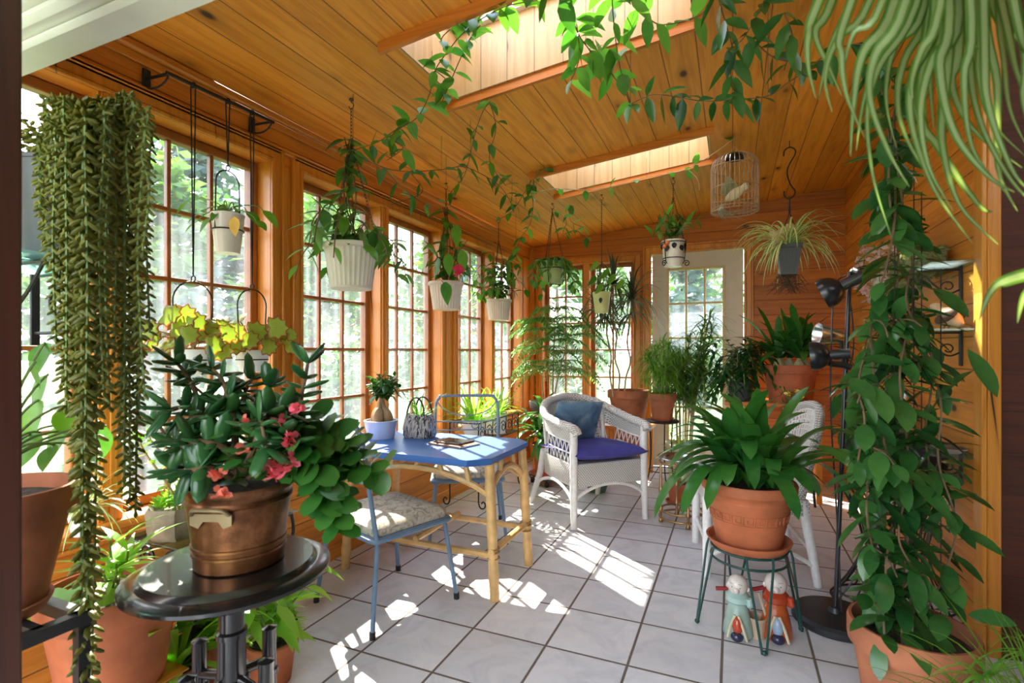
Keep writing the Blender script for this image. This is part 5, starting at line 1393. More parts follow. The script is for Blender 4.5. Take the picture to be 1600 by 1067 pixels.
# norfolk pine in a grey bowl on a stool, behind the armchair
c = V((-1.66, 4.76, 0))
t = thing('plant_stool', 'low wooden stool under the norfolk pine behind the armchair', 'stool', c)
mb = MB(); mb.lathe(c, [(0, .50), (.17, .50), (.175, .51), (.175, .53), (.17, .54), (0, .54)], 28); obj('seat', mb, M['trim_x'], t)
for k in range(4):
    a = .7+PI/2*k; mb = MB(); mb.tube([c+V((math.cos(a)*.12, math.sin(a)*.12, .50)), c+V((math.cos(a)*.16, math.sin(a)*.16, 0))], .014, 8); obj('leg', mb, M['trim_z'], t)
cc = c+V((0, 0, .54))
t = thing('norfolk_pine', 'feathery norfolk pine with tiered branches in a grey bowl', 'potted plant', cc)
pot(t, cc, .195, .165, 'grey_pot', 'bowl', taper=.6)
ms, ml = MB(), MB()
def frond(b, d, L, w):
    p = bez(b, b+d*L*.4+V((0, 0, .03)), b+d*L*.75+V((0, 0, .01)), b+d*L+V((0, 0, -.19*L/.4)), 9); ms.tube(p, [.0042]*5+[.003, .0028, .0024, .002, .0015], 4)
    for i in range(1, 10):
        q = p[i]; dd = (p[i]-p[i-1]).normalized(); sd = dd.cross(V((0, 0, 1))).normalized(); l = w*math.sin(PI*min(1, .12+.86*i/9))**.7
        for j in (0, .5):
            q2 = q.lerp(p[i-1], j)
            for s in (-1, 1):
                e = (sd*s+dd*.75+V((0, 0, rnd(-.6, .15)))).normalized()
                ml.leaf(q2, e, V((0, 0, 1)), l, .016, 'lance', .6, .1, 3)
                for h in (.3, .55, .8):
                    for s2 in (-1, 1):
                        ml.leaf(q2+e*l*h, (e*.7+dd*s2*.5+V((0, 0, .25))).normalized(), V((0, 0, 1)), l*.26, .006, 'grass', .3, .1, 2)
for (dx, dy, lx, h) in ((-.06, 0, -.10, .90), (.03, .03, .05, 1.02), (.07, -.04, .20, .82)):
    b0 = cc+V((dx, dy, .14)); tp = b0+V((lx, rnd(-.05, .05), h)); tr = bez(b0, b0+V((0, 0, h*.3)), tp-V((lx*.4, 0, h*.3)), tp, 10)
    ms.tube(tr, [.010-.0007*i for i in range(11)], 7)
    for k in range(4):
        f = .42+.19*k; q = tr[int(f*10)] if f < 1 else tr[-1]; L = .48*(1.12-.75*(f-.4))
        n = 6
        for i in range(n):
            a = k*.5+2*PI*i/n+rnd(-.2, .2); d = V((math.cos(a), math.sin(a)*.9, .10)).normalized()
            lim = 1.0
            if d.y > .2: lim = min(lim, max(.25, (5.33-q.y)/max(.05, L*d.y)))
            if d.x < -.2: lim = min(lim, max(.25, (q.x+2.05)/max(.05, -L*d.x)))
            frond(q, d, L*rnd(.8, 1.05)*lim, .10)
    ml.leaf(tp, V((0, 0, 1)), V((1, 0, 0)), .08, .02, 'lance', 0)
obj('trunks', ms, M['stem_tan'], t); obj('fronds', ml, M['norfolk'], t)

# dragon tree in a wide terracotta pot on a bench by the window
c = V((-.93, 5.03, 0))
t = thing('plant_bench', 'dark wooden bench by the back window carrying the dragon tree', 'bench', c)
mb = MB(); mb.box(c+V((0, 0, .47)), (.46, .36, .03), bev=.004); obj('top', mb, M['trim_x'], t)
for sx in (-1, 1):
    for sy in (-1, 1): mb = MB(); mb.box(c+V((sx*.19, sy*.14, .2275)), (.04, .04, .455)); obj('leg', mb, M['trim_z'], t)
saucer(c+V((0, 0, .485)), .17, 'terracotta', 'terracotta saucer under the wide pot by the back window', .03)
cc = c+V((0, 0, .494)); t = thing('dragon_tree', 'tall thin stemmed dragon tree in a wide terracotta pot by the back window', 'potted plant', cc)
pot(t, cc, .205, .325, 'terracotta_old', 'clay', taper=.70)
ms, ml = MB(), MB()
for (pts, n) in ((((958, 615), (953, 585), (955, 555), (948, 520), (952, 480), (958, 445)), 42), (((966, 615), (968, 585), (961, 560), (963, 520), (950, 500), (935, 485)), 36), (((976, 615), (978, 590), (985, 565), (980, 535), (984, 500), (987, 470)), 40)):
    p = smooth_path([at(u, v, 4.88+rnd(-.05, .05)) for u, v in pts], 4); p[0] = V((p[0].x, p[0].y, cc.z+.27)); ms.tube(p, .0085, 7); rosette(ml, p[-1], int(n*1.3), (.30, .46), .024, 'grass', (-.2, 1.5), (1.6, 3.0), 8, .25, .01)
    rosette(ml, p[-4], 18, (.25, .40), .022, 'grass', (-.5, .5), (1.6, 2.6), 7, .25, .01)
obj('stems', ms, M['stem_tan'], t); obj('foliage', ml, M['marginata'], t)

# small black stand with a grassy plant
c = V((-.565, 4.62, 0)); ZS = .597
t = thing('round_plant_stand', 'small round black plant stand left of the glazed door', 'plant stand', c)
mb = MB(); mb.lathe(c, [(0, ZS-.02), (.135, ZS-.02), (.142, ZS-.012), (.142, ZS-.004), (.136, ZS), (0, ZS)], 32); obj('top', mb, M['black_metal'], t)
for k in range(3):
    a = 3.6+2*PI*k/3; o = V((math.cos(a), math.sin(a), 0)); mb = MB(); mb.tube(smooth_path([c+o*.11+V((0, 0, ZS-.02)), c+o*.10+V((0, 0, .35)), c+o*.12+V((0, 0, .12)), c+o*.185+V((0, 0, .006))], 5), .006, 6); obj('leg', mb, M['black_metal'], t)
mb = MB(); mb.tube(ring(c+V((0, 0, .16)), .115, 24), .0045, 5, True); obj('brace_ring', mb, M['black_metal'], t)
saucer(c+V((0, 0, ZS)), .098, 'terracotta', 'small terracotta saucer on the round black stand', .022)
cc = c+V((0, 0, ZS+.009)); t = thing('umbrella_plant', 'feathery umbrella plant in a terracotta pot on the round black stand', 'potted plant', cc)
pot(t, cc, .120, .225, 'terracotta_old', 'clay', taper=.7)
ms, ml = MB(), MB()
def umbrella(b, L, lean, nn=26, Ll=(.16, .28), w=.010):
    tp = V(b)+lean+V((0, 0, L)); p = bez(b, V(b)+V((0, 0, L*.5)), tp-lean*.3-V((0, 0, L*.15)), tp, 7); ms.tube(p, .0028, 5)
    rosette(ml, tp, nn, Ll, w, 'grass', (-.4, 1.2), (1.0, 2.6), 5, .2, .004)
for k in range(24):
    a = k*2.4; umbrella(cc+V((math.cos(a)*.04, math.sin(a)*.04, .19)), rnd(.12, .46), V((math.cos(a)*rnd(.03, .20), math.sin(a)*rnd(.03, .16), 0)))
rosette(ml, cc+V((0, 0, .20)), 26, (.12, .22), .030, 'lance', (.2, 1.2), (1, 2), 5, .2, .04)
obj('stems', ms, M['stem_green'], t); obj('foliage', ml, M['papyrus'], t)
# celadon pot on the floor with tall bamboo like stems
c = V((-.42, 5.10, 0)); t = thing('bamboo_palm', 'tall feathery bamboo palm in a celadon pot standing before the door', 'potted plant', c)
pot(t, c, .185, .325, 'pale_green', 'clay', taper=.76)
ms, ml = MB(), MB()
for k in range(17):
    a = k*2.4; b = c+V((math.cos(a)*.07, math.sin(a)*.07, .29)); h = rnd(.70, 1.22); ln = V((math.cos(a)*rnd(.05, .20)+.04, math.sin(a)*rnd(.0, .10)-.05, 0))
    tp = b+ln+V((0, 0, h)); p = bez(b, b+V((0, 0, h*.5)), tp-ln*.3-V((0, 0, h*.2)), tp, 12); ms.tube(p, .005, 6)
    for i in range(5, 13):
        for j in range(11):
            az = rnd(0, 6.28); d = V((math.cos(az), math.sin(az)*.8, rnd(-.2, .9))).normalized()
            ml.leaf(p[i], d, V((0, 0, 1)), rnd(.18, .32), .016, 'grass', rnd(.8, 2.2), .2, 5)
obj('stems', ms, M['stem_tan'], t); obj('foliage', ml, M['papyrus'] if False else leafm('bamboo_palm_leaf', (.06, .19, .04), (.17, .33, .07), .4, .45), t)
ml = MB(); rosette(ml, c+V((.05, -.10, .28)), 16, (.15, .28), .014, 'grass', (.4, 1.3), (.5, 1.8), 6, .2, .03); obj('low_foliage', ml, M['bright'], t)
# small terracotta pot under the tray table, green pot under the armchair
c = V((-.40, 4.22, 0)); saucer(c, .092, 'terracotta', 'small terracotta saucer on the floor behind the tray table', .024)
cc = c+V((0, 0, .009)); t = thing('small_potted_plant', 'thin stemmed plant in a small terracotta pot behind the tray table', 'potted plant', cc)
pot(t, cc, .084, .15, 'terracotta', 'clay', taper=.7)
ms, ml = MB(), MB()
for k in range(5): a = k*1.3; ms.tube(bez(cc+V((0, 0, .13)), cc+V((0, 0, .3)), cc+V((.05*math.cos(a), .05*math.sin(a), .35)), cc+V((.12*math.cos(a), .1*math.sin(a), .42)), 8), .003, 5)
stems(ms, ml, cc+V((0, 0, .13)), 5, (.25, .42), (.05, .13), .08, .10, .02, 'grass', 1.0); obj('stems', ms, M['stem_tan'], t); obj('foliage', ml, M['bright'], t)
c = V((-1.06, 4.28, 0)); mb = MB(); t = thing('glazed_pot', 'low dark green glazed pot on the floor behind the armchair', 'pot', c)
pot(t, c, .10, .125, 'dark_green', 'bowl', taper=.72)

# big terracotta pot with key pattern on a dark green wire stand
c = V((.062, 2.445, 0)); ZW = .352
wire_stand('wire_plant_stand', 'dark green hairpin leg wire stand under the strap leaved plant', c, .150, ZW, 'green_metal', 4, 1.42, a0=.25, r=.0052)
saucer(c+V((0, 0, ZW+.0055)), .172, 'terracotta', 'large terracotta saucer on the dark green wire stand', .036)
cc = c+V((0, 0, ZW+.015)); t = thing('strap_leaf_plant', 'glossy strap leaved plant in a key patterned terracotta pot on a wire stand', 'potted plant', cc)
H = .275; Rr = .19
mb = MB(); mb.lathe(cc, [(0, 0), (.125, 0), (.130, .008), (.168, H*.70), (.171, H*.72), (.168, H*.745), (.173, H*.80), (.180, H*.82), (.190, H*.86), (.192, H*.97), (.188, H), (.176, H), (.160, H*.8), (.12, .02), (0, .02)], 44); obj('pot', mb, M['terracotta'], t)
mb = MB(); mb.lathe(cc, [(.165, H*.88), (0, H*.9)], 32); obj('soil', mb, M['soil'], t)
mb = MB(); nk = 22                                       # raised greek key band
def onpot(a, z): 
    r = .130+(.168-.130)*(z-.008)/(H*.70-.008)+.0012; return cc+V((math.cos(a)*r, math.sin(a)*r, z))
for k in range(nk):
    a0 = 2*PI*k/nk; da = 2*PI/nk; z0, z1 = H*.42, H*.56
    key = [(0, 0), (0, 1), (.8, 1), (.8, .3), (.35, .3), (.35, .65)]
    mb.tube([onpot(a0+da*x, z0+(z1-z0)*y) for x, y in key] , .0022, 4); mb.tube([onpot(a0, z0), onpot(a0+da*.5, z0), onpot(a0+da, z0)], .0022, 4)
obj('key_pattern', mb, M['terracotta'], t)
ml = MB(); top = cc+V((0, 0, H-.02))
for s in ((-.06, 0), (.05, .03), (.02, -.06), (-.02, .07), (.09, -.03)):
    for k in range(15):
        a = (0 if k % 2 else PI)+rnd(-1.5, 1.5)+s[0]*6; e = rnd(.75, 1.5); d = V((math.cos(a)*math.cos(e), math.sin(a)*math.cos(e), math.sin(e)))
        ml.leaf(top+V((s[0]+.01*math.cos(a), s[1], 0)), d, V((0, 0, 1)) if e < 1.2 else V((-math.cos(a), -math.sin(a), .2)), rnd(.34, .54), .074*rnd(.8, 1.1), 'strap', rnd(1.3, 3.2), .12, 12)
obj('foliage', ml, M['clivia'], t)

# pair of glazed ceramic figures carrying a bucket on a pole
def figure(name, label, c, rz, robe, robe2, face, trouser, hgt):
    t = thing(name, label, 'figurine', c); Q = Matrix.Rotation(rz, 3, 'Z'); s = hgt/.27; c = V(c)
    mb = MB(); mb.lathe(c, [(r*s, z*s) for r, z in [(0, .004), (.057, .004), (.062, .012), (.058, .05), (.051, .085), (.043, .12), (.037, .145), (.038, .165), (.034, .182), (.02, .192), (0, .194)]], 24, sy=.9)
    obj('robe', mb, robe, t)
    mb = MB(); mb.lathe(c+Q @ V((.004*s, 0, .150*s)), [(.044*s, 0), (.050*s, .006*s), (.050*s, .026*s), (.036*s, .042*s), (.028*s, .044*s)], 22); obj('collar_cape', mb, robe2, t)
    hc = c+Q @ V((.008*s, 0, .222*s)); mb = MB(); mb.ball(hc, (.042*s, .040*s, .045*s), 18, 12); mb.ball(hc+Q @ V((.030*s, 0, -.012*s)), (.016*s, .020*s, .016*s), 10, 8); mb.ball(hc+Q @ V((.043*s, 0, -.007*s)), (.005*s, .0045*s, .004*s), 8, 6)
    for g in (-1, 1): mb.ball(hc+Q @ V((-.004*s, g*.040*s, -.012*s)), (.008*s, .006*s, .012*s), 8, 6)
    obj('head', mb, face, t)
    for g in (-1, 1):
        mb = MB(); mb.ball(hc+Q @ V((.0385*s, g*.016*s, .002*s)), (.002*s, .006*s, .0016*s), 8, 6); obj('eye', mb, M['black_metal'], t)
        mb = MB(); mb.tube([hc+Q @ V((.036*s, g*.008*s, .016*s)), hc+Q @ V((.034*s, g*.024*s, .016*s))], .0006*s, 5); obj('eyebrow', mb, M['black_metal'], t)
    mb = MB(); mb.ball(hc+Q @ V((.0445*s, 0, -.018*s)), (.0015*s, .003*s, .0012*s), 8, 6); obj('mouth', mb, M['coral'] if False else trouser, t)
    mb = MB(); mb.ball(c+Q @ V((.044*s, .006*s, .062*s)), (.022*s, .022*s, .040*s), 12, 9); obj('trouser_knee', mb, trouser, t)
    mb = MB(); mb.ball(c+Q @ V((.056*s, .006*s, .020*s)), (.026*s, .021*s, .020*s), 12, 9); obj('shoe', mb, flat('glossy_dark_glaze', (.03, .025, .06), .15), t)
    mb = MB(); mb.tube([c+Q @ V((.047*s, -.004*s, .105*s)), c+Q @ V((.056*s, -.020*s, .06*s)), c+Q @ V((.055*s, -.032*s, .008*s))], .006*s, 6); mb.tube([c+Q @ V((.047*s, .010*s, .105*s)), c+Q @ V((.055*s, .030*s, .06*s)), c+Q @ V((.050*s, .044*s, .008*s))], .006*s, 6); obj('robe_trim', mb, flat('cream_glaze', (.62, .52, .34), .25), t)
    mb = MB(); mb.tube(smooth_path([c+Q @ V((.0, .036*s, .165*s)), c+Q @ V((.03*s, .052*s, .155*s)), c+Q @ V((.036*s, .050*s, .185*s))], 4), [.016*s]*3+[.014*s]*3+[.011*s]*3, 8); obj('sleeve', mb, robe2, t)
    return t
skin = flat('pale_glazed_face', (.66, .57, .50), .2, noise=.06)
f1 = ground(1153, 992); f2 = ground(1212, 995)
rzf = math.radians(-100)
figure('ceramic_figure', 'bald ceramic figure in a pale green robe under the wire stand', f1, rzf, flat('celadon_glaze', (.30, .40, .33), .2, noise=.15), flat('light_celadon_glaze', (.36, .50, .44), .2, noise=.1), skin, flat('red_glaze', (.45, .06, .025), .15), .262)
figure('ceramic_figure', 'bald ceramic figure in an orange red robe beside the wooden bucket', f2, rzf+.15, flat('orange_red_glaze', (.42, .085, .02), .18, noise=.25), flat('deep_red_glaze', (.40, .05, .018), .18, noise=.15), skin, flat('blue_grey_glaze', (.30, .38, .50), .2), .278)
m = (f1+f2)*.5 - FWD*.0; t = thing('ceramic_bucket', 'small tan ceramic bucket hung from a red pole between two figures', 'bucket', m)
mb = MB(); mb.lathe(m, [(0, .0), (.030, 0), (.038, .075), (.041, .078), (.041, .085), (.036, .085), (.029, .02), (0, .02)], 22); obj('pail', mb, flat('tan_glaze', (.50, .36, .24), .3), t)
mb = MB(); mb.tube([m+V((-.038, 0, .08)), m+V((-.012, 0, .178))+FWD*.01, m+V((.012, 0, .178))+FWD*.01, m+V((.038, 0, .08))], .006, 7); obj('handle', mb, flat('tan_glaze_handle', (.52, .40, .26), .3), t)
d = (f2-f1).normalized(); mb = MB(); mb.tube([f1-d*.075+V((0, 0, .176))+FWD*.040, m+V((0, 0, .188))+FWD*.02, f2+d*.03+V((0, 0, .200))+FWD*.045], .009, 8); obj('carrying_pole', mb, flat('dark_red_pole', (.28, .03, .03), .25), t)

# bulb plant on a stand in the far right corner, and its neighbours
c = V((.42, 4.84, 0))
t = thing('corner_table', 'low wooden plant table in the far right corner', 'table', c)
mb = MB(); mb.box(c+V((-.12, -.02, .765)), (.72, .46, .03), bev=.004); obj('top', mb, M['trim_x'], t)
for sx in (-.44, .20):
    for sy in (-.21, .17): mb = MB(); mb.box(c+V((sx, sy, .375)), (.04, .04, .75)); obj('leg', mb, M['trim_z'], t)
cc = c+V((.02, 0, .78)); t = thing('bulb_plant', 'large bulb plant with broad glossy leaves in a terracotta pot in the far corner', 'potted plant', cc)
pot(t, cc, .205, .305, 'terracotta', 'clay', taper=.78)
mb = MB(); ml = MB()
for (dx, dy) in ((-.09, -.05), (.06, -.06), (.0, .05), (.11, .03), (-.06, .06)):
    b = cc+V((dx, dy, .25)); mb.lathe(b, [(0, 0), (.035, .01), (.046, .04), (.036, .07), (.020, .09), (.017, .11), (0, .115)], 14)
    for k in range(14):
        a = rnd(0, 6.28); e = rnd(.45, 1.5); ml.leaf(b+V((0, 0, .10)), V((math.cos(a)*math.cos(e), math.sin(a)*math.cos(e)*.8, math.sin(e))), V((0, 0, 1)) if e < 1.1 else V((-math.cos(a), -math.sin(a), .2)), rnd(.32, .52), .062, 'strap', rnd(.8, 2.0), .16, 8)
obj('bulbs', mb, flat('pale_green_bulb', (.48, .46, .24), .5, noise=.2), t); obj('foliage', ml, M['clivia'], t)
cc = c+V((-.36, -.08, .78)); t = thing('parlor_palm', 'dense dark green parlor palm beside the bulb plant', 'potted plant', cc)
pot(t, cc, .105, .16, 'grey_pot', 'plain', taper=.8)
ms, ml = MB(), MB()
for k in range(42):
    a = k*2.4; s = rnd(.08, .32); h = rnd(-.02, .40); o = V((math.cos(a), math.sin(a)*.8, 0)); b = cc+V((0, 0, .14)); p = bez(b, b+V((0, 0, .14+h*.4)), b+o*s*.7+V((0, 0, h+.12)), b+o*s+V((0, 0, h-.10)), 9); ms.tube(p, .003, 5)
    for i in range(3, 10):
        dd = (p[i]-p[i-1]).normalized(); sd = dd.cross(V((0, 0, 1))); sd = sd.normalized() if sd.length > .1 else V((1, 0, 0))
        for g in (-1, 1): ml.leaf(p[i], (sd*g+dd*.6+V((0, 0, -.1))).normalized(), V((0, 0, 1)), rnd(.10, .15), .032, 'lance', .7, .15, 4)
obj('stems', ms, M['stem_green'], t); obj('foliage', ml, M['palm'], t)
cc = V((.44, 4.52, 0)); t = thing('side_stool', 'small dark stool behind the fan backed chair', 'stool', cc)
mb = MB(); mb.lathe(cc, [(0, .60), (.13, .60), (.135, .615), (.13, .63), (0, .63)], 24); obj('seat', mb, M['black_metal'], t)
for k in range(3): a = k*2.09; mb = MB(); mb.tube([cc+V((math.cos(a)*.09, math.sin(a)*.09, .60)), cc+V((math.cos(a)*.14, math.sin(a)*.14, 0))], .010, 7); obj('leg', mb, M['black_metal'], t)
cc = cc+V((0, 0, .63)); t = thing('yellow_flowered_plant', 'small leafy plant with yellow blooms below the bulb plant', 'potted plant', cc)
pot(t, cc, .08, .12, 'cream_china', 'plain'); ms, ml = MB(), MB(); stems(ms, ml, cc+V((0, 0, .1)), 16, (.05, .19), (.05, .16), .04, .075, .022, 'lance', .6); obj('stems', ms, M['stem_green'], t); obj('foliage', ml, M['vine'], t)
mb = MB()
for (u, v) in ((1243, 612), (1250, 620), (1232, 616)):
    q = at(u, v, cc.dot(FWD)-.13)
    for k in range(9): mb.leaf(q+rdir()*.008, rdir(-.3, .7), rdir(), .03, .02, 'round', .2, .1, 3)
obj('yellow_blooms', mb, leafm('yellow_petal', (.75, .62, .12), (.85, .75, .25), .3, .5), t)

# curved wire basket stand on the right with its black basin and plant
c = V((.70, 2.93, 0)); ZB_ = .55
t = thing('wire_basket_stand', 'black waisted wire plant stand behind the climbing hoya', 'plant stand', c)
def wr(f): return .125+.13*abs(2*f-1)**1.6*(1 if f < .5 else .75)
for k in range(18):
    a = 2*PI*k/18; mb = MB(); mb.tube([c+V((math.cos(a)*wr(f), math.sin(a)*wr(f)*.75, .004+ZB_*f)) for f in [i/12 for i in range(13)]], .0042, 5); obj('wire_rib', mb, M['black_metal'], t)
for f in (0, .06, .5, 1):
    mb = MB(); mb.tube([c+V((math.cos(a)*wr(f)*1.01, math.sin(a)*wr(f)*.757, .006+ZB_*f)) for a in [2*PI*i/28 for i in range(28)]], .005, 6, True); obj('hoop', mb, M['black_metal'], t)
cc = c+V((0, 0, ZB_+.012)); t = thing('basin_plant', 'arching leaved plant in a black basin on the waisted wire stand', 'potted plant', cc)
mb = MB(); mb.lathe(cc, [(0, 0), (.17, 0), (.185, .02), (.21, .20), (.217, .205), (.217, .215), (.20, .215), (.17, .03), (0, .03)], 36, sy=.76); obj('basin', mb, M['black_metal'], t)
mb = MB(); mb.lathe(cc, [(.195, .19), (0, .2)], 28, sy=.76); obj('soil', mb, M['soil'], t)
ms, ml = MB(), MB(); stems(ms, ml, cc+V((-.08, -.02, .2)), 18, (.06, .30), (.10, .24), .08, .13, .042, 'lance', .9, .004, sag=.06, start=.06, az=(1.9, 5.0)); obj('stems', ms, M['stem_green'], t); obj('foliage', ml, M['hoya'], t)
# ---------------------------------------------------------------- glass shelves on the right wall
def shelf_z(v, u=1500):                               # height on the right wall plane at pixel v
    d = FWD+(u-800)/799*RGT; tt = XR/d.x if d.x > 0 else 3; return at(u, v, tt).z
SH = []
SW = .17
for i, (v, lab) in enumerate(((404, 'glass shelf on iron brackets, top one on the right wall'), (512, 'glass shelf on iron brackets, middle one on the right wall'), (716, 'glass shelf on iron brackets, lowest on the right wall'))):
    d = FWD+(1500-800)/799*RGT; tt = (XR-.09)/d.x; z = at(1500, v, tt).z; SH.append(z)
    t = thing('glass_shelf', lab, 'shelf', (XR-SW/2, 3.3, z), 'glass shelves on the right wall')
    mb = MB(); mb.bb(XR-SW, XR-.002, 2.64, 4.05, z-.008, z, bev=.002); obj('glass', mb, M['shelf_glass'], t)
    for y in (2.86, 3.85):
        mb = MB(); mb.bb(XR-.010, XR-.001, y-.012, y+.012, z-.16, z+.01, bev=.002); mb.tube([V((XR-.006, y, z-.013)), V((XR-SW*.92, y, z-.013))], .0045, 6)
        mb.tube(smooth_path([V((XR-.008, y, z-.10)), V((XR-.05, y, z-.115)), V((XR-.10, y, z-.075)), V((XR-.14, y, z-.02))], 5), .004, 6); mb.tube(spiral(V((XR-.05, y, z-.085)), .030, .010, 1.2, (0, 0, -1), (-1, 0, 0), 18), .0035, 5)
        obj('bracket', mb, M['black_metal'], t)
XS = XR-.085
c = V((XS-.02, 3.08, SH[0])); t = thing('mossy_planter', 'mossy planter overflowing with grey green growth on the top glass shelf', 'potted plant', c)
mb = MB(); mb.box(c+V((0, 0, .055)), (.16, .30, .11), bev=.012); obj('trough', mb, M['moss'] if False else flat('mossy_trough', (.24, .25, .12), .9, noise=.4, scale=60, bump=.8), t)
ml = MB()
for k in range(900):
    p = c+V((rnd(-.09, .05), rnd(-.19, .16), .10)); f = R.random()
    if f < .55: p = c+V((-.085-rnd(0, .03), rnd(-.18, .15), rnd(-.10, .12)))
    if f > .80: p = c+V((rnd(-.08, .07), -.152-rnd(0, .03), rnd(-.06, .11)))
    ml.leaf(p, rdir(-1, .5), rdir(), rnd(.014, .035), .012, 'ovate', .3, .1, 2)
obj('creeping_growth', ml, M['moss'], t)
ms, ml = MB(), MB(); stems(ms, ml, c+V((-.03, 0, .10)), 20, (.05, .20), (.04, .09), .035, .055, .025, 'ovate', .5, .003); obj('stems', ms, M['stem_brown'], t); obj('foliage', ml, M['palm'], t)
c = V((XS-.03, 3.62, SH[0])); t = thing('orchid', 'pale pink and white orchid cascading from the top glass shelf', 'potted plant', c)
pot(t, c, .07, .11, 'cream_china', 'plain'); ms = MB(); ml = MB(); rosette(ml, c+V((0, 0, .1)), 9, (.11, .19), .045, 'strap', (.3, 1), (.8, 2), az=(1.9, 4.4)); obj('foliage', ml, M['clivia'], t)
k_ = 0
for (us, v0, v1) in ((1342, 395, 430), (1352, 380, 415), (1365, 395, 455), (1376, 395, 440), (1392, 385, 435), (1348, 420, 450), (1360, 440, 468)):
    d = FWD+(us-800)/799*RGT; tt = (XR-.20)/d.x; a, b = at(us, v0, tt), at(us-2, v1, tt)
    ms.tube(bez(c+V((0, 0, .10)), c+V((-.05, 0, .22)), a+V((0, 0, .10)), a, 8)+[b], .0022, 5)
    n = 7
    for i in range(n):
        q = a.lerp(b, i/(n-1))+V((rnd(-.02, .02), rnd(-.03, .03), 0)); fl = MB()
        for j in range(5): fl.leaf(q, rdir(-.8, .5)-FWD*.3, rdir(), rnd(.028, .040), .024, 'round', .3, .15, 3)
        obj('flower', fl, M['orchid'], t)
obj('stems', ms, M['stem_green'], t)
bird('bird_figurine', 'brown and buff bird figurine on the middle glass shelf', V((XS+.0, 2.735, SH[1])), 1.5, PI*.72, flat('buff_bird', (.50, .36, .22), .6, noise=.25), flat('dark_brown_wing', (.10, .05, .03), .6, noise=.3))
bird('bird_figurine', 'orange bird figurine at the far end of the middle glass shelf', V((XS-.02, 3.80, SH[1])), 1.5, PI*.9, flat('orange_bird', (.62, .25, .05), .6, noise=.2), flat('orange_brown_wing', (.36, .14, .04), .6))
c = V((XS-.02, 3.45, SH[1])); t = thing('ivy_pot', 'small leafy trailing plant in a clay pot on the middle glass shelf', 'potted plant', c)
pot(t, c, .07, .11, 'terracotta', 'clay'); ms, ml = MB(), MB()
for k in range(16):
    a = k*2.4; o = V((math.cos(a)*.7-.3, math.sin(a), 0)); L = rnd(.05, .32); b = c+V((0, 0, .10)); p = bez(b, b+o*.05+V((0, 0, .10)), b+o*.12+V((0, 0, .05)), b+o*.16+V((0, 0, -L)), 8); ms.tube(p, .002, 4); leaves_on(ml, p, .03, .035, .02, 'ovate', .5)
obj('stems', ms, M['stem_brown'], t); obj('foliage', ml, M['moss'] if False else M['succulent'], t)
c = V((XS-.0, 2.73, SH[2])); t = thing('glass_dish', 'small clear glass dish on the lowest glass shelf', 'dish', c)
mb = MB(); mb.lathe(c, [(0, 0), (.035, 0), (.04, .004), (.062, .022), (.066, .024), (.058, .021), (.036, .007), (0, .006)], 28); obj('bowl', mb, glass_mat('thick_clear_glass', .35, (.9, .95, 1), False, .2), t)
c = V((XS-.05, 3.42, SH[2])); t = thing('picture_card', 'white framed card leaning on the wall above the lowest glass shelf', 'picture', c)
Mx = Matrix.Rotation(math.radians(12), 3, 'Y') 
mb = MB(); mb.box(c+V((.03, 0, .11)), (.012, .20, .22), M=Mx, bev=.003); obj('frame', mb, M['white_china'], t)
mb = MB(); mb.box(c+V((.0225, 0, .1105)), (.004, .13, .14), M=Mx); obj('card', mb, flat('olive_card', (.34, .33, .12), .7), t)

# ---------------------------------------------------------------- climbing hoya on the right
c = at(1424, 985, 1.62); c.z = 0
saucer(c, .165, 'terracotta', 'terracotta saucer under the climbing hoya by the right post', .04)
cc = c+V((0, 0, .009)); t = thing('climbing_hoya', 'climbing hoya on tall strings in a terracotta pot by the right post', 'potted plant', cc)
pot(t, cc, .172, .325, 'terracotta_old', 'clay', taper=.70, soil_at=.86)
ms, ml = MB(), MB()
TR_ = [[(1395, 960), (1385, 880), (1370, 800), (1395, 700), (1400, 600), (1395, 500), (1405, 400), (1415, 300), (1400, 180), (1385, 100)],
       [(1410, 970), (1400, 890), (1410, 800), (1400, 700), (1420, 600), (1430, 500), (1420, 400), (1405, 300), (1410, 200), (1430, 90)],
       [(1425, 970), (1430, 880), (1440, 780), (1450, 680), (1440, 580), (1460, 480), (1440, 400), (1425, 310), (1415, 220)],
       [(1440, 965), (1460, 880), (1475, 780), (1480, 680), (1490, 590), (1470, 520), (1450, 470), (1440, 420)],
       [(1455, 970), (1490, 900), (1510, 820), (1500, 720), (1505, 640), (1490, 560), (1475, 490)],
       [(1430, 965), (1445, 900), (1420, 840), (1430, 760), (1415, 690), (1435, 620), (1450, 560), (1425, 500)],
       [(1400, 965), (1375, 920), (1385, 850), (1400, 780), (1375, 740), (1385, 660), (1375, 600), (1390, 540)]]
for k, tr in enumerate(TR_):
    p = smooth_path([at(u-(34 if 430 < v < 760 else 16), v, 1.62+rnd(-.10, .10)) for u, v in tr], 5); p[0] = V((p[0].x, p[0].y, cc.z+.27))
    ms.tube(p, .0032, 5); leaves_on(ml, p, .046, .122, .052, 'ellip', .6, .06, .45, down=.8, segs=6, fold=.14)
for k in range(26):                                      # short side shoots to fill the column
    tr = R.choice(TR_); u, v = R.choice(tr[1:-2] if len(tr) > 8 else tr[1:]); b = at(u-30, v, 1.62+rnd(-.1, .1)); o = rdir(-.4, .3)*rnd(.05, .10)
    p = bez(b, b+o*.4, b+o*.8, b+o+V((0, 0, -.05)), 5); ms.tube(p, .0026, 5); leaves_on(ml, p, .05, .118, .052, 'ellip', .6, .02, .4, down=.7, segs=6)
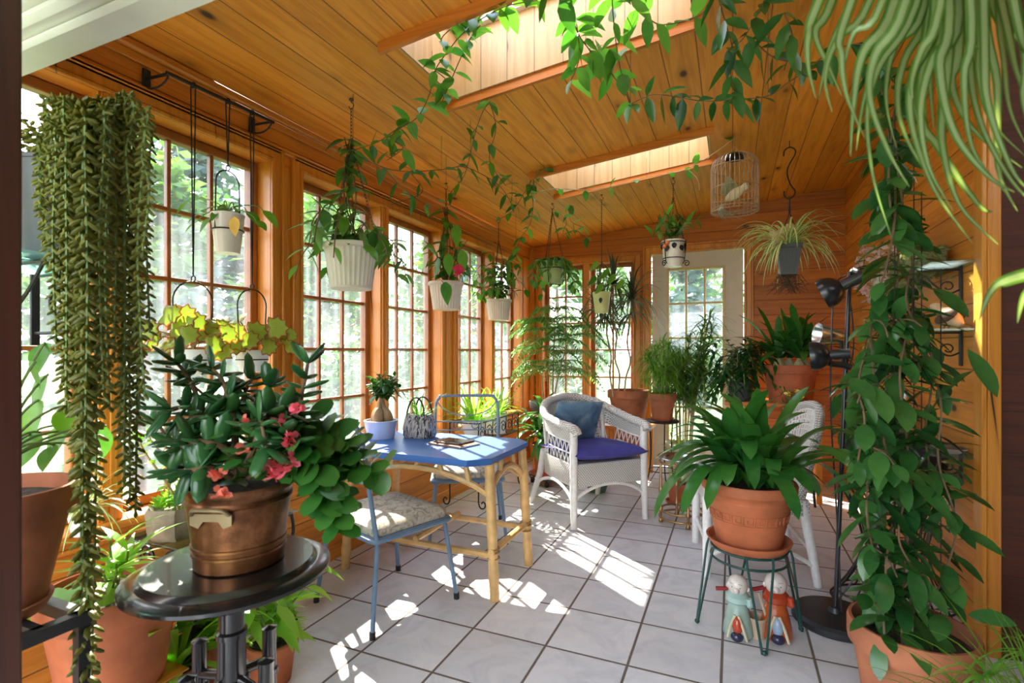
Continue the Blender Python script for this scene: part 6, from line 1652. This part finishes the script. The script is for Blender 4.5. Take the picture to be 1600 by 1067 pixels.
for (u, v, L) in ((1530, 545, .16), (1500, 600, .13), (1360, 560, .13), (1345, 590, .12), (1475, 450, .13), (1390, 1000, .11), (1440, 1010, .12), (1490, 960, .13), (1530, 960, .12), (1375, 930, .1)):
    q = at(u-18, v, 1.56); ml.leaf(q, V((rnd(-.3, .5), -.3, rnd(-.8, .2))), V((rnd(-.3, .3), -.6, .8)), L, L*.42, 'ellip', .4, .12, 6)
obj('stems', ms, M['stem_brown'], t); obj('foliage', ml, M['hoya'], t)
mb = MB()
for (u, v0) in ((1398, 120), (1428, 120), (1470, 420), (1440, 300)):
    a = at(u, v0, 1.62); b = V((a.x, a.y, cc.z+.26)); mb.tube([a, b], .0016, 4)
top = at(1398, 120, 1.62)
obj('climbing_strings', mb, M['rope'], t)

# ---------------------------------------------------------------- vines trained along the ceiling
def vine(label, runs, gap, L, W, mat='vine', down=.35, r=.0022, stem='stem_brown', bare=0, group='vines trained along the ceiling', seg=5):
    paths = []
    for run in runs:
        pts = []
        for q in run:
            if len(q) == 3: pts.append(at(*q))
            else: pts.append(ceil_pt(q[0], q[1], .025))
        paths.append(smooth_path(pts, 6))
    t = thing('hanging_vine', label, 'vine', paths[0][0], group)
    ms, ml = MB(), MB()
    for p in paths:
        ms.tube(p, r, 5); leaves_on(ml, p, gap, L, W, 'ovate', .6, bare, .4, down=down, segs=seg, pair=True)
    mb = MB()
    for p in paths[:1]:
        for q in (p[0], p[len(p)//2], p[-1]):
            z = ceil_z(q.x)
            if z-q.z < .6 and z > q.z: mb.tube([q, V((q.x, q.y, z))], .0012, 4)
    if mb.v: obj('support_thread', mb, M['stem_brown'], t)
    obj('stems', ms, M[stem], t); obj('foliage', ml, M[mat], t)
    return t
vine('leafy vine climbing from the large cream pot past the near skylight', [[(552, 235, 2.44), (590, 222, 2.36), (615, 205, 2.3), (650, 185, 2.25), (670, 150, 2.2), (680, 110, 2.15), (700, 80, 2.1), (725, 50, 2.02), (760, 25, 1.95), (800, 5, 1.9)], [(680, 110, 2.15), (700, 130, 2.2), (690, 160, 2.22), (720, 90, 2.15), (735, 60, 2.1), (750, 40, 2.0)], [(640, 190, 2.27), (610, 215, 2.32), (630, 230, 2.34), (605, 250, 2.38)], [(700, 85, 2.1), (690, 60, 2.05), (730, 30, 2.0), (790, 10, 1.92), (840, 0, 1.88)]], .060, .105, .050)
vine('loose vine strand drooping left of the birdcage under the near skylight', [[(765, 158, 2.5), (752, 180, 2.55), (742, 210, 2.65), (735, 240, 2.8), (725, 275, 2.95), (705, 300, 3.1), (697, 320, 3.2)], [(765, 160, 2.5), (775, 200, 2.6), (765, 250, 2.8), (790, 290, 3.0)]], .11, .10, .045)
vine('bright leaved vine hanging across the near skylight opening', [[(830, -25, 1.6), (890, 10, 1.72), (900, 45, 1.85), (915, 70, 1.95), (950, 110, 2.05), (975, 140, 2.12), (985, 165, 2.15)], [(955, -25, 1.62), (958, 25, 1.8), (963, 70, 1.95), (970, 110, 2.05), (985, 160, 2.15)], [(985, 0, 1.65), (1010, 25, 1.78), (1030, 38, 1.82), (1060, 35, 1.82), (1090, 25, 1.8), (1110, 10, 1.78)], [(900, 30, 1.8), (905, 90, 2.0), (890, 130, 2.1)], [(912, 65, 1.95), (935, 95, 2.0), (960, 100, 2.05)]], .066, .105, .055, down=.25)
vine('vine running along the ceiling from the near skylight to the hoya', [[(985, 163, 2.15), (1020, 148, 2.12), (1060, 152, 2.1), (1100, 158, 2.08), (1150, 155, 2.05), (1200, 150, 2.0), (1230, 130, 1.95), (1260, 110, 1.9), (1300, 80, 1.82), (1350, 70, 1.75), (1390, 110, 1.68)], [(1120, -10, 1.7), (1135, 40, 1.82), (1145, 80, 1.9), (1142, 120, 1.98), (1155, 160, 2.05)], [(1145, 75, 1.9), (1165, 55, 1.85), (1190, 10, 1.75), (1200, -20, 1.7)], [(1175, 60, 1.85), (1210, 90, 1.9), (1260, 100, 1.9)], [(1225, 20, 1.72), (1238, 60, 1.8), (1225, 110, 1.92)]], .055, .115, .045, mat='hoya', down=.7)
vine('thin pale vine looped under the far skylight towards the birdcage', [[(838, 300, 3.6), (870, 295, 3.65), (920, 297, 3.6), (960, 290, 3.6), (1010, 277, 3.55), (1060, 268, 3.5), (1090, 255, 3.4), (1115, 240, 3.35), (1145, 218, 3.3)], [(1075, 265, 3.48), (1090, 280, 3.45), (1093, 297, 3.45)]], .20, .085, .05, r=.0032, stem='stem_tan', down=.2)
vine('vine clump dangling from the left end of the far skylight', [[(850, 265), (835, 270, 3.7), (828, 290, 3.75), (833, 320, 3.8), (828, 350, 3.85), (812, 375, 3.9), (806, 400, 3.95)], [(838, 268, 3.7), (820, 300, 3.75), (800, 330, 3.8), (775, 345, 3.85)], [(868, 330, 4.1), (885, 345, 4.1), (880, 365, 4.12), (900, 360, 4.12), (920, 375, 4.15)], [(890, 320, 4.1), (892, 345, 4.1), (912, 355, 4.1)]], .08, .10, .048)
vine('wispy vine strands along the ceiling above the window pots', [[(552, 240, 2.45), (600, 262, 2.6), (640, 268, 2.75), (690, 265, 2.95), (730, 262, 3.1), (780, 290, 3.4), (800, 320, 3.7)], [(600, 262, 2.6), (625, 290, 2.75), (650, 310, 2.9), (680, 330, 3.05)], [(640, 268, 2.75), (660, 300, 2.9), (610, 320, 2.8)]], .13, .105, .04)
# ---------------------------------------------------------------- near left: glass shelf with burro's tail, pots, iron stands
zg = 1.457; sx0, sx1, sy0, sy1 = XL+.001, -1.645, .56, .935
t = thing('glass_shelf', 'thick green edged glass shelf across the leftmost window', 'shelf', (-1.85, .9, zg))
mb = MB(); mb.bb(sx0+.03, sx1, sy0, sy1, zg-.010, zg, bev=.002); obj('glass', mb, glass_mat('thick_green_glass', .25, (.55, .92, .80), False, .12), t)
for y in (sy0+.20, sy1-.025):
    mb = MB(); mb.bb(XL+.025, XL+.036, y-.012, y+.012, zg-.24, zg-.01, bev=.002); mb.tube([V((XL+.03, y, zg-.016)), V((sx1-.03, y, zg-.016))], .0055, 6)
    mb.tube(smooth_path([V((XL+.03, y, zg-.20)), V((XL+.18, y, zg-.19)), V((XL+.33, y, zg-.10)), V((sx1-.05, y, zg-.02))], 6), .0055, 6); mb.tube(spiral(V((XL+.16, y, zg-.11)), .07, .02, 1.3, (0, 0, -1), (1, 0, 0), 24), .005, 6)
    obj('bracket', mb, M['black_metal'], t)
c = at(112, 330, 1.46); c.z = zg
t = thing('burro_tail_plant', 'long hanging burro tail succulent in a dark pot on the left glass shelf', 'hanging plant', c)
pot(t, c, .135, .26, 'grey_pot', 'plain', taper=.75)
ml = MB(); ms = MB(); rimz = zg+.26
ST = [(62, 330, .9), (75, 420, .9), (88, 545, 1), (97, 600, 1.1), (103, 640, 1.1), (112, 590, 1), (92, 470, .9), (120, 760, 1.1), (126, 1130, 1.5), (134, 1150, 1.6), (141, 1120, 1.5), (130, 900, 1.4), (148, 640, 1), (155, 590, 1), (163, 620, 1.1), (171, 640, 1.1), (178, 560, 1), (186, 690, 1), (194, 760, 1.1), (203, 785, 1.1), (212, 800, 1.15), (218, 640, 1), (226, 620, 1), (234, 520, 1), (214, 470, .9), (196, 420, .9), (168, 430, .9), (140, 430, .9), (110, 380, .9), (152, 330, .9), (82, 300, .9), (205, 330, .9), (222, 400, .9), (185, 480, 1), (175, 360, .9), (128, 520, 1), (100, 350, .9), (118, 450, .9), (160, 500, 1), (208, 560, 1), (70, 380, .9), (133, 700, 1.3), (190, 340, .9), (145, 370, .9)]
for (u, ve, sc_) in ST:
    tt = rnd(1.16, 1.34); e = at(u, ve, tt); h0 = at(u, rnd(150, 215), tt); o = c+V((rnd(-.06, .06), rnd(-.06, .06), .25))
    p = smooth_path([o, o.lerp(h0, .5)+V((0, 0, .06)), h0+V((0, 0, .0)), V((h0.x, h0.y, h0.z-.08)), h0.lerp(e, .5)+V((rnd(-.012, .012), rnd(-.012, .012), 0)), e], 8)
    ms.tube(p, .0028, 4)
    L = .0235*sc_*rnd(.92, 1.08); gap = .0075*sc_; acc = 0; k = 0
    for i in range(6, len(p)-1):
        a, b = p[i], p[i+1]; s = (b-a).length; d = (b-a).normalized(); uu = perp(d); w = d.cross(uu)
        while acc < s:
            q = a.lerp(b, acc/s); an = k*2.399; dr = (uu*math.cos(an)+w*math.sin(an)+d*.75).normalized(); ml.plump(q, dr, d, L, L*.40, L*.34, 5, 4); k += 1; acc += gap
        acc -= s
for k in range(420):
    a = rnd(0, 6.28); q = c+V((math.cos(a)*.15*rnd(.2, 1), math.sin(a)*.15*rnd(.2, 1), .26+rnd(0, .09))); ml.plump(q, rdir(-.6, .6), V((0, 0, 1)), .024, .010, .009, 5, 4)
obj('stems', ms, M['stem_green'], t); obj('strands', ml, M['sedum'], t)

# black rectangular stand with an old pot and a broad leaved plant, at the left edge
x0, x1, y0, y1, zs, b = -1.735, -1.40, .47, .70, .59, .014
t = thing('metal_stand', 'square black metal plant stand at the lower left edge', 'plant stand', ((x0+x1)/2, (y0+y1)/2, 0))
mb = MB()
for (p, q) in (((x0, y0), (x1, y0)), ((x1, y0), (x1, y1)), ((x1, y1), (x0, y1)), ((x0, y1), (x0, y0))):
    mb.bb(min(p[0], q[0])-b, max(p[0], q[0])+b, min(p[1], q[1])-b, max(p[1], q[1])+b, zs-.028, zs)
mb.bb(x0, x1, y0+.07, y0+.09, zs-.020, zs); mb.bb(x0, x1, y1-.09, y1-.07, zs-.020, zs)
obj('top_frame', mb, M['black_metal'], t)
for x in (x0, x1):
    for y in (y0, y1): mb = MB(); mb.bb(x-.012, x+.012, y-.012, y+.012, 0, zs-.028); obj('leg', mb, M['black_metal'], t)
c = V((-1.568, .600, zs))
saucer(c, .115, 'terracotta_old', 'old terracotta saucer on the square black stand', .03)
cc = c+V((0, 0, .009)); t = thing('broad_leaf_plant', 'broad bright leaved climber in an old terracotta pot at the left edge', 'potted plant', cc)
pot(t, cc, .165, .285, 'terracotta_old', 'clay', taper=.60)
ms, ml = MB(), MB(); b = cc+V((0, 0, .24))
for (u, v, L, tt) in ((75, 610, .16, 1.5), (60, 650, .17, 1.45), (95, 660, .14, 1.5), (165, 690, .17, 1.55), (150, 705, .15, 1.6), (62, 700, .13, 1.4), (85, 720, .10, 1.35), (100, 700, .11, 1.5), (70, 560, .13, 1.55), (55, 590, .12, 1.4), (90, 690, .10, 1.6), (120, 720, .10, 1.55)):
    q = at(u, v-25, tt); p = bez(b, b+V((0, 0, .15)), q.lerp(b, .3)+V((0, 0, .06)), q, 8); ms.tube(p, .0035, 5); ml.leaf(q, V((rnd(-.3, .6), rnd(-.5, .3), rnd(-1, -.2))), V((rnd(0, .7), -.8, rnd(0, .8))), L*.78, L*.55, 'ovate', .7, .2, 7)
obj('stems', ms, M['stem_green'], t); obj('foliage', ml, M['pothos'], t)

# big terracotta pot with a palm seedling, lower left
cq = at(178, 985, 1.56); t0 = (cq.x, cq.y)
c = V((cq.x, cq.y, .19)); t = thing('low_crate', 'low wooden plant block under the big terracotta pot at lower left', 'plant stand', (cq.x, cq.y, 0))
mb = MB(); mb.box((cq.x, cq.y, .091), (.26, .26, .182), bev=.006); obj('block', mb, M['trim_x'], t)
mb = MB(); mb.box((cq.x, cq.y, .1865), (.28, .28, .007), bev=.002); obj('top_board', mb, M['trim_y'], t)
t = thing('palm_seedling', 'young palm shoots in the big terracotta pot at lower left', 'potted plant', c)
pot(t, c, .185, .30, 'terracotta', 'clay', taper=.70)
ms, ml = MB(), MB(); b = c+V((0, 0, .26))
for (u, v, n) in ((172, 845, 10), (182, 880, 9), (162, 890, 8), (200, 860, 8)):
    e = at(u, v, 1.5+rnd(-.06, .06)); p = bez(b+V((rnd(-.02, .02), 0, 0)), b+V((0, 0, .08)), e-V((0, 0, .06)), e, 8); ms.tube(p, [.007-.0005*i for i in range(9)], 6)
    for i in range(n): a = i*2.4; ml.leaf(p[4+i % 5], V((math.cos(a), math.sin(a), rnd(.2, 1.0))), V((0, 0, 1)), rnd(.11, .18), .026, 'lance', .8, .15, 6)
for (u, v) in ((110, 935), (95, 950), (130, 950), (165, 925), (190, 935)):
    q = at(u, v, 1.48); p = bez(b, b+V((-.03, 0, .08)), q+V((0, 0, .02)), q, 6); ms.tube(p, .003, 5); ml.leaf(q, V((-.6, -.5, .1)), V((0, -.3, 1)), .15, .09, 'ovate', .6, .12, 6)
obj('stems', ms, M['stem_green'], t); obj('foliage', ml, M['bright'], t)

# glass topped iron table under the second window with stone trough
ax0, ax1, ay0, ay1, az = -2.06, -1.72, 1.16, 1.66, .515
t = thing('iron_table', 'scrolled iron table with glass top under the second left window', 'table', ((ax0+ax1)/2, (ay0+ay1)/2, 0))
mb = MB(); mb.bb(ax0, ax1, ay0, ay1, az-.008, az, bev=.002); obj('glass_top', mb, M['shelf_glass'], t)
mb = MB(); mb.tube([V((ax0+.02, ay0+.02, az-.015)), V((ax1-.02, ay0+.02, az-.015)), V((ax1-.02, ay1-.02, az-.015)), V((ax0+.02, ay1-.02, az-.015))], .007, 6, True); obj('frame', mb, M['black_metal'], t)
for x, sx in ((ax0+.02, -1), (ax1-.02, 1)):
    for y, sy in ((ay0+.02, -1), (ay1-.02, 1)):
        mb = MB(); mb.tube(smooth_path([V((x, y, az-.015)), V((x+sx*.0, y+sy*.01, az-.10)), V((x, y-sy*.04, .30)), V((x, y, .10)), V((x+sx*.012*(sx > 0), y+sy*.03, .008))], 6), .007, 7); obj('leg', mb, M['black_metal'], t)
for y, sy in ((ay0+.02, -1), (ay1-.02, 1)):
    mb = MB(); mb.tube([V((ax0+.02, y-sy*.03, .27)), V((ax1-.02, y-sy*.03, .27))], .006, 6)
    for xx in (ax0+.10, ax1-.10): mb.tube(spiral(V((xx, y, az-.065)), .045, .012, 1.4, (1, 0, 0), (0, 0, 1), 24), .0055, 6)
    obj('scrollwork', mb, M['black_metal'], t)
mb = MB()
for yy in (ay0+.12, (ay0+ay1)/2, ay1-.12): mb.tube(spiral(V((ax1-.02, yy, az-.065)), .045, .012, 1.4, (0, 1, 0), (0, 0, 1), 24), .0055, 6)
mb.tube([V((ax1-.02, ay0+.05, .27)), V((ax1-.02, ay1-.05, .27))], .006, 6); obj('side_scrollwork', mb, M['black_metal'], t)
c = V((-1.90, 1.30, az)); t = thing('stone_trough', 'rough stone trough of small succulents on the glass topped iron table', 'potted plant', c)
mb = MB(); g = []
for (q, z) in ((0, 0), (.9, 0), (1.0, .02), (1.04, .10), (.97, .115), (.85, .09), (0, .09)):
    g.append([c+V((q*(.095+.006*math.sin(i*2.3))*math.copysign(abs(math.cos(a))**.7, math.cos(a)), q*(.135+.007*math.sin(i*1.7))*math.copysign(abs(math.sin(a))**.7, math.sin(a)), z)) for i, a in [(i % 26, 2*PI*i/26) for i in range(27)]])
mb.sheet(g); obj('trough', mb, M['stone'], t)
ms, ml = MB(), MB()
for k in range(26):
    b = c+V((rnd(-.08, .08), rnd(-.11, .11), .095)); rosette(ml, b+V((0, 0, rnd(0, .05))), 12, (.025, .05), .016, 'spoon', (.1, 1.3), (-.3, .3), 3, .2, .004)
for k in range(9):
    a = k*2.4; b = c+V((rnd(-.05, .05), rnd(-.08, .08), .095)); e = b+V((rnd(-.12, .10), rnd(-.16, .14), rnd(.12, .38))); p = bez(b, b+V((0, 0, .1)), e+V((rnd(-.05, .05), 0, -.06)), e, 8); ms.tube(p, .003, 5); leaves_on(ml, p, .05, .04, .022, 'spoon', .2, .06)
    rosette(ml, e, 10, (.025, .045), .016, 'spoon', (-.2, 1.2), (-.2, .3), 3, .2, .003)
obj('stems', ms, M['stem_tan'], t); obj('foliage', ml, M['bright'], t)
# plants along the sill of the second window
c = V((-2.03, 1.02, ZB-OW+.003)); t = thing('sill_spider_plant', 'small striped spider plant on the window stool beside the stone trough', 'potted plant', c); pot(t, c, .045, .08, 'white_china', 'plain')
ml = MB(); rosette(ml, c+V((0, 0, .07)), 36, (.14, .26), .014, 'grass', (.3, 1.4), (1.4, 2.8), 7, .3, .02); obj('foliage', ml, M['spider'], t)
c = V((-1.80, 1.54, az)); t = thing('small_shrub', 'small twiggy shrub in a clay pot at the far end of the iron table', 'potted plant', c); pot(t, c, .065, .11, 'terracotta', 'clay')
ms, ml = MB(), MB(); stems(ms, ml, c+V((0, 0, .1)), 14, (.12, .34), (.04, .16), .04, .045, .024, 'ovate', .4, .0028); obj('stems', ms, M['stem_brown'], t); obj('foliage', ml, M['bright'], t)

# low pots on the floor beneath the table at lower left
def floor_pot(u, v, Rr, H, lab, mat, fol, leafm_, sty='clay', name='floor_plant', tt=None):
    q = ground(u, v) if tt is None else at(u, v, tt); c = V((q.x, q.y, 0)); t = thing(name, lab, 'potted plant', c); pot(t, c, Rr, H, mat, sty); ms, ml = MB(), MB(); fol(ms, ml, c+V((0, 0, H*.85)))
    if ms.v: obj('stems', ms, M['stem_green'], t)
    obj('foliage', ml, M[leafm_], t); return t
def f_broad(ms, ml, b): stems(ms, ml, b, 17, (.08, .30), (.06, .20), .08, .15, .052, 'lance', .8, .0035, start=.06)
def f_strap(ms, ml, b): rosette(ml, b, 26, (.20, .36), .035, 'strap', (.3, 1.4), (1.0, 2.4), 7, .25, .03)
def f_fern(ms, ml, b): rosette(ml, b, 44, (.16, .30), .018, 'grass', (.3, 1.4), (1.0, 2.4), 7, .25, .03)
floor_pot(268, 1115, .11, .17, 'bright striped leafed plant on the floor behind the pedestal table leg', 'terracotta', f_strap, 'bright')
floor_pot(330, 1060, .10, .16, 'leafy green plant in a clay pot on the floor under the pedestal table', 'terracotta_old', f_broad, 'pothos')
floor_pot(425, 1062, .09, .15, 'broad bright leafed plant on the tiles right of the pedestal table', 'terracotta', f_broad, 'bright')
floor_pot(205, 940, .10, .18, 'grassy green plant low against the wall under the first window', 'grey_pot', f_fern, 'bright', 'plain')
floor_pot(110, 1010, .12, .20, 'tall leafed plant low in the corner beside the square black stand', 'terracotta', f_broad, 'bright', tt=1.95)
floor_pot(262, 935, .085, .15, 'small leafy plant on the floor under the glass topped iron table', 'terracotta', f_broad, 'vine')

# ---------------------------------------------------------------- near right: hanging spider plant and floor grass
c = at(1500, -260, .80)
t = thing('spider_plant', 'large hanging spider plant with long striped leaves in the right foreground', 'hanging plant', c)
pot(t, c, .12, .17, 'cream_plastic', 'plain'); rim = c+V((0, 0, .17)); hk = V((c.x, c.y, ceil_z(c.x)))
hook(hk, t); kn = hk-V((0, 0, .07))
for k in range(3): a = 2*PI*k/3; chain(kn if kn.z > rim.z+.03 else hk, rim+V((math.cos(a)*.115, math.sin(a)*.115, -.005)), parent=t)
ml = MB()
EN = [[(1281, 0), (1264, 56), (1264, 105), (1275, 154)], [(1301, 0), (1275, 49), (1294, 101), (1316, 150)], [(1331, 0), (1297, 75), (1279, 157)], [(1324, 22), (1316, 86), (1324, 150), (1352, 216)],
      [(1399, 0), (1350, 82), (1335, 161), (1329, 244)], [(1417, 0), (1369, 86), (1361, 157), (1391, 240), (1421, 292)], [(1432, 8), (1376, 101), (1356, 176), (1365, 277), (1393, 371)],
      [(1455, 0), (1414, 94), (1404, 165), (1425, 232), (1474, 300)], [(1462, 22), (1429, 112), (1425, 187), (1459, 292), (1519, 379)], [(1474, 34), (1455, 105), (1459, 202)],
      [(1485, 56), (1477, 150), (1474, 225), (1500, 319), (1560, 382)], [(1500, 56), (1489, 131), (1522, 202), (1597, 262)], [(1530, 37), (1530, 112), (1549, 187), (1602, 244)],
      [(1477, 0), (1511, 56), (1532, 78)], [(1562, 0), (1570, 94), (1579, 170), (1605, 230)], [(1575, 40), (1590, 110), (1618, 190)], [(1440, 150), (1470, 232), (1530, 319), (1552, 330)],
      [(1620, 425), (1570, 440), (1546, 462), (1530, 502)], [(1640, 440), (1604, 460), (1590, 505)], [(1420, 0), (1385, 60), (1352, 150), (1338, 235)], [(1360, 0), (1310, 60), (1290, 120), (1300, 175)],
      [(1500, 20), (1460, 90), (1440, 170), (1452, 260), (1490, 330)], [(1540, 60), (1545, 160), (1580, 260), (1610, 300)], [(1520, 30), (1508, 120), (1520, 230), (1570, 300)], [(1445, 10), (1400, 70), (1385, 150), (1400, 230)],
      [(1590, 20), (1610, 90), (1640, 150)], [(1550, 0), (1580, 50), (1630, 90)], [(1485, 20), (1470, 100), (1490, 200), (1540, 270), (1585, 300)], [(1515, 60), (1530, 180), (1580, 280), (1630, 330)], [(1600, 60), (1600, 160), (1630, 260)],
      [(1470, 10), (1440, 80), (1425, 140), (1440, 210)], [(1380, 0), (1335, 50), (1318, 110)], [(1540, 10), (1560, 130), (1560, 260), (1590, 330)]]
for i, pp in enumerate(EN):
    tt = rnd(.70, .86); q = [at(u, v, tt+.02*math.sin(j+i)) for j, (u, v) in enumerate(pp)]
    b = rim+V((rnd(-.05, .05), rnd(-.05, .05), -.01))
    if pp[0][0] < 1615: q = [b, b.lerp(q[0], .5)+V((0, 0, .05))]+q
    p = smooth_path(q, 5); ml.ribbon(p, rnd(.017, .024), 'grass', .25, FWD)
for k in range(46):
    a = rnd(-1.0, 3.4); L = rnd(.12, .30); od = V((math.cos(a), math.sin(a), 0)); b = rim+od*.04; e = b+od*L*.9+V((0, 0, -rnd(.10, .36)))
    ml.ribbon(bez(b, b+od*L*.4+V((0, 0, .12)), e-od*.02+V((0, 0, .2)), e, 12), .019, 'grass', .25, V((0, 0, 1)))
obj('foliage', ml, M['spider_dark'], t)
c = at(1650, 1150, 1.12); c.z = 0
c = V((c.x+.02, c.y, 0)); t = thing('sedge_plant', 'fine leafed sedge in a dark pot at the lower right edge', 'potted plant', c); pot(t, c, .12, .24, 'grey_pot', 'plain')
ml = MB(); rosette(ml, c+V((0, 0, .22)), 230, (.22, .44), .010, 'grass', (.35, 1.5), (.8, 2.4), 8, .2, .05)
ms = MB()
for k in range(8): a = k*.8; umbrella(c+V((0, 0, .22)), rnd(.08, .26), V((math.cos(a)*.14, math.sin(a)*.14, 0)), 22, (.08, .18), .007)
obj('stems', ms, M['stem_green'], t); obj('foliage', ml, M['papyrus'], t)
c = V((1.02, 1.62, 0)); 
# ---------------------------------------------------------------- the garden outside
mb = MB(); mb.bb(-60, 60, -20, 80, -.45, -.30)
struct('ground', mb, M['lawn'])
def tree(name, x, y, h, r, label, mat, n=1500, ls=.16, trunk=.07, base=.15):
    t = thing(name, label, 'tree', (x, y, -.3), 'garden trees beyond the windows')
    mb = MB(); top = V((x, y, -.3+h*.9))
    mb.tube([V((x, y, -.3)), V((x+rnd(-.1, .1), y, h*.35)), top], [trunk, trunk*.75, trunk*.2], 8)
    for i in range(7):
        z = -.3+h*rnd(.3, .8); a = rnd(0, 2*PI)
        mb.tube([V((x, y, z)), V((x+math.cos(a)*r*.4, y+math.sin(a)*r*.4, z+.3)), V((x+math.cos(a)*r*.8, y+math.sin(a)*r*.8, z+.4))], [trunk*.4, trunk*.25, .01], 5)
    obj('trunk', mb, M['stem_brown'], t)
    mb = MB(); cl = []
    for i in range(26):
        f = rnd(0, 1); zc = h*(base+(1-base)*f); q = r*math.sin(PI*min(1, .18+.8*f))**.7
        a = rnd(0, 2*PI); d = q*rnd(.2, .95)
        cl.append((V((x+math.cos(a)*d, y+math.sin(a)*d, -.3+zc)), r*rnd(.28, .45)))
    for i in range(n):
        c, s = R.choice(cl)
        p = c + rdir()*s*rnd(.4, 1)
        mb.leaf(p, rdir(-.6, .4), rdir(), ls*rnd(.7, 1.4), ls*.6, 'ovate', .2, .1, 2)
    obj('foliage', mb, M[mat], t)
    return t
TREES = [(-5.4, 1.0, 3.2, 1.0, 0), (-5.6, 3.3, 3.4, 1.1, 1), (-5.8, 5.9, 3.6, 1.2, 0), (-5.0, 8.7, 3.8, 1.3, 1), (-8.6, -.9, 4.4, 1.3, 1), (-8.9, 2.6, 4.8, 1.2, 0),
         (-9.4, 6.2, 5.6, 1.8, 2), (-4.2, 12.5, 5.0, 1.7, 1), (-8.4, 14.5, 6.0, 2.1, 2), (-1.2, 17.5, 5.6, 2.2, 0), (3.2, 21, 6.2, 2.4, 2), (-8.9, 9.9, 5.5, 1.7, 0), (-5.4, 20, 6.5, 2.4, 1),
         (-12.2, 3.3, 7.0, 1.9, 1), (-12.6, 12.0, 7.0, 1.9, 0), (-.9, 12.4, 4.6, 1.1, 2), (2.0, 13.5, 5.0, 1.4, 1)]
WORD = ['nearest the first window', 'outside the third left window', 'outside the fifth left window', 'outside the left corner', 'behind the leftmost window', 'set back behind the second window', 'set back behind the middle windows',
        'straight out past the far window', 'far behind the corner of the room', 'far across the lawn past the door', 'furthest away past the glazed door', 'set back past the last left window', 'furthest away past the far window', 'in the back row behind the second window', 'in the back row beyond the left corner', 'close beyond the far window pair', 'close beyond the glazed door']
for i, (x, y, h, r, k) in enumerate(TREES):
    con = k == 2
    tree('conifer' if con else 'broadleaf_tree', x, y, h, r, ('blue green conifer ' if con else ('pale leafy tree ' if k else 'green leafy tree ')) + WORD[i], 'tree_blue' if con else 'tree_leaf', n=2600 if i < 7 else 2400, ls=.17 if i < 4 else .26)
